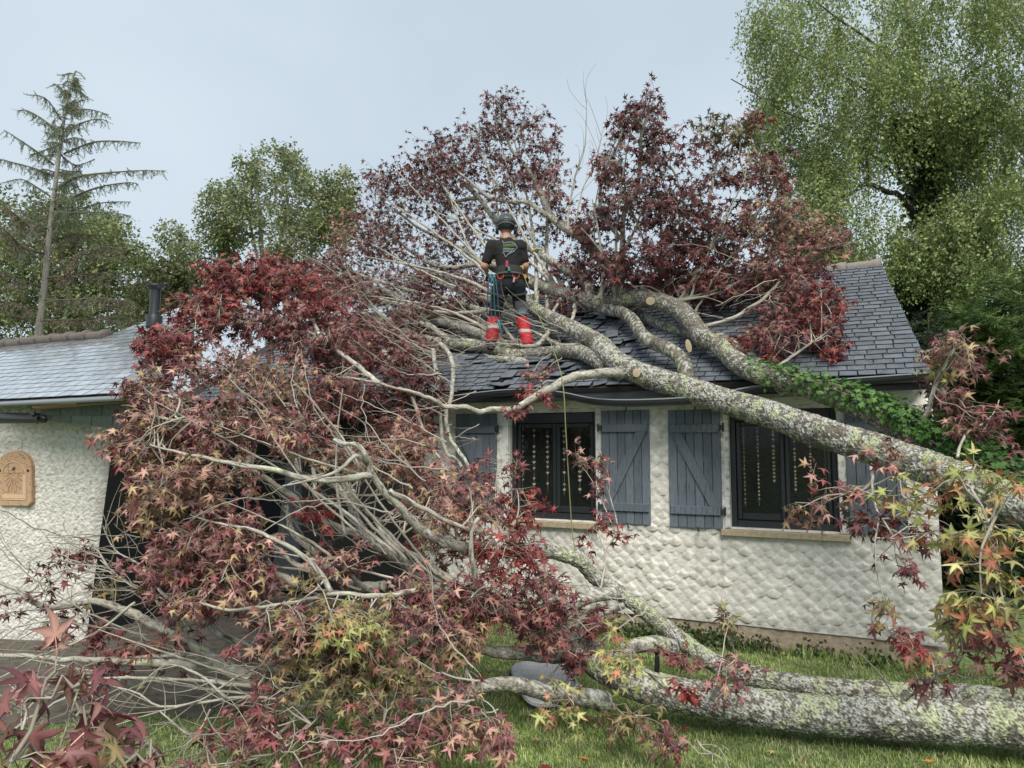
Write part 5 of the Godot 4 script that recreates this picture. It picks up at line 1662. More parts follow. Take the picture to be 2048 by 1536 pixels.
# ---------------------------------------------------------------- standing trees and ivy
func sprig(kind: String, seed_: int) -> ArrayMesh:
	var r := RandomNumberGenerator.new()
	r.seed = seed_
	var s := Shape.new()
	var sphere := func() -> Vector3: return Vector3(r.randf_range(-1, 1), r.randf_range(-1, 1), r.randf_range(-1, 1))
	var blade := func(at: Vector3, y: Vector3, l: float, w: float, col: Color) -> void:
		y = y.normalized()
		var x := y.cross(sphere.call()).normalized() * w
		var z := x.normalized().cross(y) * l * 0.12
		var k := s.dot(at, col)
		s.dot(at + y * l * 0.45 + x + z, col)
		s.dot(at + y * l, col)
		s.dot(at + y * l * 0.45 - x + z, col)
		s.face(k, k + 1, k + 2)
		s.face(k, k + 2, k + 3)
	match kind:
		"broad":  # a handful of broad leaves round a twig end
			for k in 12:
				var at: Vector3 = sphere.call() * 0.17
				blade.call(at, at.normalized() * 0.6 + sphere.call() * 0.5 + Vector3(0.25, -0.25, 0), r.randf_range(0.085, 0.13), 0.034, grey(r.randf_range(0.7, 1.0)))
		"birch":  # a hanging strand of small leaves
			var sway: Vector3 = sphere.call() * 0.22
			for k in 30:
				var f := k / 29.0
				var at: Vector3 = Vector3(sway.x * f * f * 2.0, -0.85 * f, sway.z * f * f * 2.0)
				blade.call(at + sphere.call() * 0.11, Vector3(0, -0.7, 0) + sphere.call() * 0.9, r.randf_range(0.055, 0.085), 0.023, grey(r.randf_range(0.65, 1.0)))
			simple_rod(s, PackedVector3Array([Vector3.ZERO, Vector3(sway.x * 0.5, -0.42, sway.z * 0.5), Vector3(sway.x * 2, -0.85, sway.z * 2)]), 0.004, 0.0015, 3, Color(0.5, 0.35, 0.3))
		"larch":  # a thin hanging side twig with tufts of needles
			var sway: Vector3 = sphere.call() * 0.12
			simple_rod(s, PackedVector3Array([Vector3.ZERO, Vector3(sway.x * 0.5, -0.22, sway.z * 0.5), Vector3(sway.x * 2, -0.5, sway.z * 2)]), 0.010, 0.004, 3, Color(0.55, 0.45, 0.42))
			for k in 34:
				var f := k / 33.0
				var at: Vector3 = Vector3(sway.x * f * f * 2.0, -0.5 * f, sway.z * f * f * 2.0)
				blade.call(at, Vector3(0, -0.3, 0) + sphere.call(), r.randf_range(0.05, 0.09), 0.014, grey(r.randf_range(0.7, 1.0)))
		"fir":  # a soft flat frond of needles
			for k in 46:
				var f := k / 45.0
				var at: Vector3 = Vector3(0, -0.10 * f * f, -0.55 * f) + sphere.call() * 0.02
				var side := 1.0 if k % 2 else -1.0
				blade.call(at, Vector3(side * (1.05 - 0.5 * f), -0.12 + 0.25 * r.randf(), -0.75) + sphere.call() * 0.25, (0.20 - 0.12 * f) * r.randf_range(0.7, 1.1), 0.007, grey(r.randf_range(0.6, 1.0)))
		"ivy":
			for k in 7:
				var at: Vector3 = sphere.call() * 0.13
				blade.call(at, sphere.call() + Vector3(0, -0.6, 0), r.randf_range(0.08, 0.12), 0.045, grey(r.randf_range(0.7, 1.0)))
	return s.mesh()


func foliage(root: Node3D, sprays: Array, blobs: Array, greens: Array, size: float, hollow := 0.0, turn := true, many := 1.0) -> void:
	var xf := []
	var cols := []
	for k in sprays.size():
		xf.append([])
		cols.append(PackedColorArray())
	for b in blobs:  # x, y, depth, rx, ry (pixels), rz (metres), how many
		var mid := P(b[0], b[1], b[2])
		for k in int(b[6] * many):
			var q := ball()
			if q.length() < hollow:
				q = q.normalized() * rng.randf_range(hollow, 1.0)
			var at: Vector3 = mid + eye_basis * Vector3(q.x * b[3] * b[2] / F, q.y * b[4] * b[2] / F, q.z * b[5])
			var n := big_noise.get_noise_3dv(at * 0.55)
			if n < -0.08 and rng.randf() < 0.85:
				continue
			var kind := rng.randi() % sprays.size()
			var bs := Basis(Vector3.UP, rng.randf() * TAU)
			if turn:
				bs = Basis(ball().normalized(), rng.randf_range(0, 1.2)) * bs
			else:
				bs = Basis(Vector3(rng.randf_range(-1, 1), 0, rng.randf_range(-1, 1)).normalized(), rng.randf_range(0, 0.3)) * bs
			var sc := size * rng.randf_range(0.7, 1.3)
			xf[kind].append(Transform3D(bs.scaled_local(Vector3(sc, sc, sc)), at))
			var g: Color = greens[rng.randi() % greens.size()]
			cols[kind].push_back(g * rng.randf_range(0.75, 1.3))
	for k in sprays.size():
		if xf[k].size():
			scatter("crown", sprays[k], M.green, root, xf[k], cols[k])


func stem(root: Node3D, called: String, w0: float, w1: float, flat: Array, col: Color, sides := 10) -> PackedVector3Array:
	var pts := PackedVector3Array()
	for k in range(0, flat.size(), 3):
		pts.push_back(P(flat[k], flat[k + 1], flat[k + 2]))
	var p := curve(pts, 0.16)
	var r := PackedFloat32Array()
	var d0: float = flat[2]
	var d1: float = flat[flat.size() - 1]
	var c := PackedColorArray()
	for k in p.size():
		var f := float(k) / (p.size() - 1)
		r.push_back(lerpf(w0 * d0 / F / 2, w1 * d1 / F / 2, f) * (1.0 + 0.08 * spot_noise.get_noise_3dv(p[k])))
		c.push_back(col)
	var s := Shape.new()
	s.rod(p, r, sides, c)
	for k in s.v.size():
		s.c[k] = col * (0.75 + 0.5 * (fine_noise.get_noise_3dv(s.v[k] * 0.5) * 0.5 + 0.5))
	put(called, s, M.bark, root)
	return p


func build_far_trees() -> void:
	var broad := [sprig("broad", 1), sprig("broad", 2), sprig("broad", 3)]
	var birch := [sprig("birch", 4), sprig("birch", 5), sprig("birch", 6), sprig("birch", 7)]
	var larch := [sprig("larch", 8), sprig("larch", 9), sprig("larch", 10)]
	var fir := [sprig("fir", 11), sprig("fir", 12)]
	var ivy := [sprig("ivy", 13), sprig("ivy", 14)]
	# tall thin conifer at the left
	var t := thing("conifer", "tall sparse conifer with drooping branch tips and bare lower limbs behind the wing", "tree")
	var bark := Color(0.46, 0.43, 0.39)
	stem(t, "trunk", 20, 3, [66, 1000, 18, 72, 760, 18, 78, 660, 18, 90, 560, 18, 100, 460, 18, 107, 400, 18, 117, 320, 18, 127, 245, 18, 138, 185, 18, 152, 142, 18, 170, 158, 18], bark, 14)
	var xf := [[], [], []]
	var cols := [PackedColorArray(), PackedColorArray(), PackedColorArray()]
	var drape := func(p: PackedVector3Array, dense: float, from: float, brown: float, big: float) -> void:
		for k in p.size() - 1:
			var f := float(k) / (p.size() - 1)
			if f < from:
				continue
			for j in int(ceil(dense * p[k].distance_to(p[k + 1]) * 42.0)):
				var kind := rng.randi() % 3
				var at := p[k].lerp(p[k + 1], rng.randf())
				var sc := big * rng.randf_range(0.4, 1.1) * (1.0 - 0.45 * f)
				var bs := Basis(Vector3.UP, rng.randf() * TAU) * Basis(Vector3.RIGHT, rng.randf_range(-1.3, 1.3))
				xf[kind].append(Transform3D(bs.scaled_local(Vector3(sc, sc, sc)), at))
				var g := Color(0.26, 0.33, 0.20) if rng.randf() > brown else Color(0.30, 0.25, 0.19)
				cols[kind].push_back(g * rng.randf_range(0.7, 1.35))
	for b in [
		[5, [110, 382, 18, 151, 355, 17.6, 200, 347, 17.2, 250, 343, 17, 290, 341, 16.8, 330, 342, 16.6]], [5, [108, 418, 18, 151, 392, 17.8, 204, 373, 17.5, 257, 365, 17.3, 275, 368, 17.2]], [4, [127, 308, 18, 181, 286, 18.2, 227, 282, 18.3, 282, 286, 18.4]],
		[3, [125, 266, 18, 162, 246, 18.3, 196, 238, 18.5, 215, 242, 18.6]], [3, [135, 226, 18, 165, 219, 17.8, 190, 221, 17.7, 218, 230, 17.6]], [4, [108, 330, 18, 80, 308, 17.7, 49, 286, 17.4, 8, 260, 17.2]], [5, [108, 352, 18, 76, 339, 18.3, 38, 328, 18.5, -10, 316, 18.8]],
		[3, [122, 240, 18, 98, 203, 17.8, 80, 192, 17.6, 60, 190, 17.5]], [3, [118, 262, 18, 76, 232, 18.3, 50, 220, 18.5, 36, 222, 18.6]], [3, [100, 392, 18, 70, 372, 17.7, 42, 358, 17.5, 5, 366, 17.3]], [3, [134, 190, 18, 118, 172, 18.1, 106, 168, 18.2]], [3, [140, 178, 18, 155, 178, 17.9, 176, 196, 17.8]], [3, [112, 300, 18, 150, 330, 18.6, 190, 318, 18.9]], [3, [116, 290, 18, 90, 300, 18.6, 60, 310, 19]], [3, [126, 215, 18, 150, 205, 18.5, 170, 200, 18.7]], [3, [150, 150, 18, 140, 146, 18.1, 124, 152, 18.2]],
		[4, [105, 430, 18, 150, 420, 18.8, 210, 405, 19.2, 262, 404, 19.5]], [4, [106, 425, 18, 150, 425, 17, 220, 425, 16.6, 262, 432, 16.4]],
	]:
		var p := stem(t, "branch", b[0], 1.5, b[1], Color(0.22, 0.195, 0.17), 6)
		drape.call(p, 0.9, 0.06, 0.12, 0.66)
	for b in [[5, [95, 464, 18, 57, 452, 17.5, 26, 426, 17.2, -10, 400, 17]], [5, [90, 508, 18, 49, 497, 17.4, 20, 470, 17, -5, 445, 16.8]], [6, [108, 545, 18, 144, 517, 17.5, 178, 501, 17.2, 211, 494, 17, 250, 500, 16.9]], [5, [96, 556, 18, 151, 550, 17.6, 204, 547, 17.4, 250, 556, 17.3]], [5, [84, 575, 18, 40, 560, 17.4, -10, 540, 17]], [4, [88, 600, 18, 140, 600, 17.4, 200, 596, 17, 270, 604, 16.8]], [4, [80, 620, 18, 40, 610, 17.4, -10, 600, 17]], [4, [82, 640, 18, 150, 640, 17.5, 220, 634, 17.2, 280, 640, 17]], [4, [94, 490, 18, 140, 470, 18.5, 190, 470, 19]]]:
		var p := stem(t, "branch", b[0], 1.5, b[1], Color(0.15, 0.13, 0.115), 6)
		drape.call(p, 0.75, 0.15, 0.8, 1.1)
	for k in 46:  # many short, uneven twigs up the stem
		var f := rng.randf()
		var y := lerpf(165, 470, f)
		var x := lerpf(146, 97, f)
		var side := 1.0 if rng.randf() < 0.5 else -1.0
		var reach := lerpf(22, 95, f) * rng.randf_range(0.4, 1.0) * side
		var dz := rng.randf_range(-1.6, 1.6)
		var p := stem(t, "twig", 2.5, 1.0, [x, y, 18, x + reach * 0.5, y - rng.randf_range(-4, 14), 18 + dz * 0.5, x + reach, y - rng.randf_range(-22, 12), 18 + dz], Color(0.22, 0.195, 0.17), 4)
		drape.call(p, 0.55, 0.1, 0.25, 0.6)
	for k in 3:
		scatter("crown", larch[k], M.green, t, xf[k], cols[k])
	# broad crown behind it
	var oak_greens := [Color(0.195, 0.247, 0.105), Color(0.270, 0.315, 0.128), Color(0.330, 0.352, 0.150), Color(0.150, 0.195, 0.090)]
	t = thing("broadleaf_tree", "wide dull green broadleaf tree filling the sky behind the thin conifer", "tree")
	stem(t, "trunk", 40, 18, [150, 900, 24, 150, 700, 24, 145, 580, 24, 140, 480, 24], Color(0.12, 0.11, 0.095))
	for b in [[145, 600, 24, 90, 540, 23, 40, 500, 23], [145, 590, 24, 220, 530, 23, 260, 500, 23], [150, 640, 24, 240, 610, 23, 300, 590, 23], [150, 680, 24, 60, 640, 23, 0, 630, 23]]:
		stem(t, "branch", 14, 5, b, Color(0.11, 0.10, 0.09), 7)
	foliage(t, broad, [[60, 470, 24, 90, 70, 2, 520], [150, 440, 25, 80, 50, 2, 380], [-10, 430, 25, 60, 60, 2, 250], [205, 500, 24, 80, 70, 2, 480], [265, 550, 24, 60, 70, 2, 420], [120, 560, 24, 120, 70, 2, 620], [20, 580, 24, 80, 70, 2, 420], [200, 630, 24, 120, 60, 2, 600], [60, 660, 24, 120, 50, 2, 560], [290, 620, 24, 40, 50, 1.5, 220]], oak_greens, 1.1, 0.45)
	# upright green tree in the middle, leaning in the wind
	var mid_greens := [Color(0.246, 0.303, 0.136), Color(0.304, 0.358, 0.167), Color(0.376, 0.400, 0.190), Color(0.174, 0.235, 0.113), Color(0.449, 0.448, 0.250)]
	t = thing("broadleaf_tree", "fresh green wind-blown tree with pale forked stems between the conifer and the red crown", "tree")
	var pale := Color(0.33, 0.32, 0.29)
	stem(t, "trunk", 15, 6, [540, 900, 23, 536, 700, 23, 530, 560, 23, 522, 480, 23, 520, 420, 23, 505, 340, 23], pale)
	for b in [[535, 600, 23, 505, 470, 23, 500, 420, 23], [534, 600, 23, 575, 520, 22.6, 580, 470, 22.5, 575, 390, 22.5], [536, 620, 23, 620, 510, 22.4, 645, 470, 22.3, 660, 400, 22], [533, 590, 23, 470, 520, 23.4, 430, 470, 23.6], [535, 640, 23, 420, 540, 23.4, 360, 510, 23.5], [576, 500, 22.6, 600, 440, 22.4, 640, 380, 22.2]]:
		stem(t, "branch", 9, 3, b, pale, 7)
	foliage(t, broad, [[505, 335, 23, 26, 34, 0.9, 150], [545, 330, 23, 42, 40, 1.0, 190], [585, 325, 23, 26, 34, 0.8, 85], [520, 390, 23, 60, 45, 1.2, 250], [580, 385, 23, 45, 40, 1.0, 150], [445, 390, 23, 26, 28, 0.8, 80], [435, 430, 23, 38, 40, 1.1, 190], [480, 445, 23, 45, 42, 1.2, 190], [640, 380, 22, 38, 42, 1.0, 220], [690, 372, 22, 22, 34, 0.7, 120], [660, 425, 22, 55, 40, 1.1, 240], [690, 420, 22, 24, 40, 0.8, 90], [545, 440, 23, 60, 32, 1.2, 150], [600, 450, 22.5, 50, 40, 1.1, 170], [590, 490, 22.5, 65, 32, 1.1, 190], [655, 465, 22, 45, 32, 1.0, 170], [440, 465, 23, 40, 28, 1.0, 110], [345, 475, 23.4, 22, 32, 0.8, 85], [370, 510, 23.4, 36, 30, 0.9, 130], [425, 505, 23.4, 42, 28, 1.0, 140], [455, 490, 23.4, 26, 24, 0.7, 60], [540, 505, 23, 45, 26, 1.0, 110], [690, 470, 22, 28, 42, 0.8, 110]], mid_greens, 0.95, 0.4)
	t = thing("broadleaf_tree", "low pale olive tree showing beside the black flue and above the red leaves", "tree")
	stem(t, "trunk", 12, 6, [390, 900, 20, 385, 700, 20, 380, 560, 20], Color(0.2, 0.18, 0.15))
	foliage(t, broad, [[345, 560, 20, 45, 36, 1, 230], [400, 570, 20, 55, 40, 1, 260], [360, 610, 20, 50, 36, 1, 200], [460, 560, 20, 40, 36, 1, 120], [640, 545, 21, 70, 30, 1, 120], [300, 600, 20, 30, 40, 1, 110]], [Color(0.13, 0.15, 0.055), Color(0.17, 0.18, 0.07), Color(0.10, 0.12, 0.05)], 0.95)
	# birch at the right
	t = thing("birch_tree", "tall weeping birch with yellow-green leaves towering over the right end of the house", "tree")
	var white := Color(0.42, 0.40, 0.36)
	stem(t, "trunk", 34, 9, [1875, 1000, 15, 1862, 760, 15, 1852, 560, 15, 1846, 380, 15, 1838, 230, 15, 1832, 120, 15, 1815, 0, 15, 1806, -160, 15], white, 14)
	stem(t, "branch", 13, 4, [1852, 470, 15, 1800, 392, 14.4, 1779, 386, 14.2, 1735, 368, 14, 1700, 388, 13.8, 1660, 392, 13.6, 1605, 382, 13.5], Color(0.07, 0.06, 0.05), 8)
	stem(t, "branch", 8, 3, [1738, 369, 14, 1734, 320, 14, 1742, 250, 14, 1748, 190, 14.2, 1742, 140, 14.3], Color(0.1, 0.085, 0.075), 7)
	for b in [[1846, 300, 15, 1780, 220, 14.4, 1700, 160, 14, 1600, 110, 13.7, 1540, 80, 13.6], [1840, 250, 15, 1900, 180, 14.5, 1980, 120, 14, 2060, 80, 13.8], [1836, 180, 15, 1750, 90, 14.5, 1680, 40, 14.2, 1600, -20, 14], [1846, 340, 15, 1930, 270, 14.3, 2010, 220, 13.8, 2080, 180, 13.5], [1852, 420, 15, 1760, 320, 14.4, 1660, 260, 14, 1560, 220, 13.7, 1500, 180, 13.6, 1462, 158, 13.5], [1830, 80, 15, 1880, -20, 14.5, 1930, -100, 14], [1850, 440, 15, 1900, 420, 14, 1980, 400, 13.4, 2060, 420, 13]]:
		stem(t, "branch", 8, 2, b, Color(0.2, 0.18, 0.16), 7)
	var birch_greens := [Color(0.280, 0.380, 0.122), Color(0.342, 0.447, 0.160), Color(0.414, 0.502, 0.202), Color(0.196, 0.294, 0.094), Color(0.476, 0.545, 0.246)]
	foliage(t, birch, [[1520, 20, 14, 40, 60, 1, 60], [1560, 60, 14, 60, 80, 1.4, 170], [1640, 30, 14, 80, 90, 1.8, 260], [1540, 150, 13.8, 40, 60, 1, 80], [1590, 160, 14, 70, 70, 1.6, 280], [1530, 235, 13.7, 35, 40, 0.8, 60], [1600, 270, 14, 60, 70, 1.4, 240], [1690, 160, 14.2, 90, 90, 2, 360], [1680, 280, 14.2, 70, 80, 1.6, 230], [1640, 330, 13.8, 60, 36, 1, 150], [1620, 400, 13.8, 60, 50, 1.2, 230], [1600, 450, 13.8, 45, 50, 1, 150], [1700, 440, 14, 80, 60, 1.4, 260], [1680, 500, 14, 80, 40, 1.4, 190], [1770, 60, 14.5, 90, 90, 2, 330], [1780, 200, 14.5, 90, 80, 2, 330], [1770, 300, 14.5, 50, 60, 1.4, 130], [1870, 60, 14.5, 90, 100, 2, 360], [1900, 200, 14.2, 90, 90, 2, 400], [1990, 60, 13.5, 90, 110, 2, 430], [2060, 160, 13.5, 90, 120, 2, 300], [1990, 220, 13.5, 90, 90, 2, 430], [1930, 300, 14, 70, 70, 1.6, 230], [2020, 330, 13, 80, 90, 1.8, 400], [1960, 420, 13, 90, 70, 1.6, 380], [1870, 470, 13.8, 70, 50, 1.2, 230], [2040, 450, 12.5, 60, 80, 1.6, 260], [1780, 500, 14, 60, 50, 1.2, 140], [1920, 520, 12.8, 70, 50, 1.2, 200], [2010, 540, 12.5, 60, 50, 1.2, 170], [1690, -60, 14.2, 120, 60, 2, 170], [1880, -70, 14.2, 120, 60, 2, 180], [2050, -60, 13.5, 110, 70, 2, 160]], birch_greens, 0.84, 0.0, false, 0.82)
	# ivy on its trunk, dark shrubs and soft conifers behind the gable
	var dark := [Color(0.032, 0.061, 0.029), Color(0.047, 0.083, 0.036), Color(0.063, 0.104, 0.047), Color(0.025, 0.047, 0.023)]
	t = thing("ivy", "dark ivy column smothering the birch trunk above the gable", "ivy")
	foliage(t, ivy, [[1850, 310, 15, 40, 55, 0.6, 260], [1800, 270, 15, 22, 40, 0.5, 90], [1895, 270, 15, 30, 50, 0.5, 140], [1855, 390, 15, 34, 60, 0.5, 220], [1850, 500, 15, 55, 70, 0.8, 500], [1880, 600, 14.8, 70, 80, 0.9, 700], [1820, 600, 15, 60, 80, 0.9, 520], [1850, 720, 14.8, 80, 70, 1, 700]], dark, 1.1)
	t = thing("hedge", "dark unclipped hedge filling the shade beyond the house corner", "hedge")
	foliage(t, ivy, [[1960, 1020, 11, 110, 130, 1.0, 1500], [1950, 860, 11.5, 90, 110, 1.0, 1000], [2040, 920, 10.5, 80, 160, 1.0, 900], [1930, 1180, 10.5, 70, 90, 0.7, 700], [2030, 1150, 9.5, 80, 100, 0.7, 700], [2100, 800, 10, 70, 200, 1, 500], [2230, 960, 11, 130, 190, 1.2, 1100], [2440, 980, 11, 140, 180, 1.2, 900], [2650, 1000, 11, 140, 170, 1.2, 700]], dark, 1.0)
	t = thing("conifer", "soft dark green conifer with feathery boughs beside the right gable end", "tree")
	stem(t, "trunk", 26, 10, [2075, 1300, 9.5, 2070, 900, 9.5, 2065, 560, 9.5], Color(0.1, 0.08, 0.06))
	for b in [[2068, 700, 9.5, 2000, 660, 9.0, 1930, 640, 8.8], [2068, 640, 9.5, 2000, 600, 9.0, 1960, 590, 8.8], [2069, 780, 9.5, 1990, 750, 8.9, 1920, 750, 8.7], [2070, 860, 9.5, 2000, 840, 8.9, 1940, 850, 8.7]]:
		stem(t, "branch", 8, 3, b, Color(0.09, 0.075, 0.06), 7)
	foliage(t, fir, [[2010, 620, 9.2, 55, 40, 0.6, 260], [1950, 650, 8.9, 55, 26, 0.5, 170], [2030, 690, 9.2, 70, 40, 0.7, 330], [1960, 710, 9, 60, 34, 0.5, 210], [1990, 770, 9.2, 80, 45, 0.6, 330], [2040, 560, 9.4, 40, 40, 0.5, 130], [2030, 830, 9, 60, 50, 0.6, 260], [1950, 830, 9.2, 50, 50, 0.6, 180], [2080, 740, 9, 50, 120, 0.6, 300], [2040, 900, 9.2, 50, 60, 0.6, 180]], [Color(0.090, 0.162, 0.040), Color(0.135, 0.234, 0.054), Color(0.063, 0.117, 0.036), Color(0.171, 0.270, 0.072)], 0.62)
	t = thing("conifer", "small blue-green spruce tip poking out past the slate verge", "tree")
	stem(t, "trunk", 7, 3, [1862, 1150, 8.2, 1860, 800, 8.2, 1856, 625, 8.2], Color(0.1, 0.08, 0.06))
	foliage(t, fir, [[1856, 628, 8.2, 16, 14, 0.15, 22], [1835, 660, 8.0, 20, 14, 0.2, 24], [1870, 665, 8.2, 25, 20, 0.2, 30], [1862, 720, 8.2, 30, 40, 0.2, 50]], [Color(0.06, 0.10, 0.055), Color(0.085, 0.135, 0.08), Color(0.05, 0.08, 0.045)], 0.42)


func ivy_leaf(seed_: int) -> ArrayMesh:
	var r := RandomNumberGenerator.new()
	r.seed = seed_
	var s := Shape.new()
	var pts := [[-2.7, 0.42], [-2.0, 0.62], [-1.35, 0.5], [-0.95, 0.8], [-0.42, 0.55], [0.0, 1.0], [0.42, 0.55], [0.95, 0.8], [1.35, 0.5], [2.0, 0.62], [2.7, 0.42]]
	var c := s.dot(Vector3(0, 0.0, 0.0), grey(1.0))
	for p in pts:
		var l: float = p[1] * r.randf_range(0.9, 1.1)
		var x := -sin(p[0]) * l
		var y := cos(p[0]) * l
		s.dot(Vector3(x, y + 0.1, -0.18 * (x * x + y * y) + 0.05 * absf(x)), grey(0.8))
	for k in 10:
		s.face(c, c + k + 1, c + k + 2)
	return s.mesh()


func build_ivy() -> void:
	var root := thing("ivy", "bright green ivy creeping along the top of the upper fallen stem", "ivy")
	var line := PackedVector3Array()
	for p in [[1490, 738, 6.95], [1569, 756, 6.62], [1647, 778, 6.35], [1725, 806, 6.15], [1800, 842, 6.0], [1850, 872, 5.92], [1940, 922, 5.65], [2048, 975, 5.35], [2150, 1020, 5.05]]:
		line.push_back(P(p[0], p[1], p[2]))
	line = curve(line, 0.05)
	var meshes := [ivy_leaf(1), ivy_leaf(2), ivy_leaf(3)]
	var greens := [Color(0.085, 0.21, 0.035), Color(0.12, 0.27, 0.05), Color(0.065, 0.16, 0.033), Color(0.16, 0.32, 0.08), Color(0.10, 0.21, 0.055)]
	var list := []
	var vine := Shape.new()
	for k in 5:
		var p := PackedVector3Array()
		for j in range(k * 2, line.size(), 3):
			var f := float(j) / line.size()
			var r := lerpf(0.07, 0.17, f)
			var w := 0.9 + 0.5 * sin(j * 0.13 + k * 1.7) + 0.35 * (k - 2)
			p.push_back(line[j] + Vector3(-0.25 * cos(w), sin(w), cos(w)).normalized() * r)
		simple_rod(vine, p, 0.007, 0.010, 5, Color(0.2, 0.16, 0.11))
	put("vine", vine, M.twig, root, true)
	for k in 2000:
		var f := pow(rng.randf(), 0.72)
		var at := line[clampi(int(f * line.size()), 0, line.size() - 1)]
		var r := lerpf(0.085, 0.19, f)
		var w := rng.randf_range(-0.7, 2.6)
		if f < 0.35:
			w = rng.randf_range(-1.2, 2.4)
		var out := Vector3(rng.randf_range(-0.3, 0.3), sin(w), cos(w)).normalized()
		at += out * (r + absf(rng.randfn(0.0, 0.03)))
		if f > 0.8 and rng.randf() < 0.45:
			at.y -= rng.randf_range(0.1, 0.55)
		list.append([at, out, rng.randf_range(0.028, 0.05) if f > 0.35 else rng.randf_range(0.02, 0.038)])
	list.sort_custom(func(a, b): return a[0].distance_to(eye_at) < b[0].distance_to(eye_at))
	var mats := []
	for g in greens:
		var m: StandardMaterial3D = M.green.duplicate()
		m.albedo_color = g.linear_to_srgb()
		mats.append(m)
	var xf := []
	var cols := PackedColorArray()
	var made := 0
	for l in list:
		var z: Vector3 = (l[1] * 0.8 + ball() * 0.55 + Vector3(0, 0.3, 0)).normalized()
		var y: Vector3 = (Vector3(0, -0.8, 0) + ball() * 0.7)
		y = (y - z * y.dot(z)).normalized()
		var t := Transform3D(Basis(y.cross(z) * l[2], y * l[2], z * l[2]), l[0])
		if made < 300 and in_view(l[0], 0.0):
			put("leaf", meshes[made % 3], mats[rng.randi() % 5], root).transform = t
			made += 1
		else:
			xf.append(t)
			cols.push_back(greens[rng.randi() % 5] * rng.randf_range(0.8, 1.2))
	scatter("leaves", meshes[0], M.green, root, xf, cols)


# ---------------------------------------------------------------- the climber on the roof
func blend_min(a: float, b: float, k: float) -> float:
	var h := maxf(k - absf(a - b), 0.0) / k
	return minf(a, b) - h * h * k * 0.25


func field(p: Vector3, bones: Array, k: float) -> float:  # smooth union of tapered capsules [a, b, ra, rb, squash]
	var d := 1e3
	for o in bones:
		var a: Vector3 = o[0]
		var b: Vector3 = o[1]
		var ab := b - a
		var t := clampf((p - a).dot(ab) / maxf(ab.length_squared(), 1e-8), 0.0, 1.0)
		var q := p - (a + ab * t)
		if o.size() > 4:
			q.z /= o[4]
		d = blend_min(d, q.length() - lerpf(o[2], o[3], t), k)
	return d


func flesh(bones: Array, cell: float, k := 0.04, ripple := 0.0, keep = null) -> Shape:  # surface nets over the field
	var lo := Vector3(1e9, 1e9, 1e9)
	var hi := -lo
	for o in bones:
		for e in 2:
			var r := Vector3.ONE * (maxf(o[2], o[3]) + cell * 2.5)
			lo = lo.min((o[e] as Vector3) - r)
			hi = hi.max((o[e] as Vector3) + r)
	var n := Vector3i(((hi - lo) / cell).ceil()) + Vector3i.ONE
	var val := PackedFloat32Array()
	val.resize(n.x * n.y * n.z)
	var m := 0
	for z in n.z:
		for y in n.y:
			for x in n.x:
				var p := lo + Vector3(x, y, z) * cell
				var d := field(p, bones, k)
				if ripple > 0.0 and absf(d) < 0.06:
					d += ripple * (spot_noise.get_noise_3dv(p * Vector3(1.5, 2.6, 1.5)) + 0.5 * fine_noise.get_noise_3dv(p))
				if keep != null:
					d = maxf(d, keep.call(p))
				val[m] = d
				m += 1
	var s := Shape.new()
	var id := {}
	var sx := 1
	var sy := n.x
	var sz := n.x * n.y
	var corner := [0, sx, sy, sx + sy, sz, sx + sz, sy + sz, sx + sy + sz]
	for z in n.z - 1:
		for y in n.y - 1:
			for x in n.x - 1:
				var b := x + y * sy + z * sz
				var inside := 0
				for c in 8:
					if val[b + corner[c]] < 0.0:
						inside += 1
				if inside == 0 or inside == 8:
					continue
				var sum := Vector3.ZERO
				var cnt := 0
				for c in 8:
					for ax in 3:
						if c & (1 << ax):
							continue
						var c2: int = c | (1 << ax)
						var va := val[b + corner[c]]
						var vb := val[b + corner[c2]]
						if (va < 0.0) != (vb < 0.0):
							var t := va / (va - vb)
							var pa := Vector3(c & 1, (c >> 1) & 1, (c >> 2) & 1)
							var pb := Vector3(c2 & 1, (c2 >> 1) & 1, (c2 >> 2) & 1)
							sum += pa.lerp(pb, t)
							cnt += 1
				id[b] = s.dot(lo + (Vector3(x, y, z) + sum / cnt) * cell)
	for z in range(1, n.z - 1):
		for y in range(1, n.y - 1):
			for x in range(1, n.x - 1):
				var b := x + y * sy + z * sz
				var va := val[b] < 0.0
				for ax in 3:
					var st: int = [sx, sy, sz][ax]
					if va == (val[b + st] < 0.0):
						continue
					var u: int = [sy, sz, sx][ax]
					var w: int = [sz, sx, sy][ax]
					var q := [b - u - w, b - w, b, b - u]
					if not (id.has(q[0]) and id.has(q[1]) and id.has(q[2]) and id.has(q[3])):
						continue
					var i0: int = id[q[0]]
					var i1: int = id[q[1]]
					var i2: int = id[q[2]]
					var i3: int = id[q[3]]
					if va:
						s.face(i0, i1, i2)
						s.face(i0, i2, i3)
					else:
						s.face(i0, i2, i1)
						s.face(i0, i3, i2)
	return s


func skin(s: Shape, f: Callable) -> Shape:
	for k in s.v.size():
		s.c[k] = f.call(s.v[k])
	return s


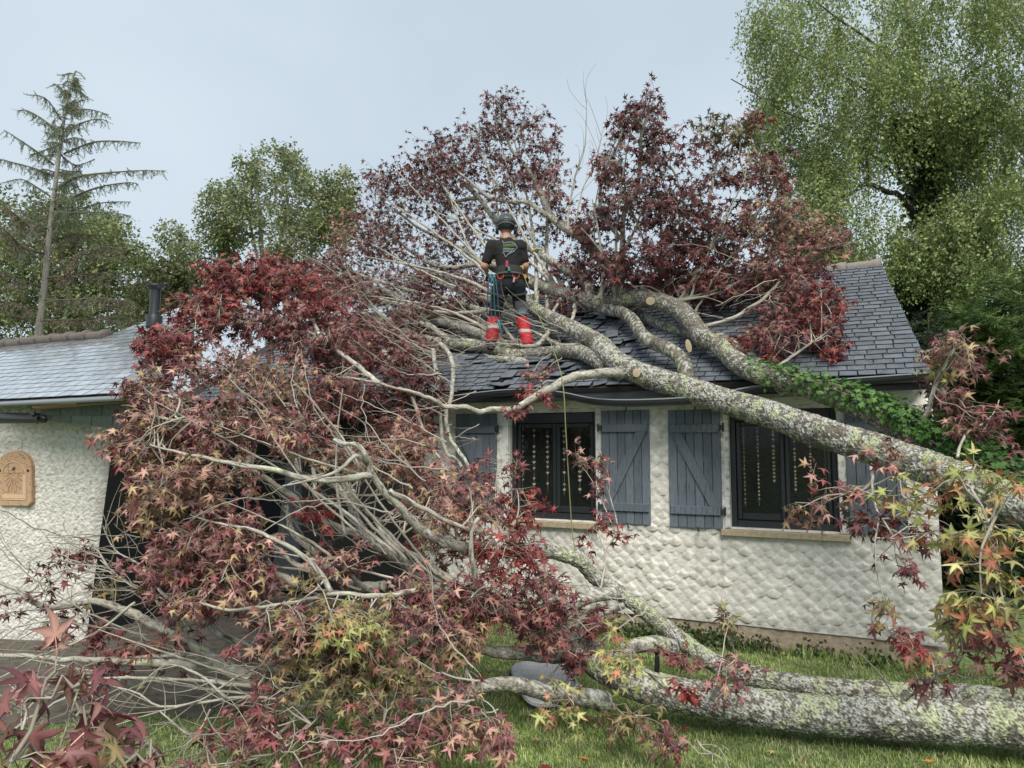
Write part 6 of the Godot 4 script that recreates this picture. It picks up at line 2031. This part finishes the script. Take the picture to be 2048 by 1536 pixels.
func hand_bones(wrist: Vector3, along: Vector3, palm: Vector3, side: float) -> Array:
	along = along.normalized()
	palm = (palm - along * palm.dot(along)).normalized()
	var across := along.cross(palm) * side
	var list := [[wrist, wrist + along * 0.085, 0.026, 0.034, 1.0]]
	for k in 4:
		var root := wrist + along * 0.085 + across * (0.03 - 0.02 * k)
		var l: float = [0.042, 0.047, 0.044, 0.034][k]
		var a := root + (along * 0.85 + palm * 0.4).normalized() * l
		var b := a + (along * 0.35 + palm * 0.9).normalized() * l * 0.65
		var c := b + (palm * 0.9 - along * 0.35).normalized() * l * 0.5
		list.append_array([[root, a, 0.0105, 0.0098], [a, b, 0.0098, 0.009], [b, c, 0.009, 0.008]])
	var th := wrist + along * 0.025 + across * 0.03
	var t1 := th + (across * 0.6 + along * 0.7 + palm * 0.35).normalized() * 0.04
	list.append_array([[th, t1, 0.014, 0.0115], [t1, t1 + (along * 0.7 + palm * 0.6).normalized() * 0.034, 0.0115, 0.0095]])
	return list


func build_person() -> void:
	var at := P(1020, 704, 9.3)
	var person := thing("person", "person in black T-shirt, dark helmet and red gaiters standing on a branch", "person", at)
	var sc := 9.3 / F
	var q := func(x: float, y: float, z: float) -> Vector3: return Vector3((x - 1020.0) * sc, (704.0 - y) * sc + 0.02, z)
	var hip_l: Vector3 = q.call(1001, 572, -0.02)
	var hip_r: Vector3 = q.call(1035, 572, -0.02)
	var knee_l: Vector3 = q.call(987, 634, -0.14)
	var knee_r: Vector3 = q.call(1042, 620, -0.18)
	var ank_l: Vector3 = q.call(983, 688, 0.0)
	var ank_r: Vector3 = q.call(1055, 692, 0.04)
	var waist: Vector3 = q.call(1019, 542, -0.02)
	var chest: Vector3 = q.call(1013, 503, -0.03)
	var sh_l: Vector3 = q.call(984, 490, -0.02)
	var sh_r: Vector3 = q.call(1041, 490, -0.02)
	var neck: Vector3 = q.call(1012, 474, -0.03)
	var head: Vector3 = q.call(1012, 449, -0.06)
	var elb_l: Vector3 = q.call(968, 530, -0.04)
	var elb_r: Vector3 = q.call(1051, 529, -0.06)
	var wr_l: Vector3 = q.call(975, 541, -0.27)
	var wr_r: Vector3 = q.call(1052, 545, -0.28)
	var hand_l := hand_bones(wr_l, Vector3(0.35, -0.1, -1), Vector3(0.3, -1, 0), 1.0)
	var hand_r := hand_bones(wr_r, Vector3(-0.2, 0.1, -1), Vector3(-0.3, -1, 0), -1.0)
	# one continuous body
	var body := [
		[q.call(1019, 565, -0.02), waist, 0.125, 0.115, 0.75], [waist, chest, 0.115, 0.145, 0.72], [sh_l, sh_r, 0.055, 0.055], [chest, neck, 0.10, 0.06, 0.85], [neck, q.call(1012, 460, -0.045), 0.056, 0.052],
		[head + Vector3(0, 0.03, 0.0), head + Vector3(0, -0.045, -0.035), 0.088, 0.062], [head + Vector3(0, -0.02, -0.10), head + Vector3(0, -0.035, -0.115), 0.016, 0.018], [head + Vector3(-0.078, -0.005, 0.0), head + Vector3(-0.083, -0.03, 0.0), 0.018, 0.013], [head + Vector3(0.078, -0.005, 0.0), head + Vector3(0.083, -0.03, 0.0), 0.018, 0.013],
		[sh_l, elb_l, 0.052, 0.041], [elb_l, wr_l, 0.043, 0.028], [sh_r, elb_r, 0.052, 0.041], [elb_r, wr_r, 0.043, 0.028],
		[hip_l, knee_l, 0.082, 0.056], [knee_l, ank_l, 0.056, 0.038], [hip_r, knee_r, 0.082, 0.056], [knee_r, ank_r, 0.056, 0.038], [ank_l, ank_l + Vector3(-0.01, -0.04, -0.12), 0.036, 0.03], [ank_r, ank_r + Vector3(0.02, -0.04, -0.12), 0.036, 0.03],
	]
	var skin_mat := paint(1, 1, 1, 0.6, true)
	skin_mat.subsurf_scatter_enabled = true
	skin_mat.subsurf_scatter_strength = 0.1
	var b := skin(flesh(body, 0.017, 0.05), func(p: Vector3) -> Color:
		return Color(0.035, 0.025, 0.02) if p.y > head.y + 0.0 and p.z > head.z - 0.055 else Color(0.46, 0.26, 0.19))
	for h in [hand_l, hand_r]:
		var g := flesh(h, 0.006, 0.008)
		var first := b.v.size()
		for k in g.v.size():
			b.dot(g.v[k], Color(0.46, 0.26, 0.19))
		for k in g.i:
			b.i.push_back(k + first)
	put("body", b, skin_mat, person)
	var glove := paint(0.016, 0.018, 0.018, 0.8)
	for h in [hand_l, hand_r]:
		var fat := []
		for o in h:
			var c: Array = o.duplicate()
			c[2] += 0.004
			c[3] += 0.004
			fat.append(c)
		put("glove", flesh(fat, 0.007, 0.008), glove, person)
	# black T-shirt with short sleeves
	var black := paint(0.012, 0.012, 0.014, 0.9)
	var shirt_bones := [[waist + Vector3(0, -0.03, 0), chest, 0.150, 0.172, 0.74], [sh_l, sh_r, 0.075, 0.075], [chest, neck + Vector3(0, -0.02, 0), 0.12, 0.075, 0.85], [sh_l, sh_l.lerp(elb_l, 0.72), 0.075, 0.068], [sh_r, sh_r.lerp(elb_r, 0.72), 0.075, 0.068]]
	var cut := func(p: Vector3) -> float: return maxf(p.y - (neck.y + 0.008), waist.y - 0.02 - p.y)
	put("t_shirt", flesh(shirt_bones, 0.014, 0.05, 0.009, cut), black, person)
	# print on its back, following the cloth
	var im := Image.create(128, 128, false, Image.FORMAT_RGBA8)
	im.fill(Color(0, 0, 0, 0))
	draw_print(im)
	var pm := StandardMaterial3D.new()
	pm.albedo_texture = ImageTexture.create_from_image(im)
	pm.transparency = BaseMaterial3D.TRANSPARENCY_ALPHA_SCISSOR
	pm.alpha_scissor_threshold = 0.4
	pm.roughness = 0.8
	var pr := Shape.new()
	var grid := 12
	var c0: Vector3 = q.call(1001, 480, 0)
	var c1: Vector3 = q.call(1036, 519, 0)
	for y in grid + 1:
		for x in grid + 1:
			var u := float(x) / grid
			var v := float(y) / grid
			var p := Vector3(lerpf(c0.x, c1.x, u), lerpf(c0.y, c1.y, v), 0.4)
			for k in 40:
				p.z -= field(p, shirt_bones, 0.05) * 0.7
			pr.dot(p + Vector3(0, 0, 0.012), Color.WHITE, Vector2(u, v))
	for y in grid:
		for x in grid:
			var k := y * (grid + 1) + x
			pr.face(k, k + grid + 2, k + 1)
			pr.face(k, k + grid + 1, k + grid + 2)
	put("back_print", pr, pm, person)
	# work trousers with grey knee panels
	var legs := [[waist + Vector3(0, -0.06, 0), q.call(1019, 566, -0.02), 0.142, 0.15, 0.8], [hip_l, knee_l, 0.108, 0.078], [knee_l, ank_l, 0.078, 0.062], [hip_r, knee_r, 0.108, 0.078], [knee_r, ank_r, 0.078, 0.062]]
	var pants := skin(flesh(legs, 0.016, 0.035, 0.009, func(p: Vector3) -> float: return p.y - (waist.y - 0.03)), func(p: Vector3) -> Color:
		if p.x > 0.06 and p.y < q.call(0, 603, 0).y and p.y > q.call(0, 627, 0).y:
			return Color(0.16, 0.17, 0.185)
		return Color(0.011, 0.012, 0.016))
	put("trousers", pants, paint(1, 1, 1, 0.9, true), person)
	# red gaiters with a reflective band
	for side in [[knee_l, ank_l, 628.0, 686.0, 655.0], [knee_r, ank_r, 634.0, 694.0, 665.0]]:
		var y0: float = q.call(0, side[3], 0).y
		var y1: float = q.call(0, side[2], 0).y
		var yb: float = q.call(0, side[4], 0).y
		var g := flesh([[side[0], side[1], 0.088, 0.082]], 0.012, 0.02, 0.012, func(p: Vector3) -> float: return maxf(p.y - y1, y0 - p.y))
		skin(g, func(p: Vector3) -> Color: return Color(0.42, 0.40, 0.36) if absf(p.y - yb) < 0.024 else Color(0.40, 0.012, 0.024))
		put("gaiter", g, paint(1, 1, 1, 0.7, true), person)
	for side in [[ank_l, -0.02], [ank_r, 0.03]]:
		var a: Vector3 = side[0]
		var boot := flesh([[a + Vector3(0, 0.02, 0), a + Vector3(0, -0.05, 0.02), 0.066, 0.055], [a + Vector3(0, -0.055, 0.02), a + Vector3(side[1], -0.065, -0.15), 0.05, 0.045]], 0.014, 0.04, 0.0, func(p: Vector3) -> float: return a.y - 0.105 - p.y)
		put("boot", boot, paint(0.03, 0.026, 0.022, 0.7), person)
	# helmet with ear defenders and a raised mesh visor
	var hc := head + Vector3(0, 0.035, 0.012)
	var shell := flesh([[hc + Vector3(0, 0.01, 0.02), hc + Vector3(0, 0.012, -0.035), 0.128, 0.122]], 0.011, 0.02, 0.0, func(p: Vector3) -> float: return (hc.y - 0.075 + 0.25 * (p.z - hc.z) * -0.2) - p.y)
	var hm := paint(0.035, 0.042, 0.044, 0.35)
	var helmet := put("helmet", shell, hm, person)
	for k in 5:
		var w := -0.9 + 0.45 * k
		var ridge := PackedVector3Array()
		for j in 9:
			var e := 0.1 + 1.25 * j / 8.0
			ridge.push_back(hc + Vector3(sin(w) * cos(e), sin(e), cos(w) * cos(e) * 1.08) * 0.134 + Vector3(0, 0.01, 0))
		var rs := Shape.new()
		simple_rod(rs, ridge, 0.008, 0.005, 6)
		put("helmet_rib", rs, paint(0.09, 0.10, 0.105, 0.4), helmet)
	var strap := Shape.new()
	for k in 2:
		var loop := PackedVector3Array()
		for j in 15:
			var w := -1.6 + 3.2 * j / 14.0
			loop.push_back(hc + Vector3(sin(w) * 0.137, -0.035 + 0.055 * k + 0.02 * cos(w * 2.0), cos(w) * 0.147))
		simple_rod(strap, loop, 0.007, 0.007, 6)
	put("helmet_band", strap, paint(0.12, 0.13, 0.13, 0.5), helmet)
	for x in [-1.0, 1.0]:
		var cup := Shape.new()
		simple_rod(cup, PackedVector3Array([hc + Vector3(x * 0.10, -0.085, -0.03), hc + Vector3(x * 0.125, -0.085, -0.03), hc + Vector3(x * 0.142, -0.085, -0.03)]), 0.046, 0.036, 14)
		put("ear_defender", cup, paint(0.02, 0.022, 0.022, 0.5), helmet)
	var vis := Shape.new()
	for k in 9:
		var f := k / 8.0 * 2.0 - 1.0
		simple_rod(vis, PackedVector3Array([hc + Vector3(f * 0.11, 0.035, -0.14 + 0.05 * f * f), hc + Vector3(f * 0.125 - 0.02, 0.085, -0.24 + 0.08 * f * f)]), 0.004, 0.004, 5)
	for k in 4:
		var bar := PackedVector3Array()
		for j in 9:
			var f := j / 8.0 * 2.0 - 1.0
			bar.push_back(hc + Vector3(f * (0.11 + 0.005 * k) - 0.006 * k, 0.035 + 0.0166 * k, -0.14 - 0.033 * k + (0.05 + 0.01 * k) * f * f))
		simple_rod(vis, bar, 0.004, 0.004, 5)
	put("visor", vis, M.iron, helmet)
	# climbing harness: padded belt, leg loops, rings and tools
	var belt := Shape.new()
	var mid := waist + Vector3(0, -0.035, 0)
	for ring in 5:
		var y: float = [-0.085, -0.075, 0.0, 0.07, 0.08][ring]
		var gr: float = [0.0, 0.014, 0.02, 0.012, 0.0][ring]
		for k in 36:
			var w := TAU * k / 36
			var r := 0.163 + gr
			belt.dot(mid + Vector3(sin(w) * r, y + 0.012 * cos(w), cos(w) * r * 0.80))
	for ring in 4:
		for k in 36:
			var k2 := (k + 1) % 36
			belt.face(ring * 36 + k, ring * 36 + k2, (ring + 1) * 36 + k2)
			belt.face(ring * 36 + k, (ring + 1) * 36 + k2, (ring + 1) * 36 + k)
	var har := put("harness", belt, paint(0.028, 0.03, 0.03, 0.85), person)
	var band := Shape.new()
	var bp := PackedVector3Array()
	for k in 37:
		var w := TAU * k / 36
		bp.push_back(mid + Vector3(sin(w) * 0.186, -0.03 + 0.012 * cos(w), cos(w) * 0.148))
	simple_rod(band, bp, 0.017, 0.017, 6)
	put("webbing", band, paint(0.07, 0.073, 0.073, 0.8), har)
	for side in [[hip_l, knee_l], [hip_r, knee_r]]:
		var c: Vector3 = (side[0] as Vector3).lerp(side[1], 0.28)
		var ax: Vector3 = ((side[1] as Vector3) - side[0]).normalized()
		var u: Vector3 = ax.cross(Vector3.BACK).normalized()
		var v: Vector3 = ax.cross(u)
		var lp := PackedVector3Array()
		for k in 25:
			var w := TAU * k / 24
			lp.push_back(c + (u * cos(w) + v * sin(w)) * 0.108)
		var ls := Shape.new()
		simple_rod(ls, lp, 0.018, 0.018, 6)
		put("leg_loop", ls, paint(0.03, 0.03, 0.032, 0.85), har)
	for x in [1001.0, 1032.0]:
		var rp := PackedVector3Array()
		var c: Vector3 = q.call(x, 556, 0.135)
		for k in 17:
			var w := PI * 0.95 + PI * 1.1 * k / 16
			rp.push_back(c + Vector3(cos(w) * 0.042, sin(w) * 0.042, 0.012 * sin(w)))
		var rs := Shape.new()
		simple_rod(rs, rp, 0.0085, 0.0085, 7)
		put("gear_ring", rs, paint(0.50, 0.045, 0.02, 0.45), har)
	var tabs := [[1014, 534, 6, 14, 0.30, 0.02, 0.07], [1018, 544, 5, 9, 0.03, 0.20, 0.14], [1028, 565, 4, 11, 0.36, 0.24, 0.27], [981, 549, 8, 12, 0.30, 0.45, 0.50], [1044, 535, 7, 8, 0.42, 0.33, 0.06], [1051, 553, 5, 8, 0.45, 0.25, 0.05], [984, 556, 6, 14, 0.03, 0.20, 0.22]]
	for tb in tabs:
		var s := Shape.new()
		var z := 0.128 - 0.9 * pow((tb[0] - 1019.0) * sc, 2.0) * 8.0
		var c: Vector3 = q.call(tb[0], tb[1], maxf(z, -0.04) + 0.03)
		s.box(Transform3D(Basis(Vector3.BACK, rng.randf_range(-0.3, 0.3)), c), Vector3(tb[2] * sc, tb[3] * sc, 0.02), Color.WHITE, 0.004)
		put("gear_clip", s, paint(tb[4], tb[5], tb[6], 0.5), har)
	# ropes
	var la := thing("lanyard", "blue and teal rope strands hanging from the climber's left hip", "rope")
	var colors := [[0.035, 0.07, 0.11], [0.05, 0.12, 0.17], [0.03, 0.12, 0.125], [0.04, 0.08, 0.13]]
	for k in 4:
		var s := Shape.new()
		var x0 := 979.0 + k * 3.5
		var pts := PackedVector3Array([P(x0, 548, 9.06), P(x0 - 3 + k * 2.5, 580, 9.03), P(x0 - 5 + k * 4.0, 612, 9.05), P(x0 - 4 + k * 5.5, 636 + 5 * k, 9.09)])
		simple_rod(s, curve(pts, 0.04), 0.0085, 0.007, 7)
		put("strand", s, paint(colors[k][0], colors[k][1], colors[k][2], 0.75), la)
	var end := Shape.new()
	simple_rod(end, PackedVector3Array([P(997, 640, 9.05), P(1000, 655, 9.06), P(1003, 665, 9.08)]), 0.016, 0.012, 8)
	put("rope_end", end, paint(0.04, 0.25, 0.25, 0.7), la)
	var ro := thing("climbing_rope", "thin yellow-green rope running from the climber down over the gutter", "rope")
	var rs := Shape.new()
	var rp := curve(PackedVector3Array([P(1046, 548, 9.0), P(1057, 575, 8.9), P(1068, 610, 8.7), P(1088, 655, 8.2), P(1107, 700, 7.6), P(1122, 748, 7.0), P(1128, 790, 6.8), P(1131, 850, 6.75), P(1135, 920, 6.7), P(1140, 1000, 6.65), P(1144, 1060, 6.6), P(1150, 1098, 6.5)]), 0.05)
	simple_rod(rs, rp, 0.0055, 0.0055, 6)
	put("rope", rs, paint(0.20, 0.205, 0.085, 0.8), ro)
	var block_ := thing("rope_pulley", "blue and yellow rope device clipped to the branch beside the climber's shoulder", "pulley")
	var ps := Shape.new()
	simple_rod(ps, PackedVector3Array([P(1072, 505, 9.9), P(1077, 492, 9.9), P(1080, 484, 9.9)]), 0.03, 0.012, 8)
	put("sling", ps, paint(0.08, 0.30, 0.50, 0.6), block_)
	var p2 := Shape.new()
	simple_rod(p2, PackedVector3Array([P(1064, 503, 9.85), P(1074, 497, 9.83), P(1085, 500, 9.85)]), 0.016, 0.016, 8)
	put("carabiner", p2, paint(0.50, 0.33, 0.03, 0.4), block_)


func stroke(im: Image, pts: Array, w: float, col: Color) -> void:
	for k in pts.size() - 1:
		var a := Vector2(pts[k][0], pts[k][1])
		var b := Vector2(pts[k + 1][0], pts[k + 1][1])
		var n := int(a.distance_to(b)) + 1
		for j in n + 1:
			var p := a.lerp(b, float(j) / n)
			for y in range(int(p.y - w), int(p.y + w) + 1):
				for x in range(int(p.x - w), int(p.x + w) + 1):
					if x >= 0 and y >= 0 and x < 128 and y < 128 and Vector2(x, y).distance_to(p) <= w:
						im.set_pixel(x, y, col)


func draw_print(im: Image) -> void:
	var green := Color(0.34, 0.48, 0.24)
	var white := Color(0.55, 0.58, 0.6)
	var grey_ := Color(0.42, 0.46, 0.5)
	stroke(im, [[14, 8], [20, 28], [46, 22], [84, 18], [104, 30], [122, 54]], 2.0, white)
	for k in 7:  # green brush letters on a rising line
		var x := 20 + k * 13
		var y := 44 - k * 1.5
		stroke(im, [[x, y + 10], [x + 3, y - 8], [x + 8, y + 8], [x + 11, y - 6]], 1.5, green)
	stroke(im, [[16, 62], [110, 48]], 1.4, green)
	for k in 3:
		stroke(im, [[18, 70 + k * 9], [40 + k * 6, 66 + k * 9], [88 - k * 6, 68 + k * 9], [100 - k * 8, 62 + k * 9]], 2.2, white if k != 1 else grey_)
	for k in 6:
		stroke(im, [[26 + k * 11, 66], [30 + k * 10, 92]], 1.2, grey_)
	stroke(im, [[120, 56], [96, 84], [58, 104], [36, 122], [26, 100], [16, 92]], 2.2, white)
	stroke(im, [[112, 64], [84, 88], [52, 100]], 1.6, grey_)


func heart(size: float, deep: float) -> Shape:
	var edge := PackedVector2Array()
	for k in 20:
		var t := TAU * k / 20
		edge.push_back(Vector2(16.0 * pow(sin(t), 3), 13 * cos(t) - 5 * cos(2 * t) - 2 * cos(3 * t) - cos(4 * t)) * size / 32.0)
	edge.reverse()
	var s := Shape.new()
	slab(s, edge, -deep, deep, 0.001)
	return s


func build_small_things() -> void:
	# paper heart garlands behind the panes
	var inner := house_frame.basis * Vector3(0, 0, 1)
	var paper := paint(0.60, 0.52, 0.40, 0.9)
	var strings := [[1045, 872, 990, 12, 0.040], [1068, 872, 990, 12, 0.040], [1095, 886, 985, 11, 0.040], [1128, 872, 990, 11, 0.040], [1159, 888, 988, 12, 0.040], [1182, 872, 992, 10, 0.040], [1486, 860, 1012, 20, 0.020], [1514, 868, 1012, 20, 0.024], [1545, 860, 968, 16, 0.034], [1587, 866, 985, 18, 0.028], [1619, 890, 998, 17, 0.026], [1649, 900, 1010, 18, 0.020]]
	var where := ["first garland from the left shutter", "second garland, left of the central bar", "garland hanging just left of the central bar", "garland just right of the central bar", "second garland from the right jamb", "garland nearest the right jamb"]
	var hearts := {}
	for k in strings.size():
		var a: Array = strings[k]
		var z := -0.24
		var plane := house_frame * Vector3(-2, 1.5, z)
		var top := on_plane(a[0], a[1] - 22, plane, inner)
		var low := on_plane(a[0] + 1, a[2], plane, inner)
		low.x = top.x
		low.z = top.z
		var w := "left window" if k < 6 else "right window"
		var g := thing("heart_garland", "paper heart string in the %s: %s" % [w, where[k % 6]], "garland", top, "paper heart garlands in the windows")
		g.rotation.y = house_turn
		var l := top.y - low.y
		var st := Shape.new()
		simple_rod(st, PackedVector3Array([Vector3(0, 0.35, 0), Vector3(0, -l, 0)]), 0.0015, 0.0015, 4)
		put("string", st, paper, g)
		if not hearts.has(a[4]):
			hearts[a[4]] = heart(a[4], 0.002).mesh()
		var n: int = a[3]
		for j in n:
			if rng.randf() < 0.12:
				continue
			var h := put("heart", hearts[a[4]], paper, g)
			h.position = Vector3(0, -0.05 - (l - 0.05) * (j + rng.randf_range(0.0, 0.35)) / n, 0.002)
			h.rotation = Vector3(0, rng.randf_range(-0.5, 0.5), rng.randf_range(-0.15, 0.15))
	# a white garden table knocked flat between the trunks
	var tb := thing("garden_table", "pale grey garden table top pressed to the grass between the lower trunks", "table")
	var mid := P(1094, 1364, 5.75)
	tb.transform = Transform3D(Basis.from_euler(Vector3(0.34, 0.35, -0.05)), mid)
	var top := Shape.new()
	var edge := PackedVector2Array()
	for k in 32:
		var t := TAU * k / 32
		edge.push_back(Vector2(signf(cos(t)) * pow(absf(cos(t)), 0.5) * 0.26, signf(sin(t)) * pow(absf(sin(t)), 0.5) * 0.27))
	slab(top, edge, -0.018, 0.018, 0.008)
	var tt := Shape.new()
	for v in top.v:
		tt.dot(Vector3(v.x, v.z, -v.y))
	tt.i = top.i
	put("table_top", tt, grain(paint(0.66, 0.67, 0.70, 0.6), noise_tex(0.06, 256, [grey(0.35), grey(0.9), grey(1), grey(1)], FastNoiseLite.TYPE_SIMPLEX_SMOOTH, 51, 4), 3.0), tb)
	var metal := paint(0.025, 0.03, 0.035, 0.5)
	for p in [[0.22, -0.21], [0.22, 0.21], [-0.22, 0.21], [-0.22, -0.21]]:
		var s := Shape.new()
		simple_rod(s, PackedVector3Array([Vector3(p[0], -0.02, p[1]), Vector3(p[0] * 1.1, -0.16, p[1] * 1.1)]), 0.014, 0.012, 8)
		put("leg", s, metal, tb)
	var ch := thing("metal_post", "short dark metal post standing on the grass under the lichen-covered branch stub", "post", P(1312, 1334, 6.3) * Vector3(1, 0, 1))
	var ps := Shape.new()
	simple_rod(ps, PackedVector3Array([Vector3(0, 0, 0), Vector3(0.01, 0.1, 0), Vector3(0.015, 0.21, -0.01)]), 0.024, 0.02, 8)
	put("shaft", ps, metal, ch)
	var cap := Shape.new()
	simple_rod(cap, PackedVector3Array([Vector3(0.015, 0.2, -0.01), Vector3(0.015, 0.225, -0.01)]), 0.03, 0.026, 8)
	put("cap", cap, metal, ch)
	# dry leaves lying on the lawn
	var kinds := [leaf_mesh(0, true), leaf_mesh(3, true)]
	var spots := [[1160, 1520, "small orange leaf lying alone on the grass near the bottom edge", 0], [1110, 1530, "large dark red leaf standing up on the grass at the lowest edge", 1], [1085, 1478, "pale tan leaf on the lawn beside the pink leafed branch tip", 2], [1600, 1518, "brown leaf on the lawn below the big trunk", 3], [1560, 1505, "tan curled leaf tucked under the middle of the big trunk", 2], [1320, 1508, "yellow leaf on the lawn under the olive twigs", 4], [1870, 1530, "little orange leaf on the grass under the right end of the trunk", 0], [1640, 1285, "pale leaf on the shaded lawn in front of the plinth", 2], [1720, 1330, "brown leaf on the lawn beyond the second trunk", 3], [1560, 1310, "tan leaf on the lawn near the plinth weeds", 2], [275, 1380, "yellow leaf on the bare path among the pale twigs", 4], [100, 1445, "tan leaf at the edge of the bare path", 2], [1250, 1490, "dark brown leaf on the lawn under the trunk fork", 3], [960, 1515, "reddish leaf on the lawn beside the pale twig", 1]]
	var cols := [[0.42, 0.16, 0.04], [0.13, 0.015, 0.02], [0.38, 0.27, 0.15], [0.2, 0.11, 0.06], [0.45, 0.36, 0.09]]
	for s in spots:
		var w := on_plane(s[0], s[1], Vector3(0, 0.03, 0), Vector3.UP)
		var c: Array = cols[s[3]]
		var o := put("fallen_leaf", kinds[rng.randi() % 2], paint(c[0] / 0.6, c[1] / 0.6, c[2] / 0.6, 0.6, true), self)
		var sc := 0.055 if s[3] != 1 else 0.085
		o.transform = Transform3D(Basis.from_euler(Vector3(-PI / 2 + rng.randf_range(-0.5, 0.5), rng.randf() * TAU, 0)).scaled_local(Vector3(sc, sc, sc)), w)
		tag(o, s[2], "leaf", "dry leaves on the ground")
	# weeds at the foot of the wall
	var weeds := thing("weeds", "scrubby green weeds growing along the foot of the plinth", "weeds")
	var spr := sprig("ivy", 77)
	var xf := []
	var wc := PackedColorArray()
	for k in 260:
		var x := -2.35 + rng.randfn(0.0, 0.35) if k < 200 else rng.randf_range(-3.2, -0.2)
		var p := house_frame * Vector3(x, rng.randf_range(0.02, 0.12), rng.randf_range(0.05, 0.2))
		var sc := rng.randf_range(0.25, 0.55)
		xf.append(Transform3D(Basis(Vector3.UP, rng.randf() * TAU).scaled_local(Vector3(sc, sc * 1.2, sc)), p))
		wc.push_back(pick([Color(0.08, 0.13, 0.04), Color(0.05, 0.09, 0.03), Color(0.12, 0.15, 0.06)]))
	scatter("leaves", spr, M.green, weeds, xf, wc)
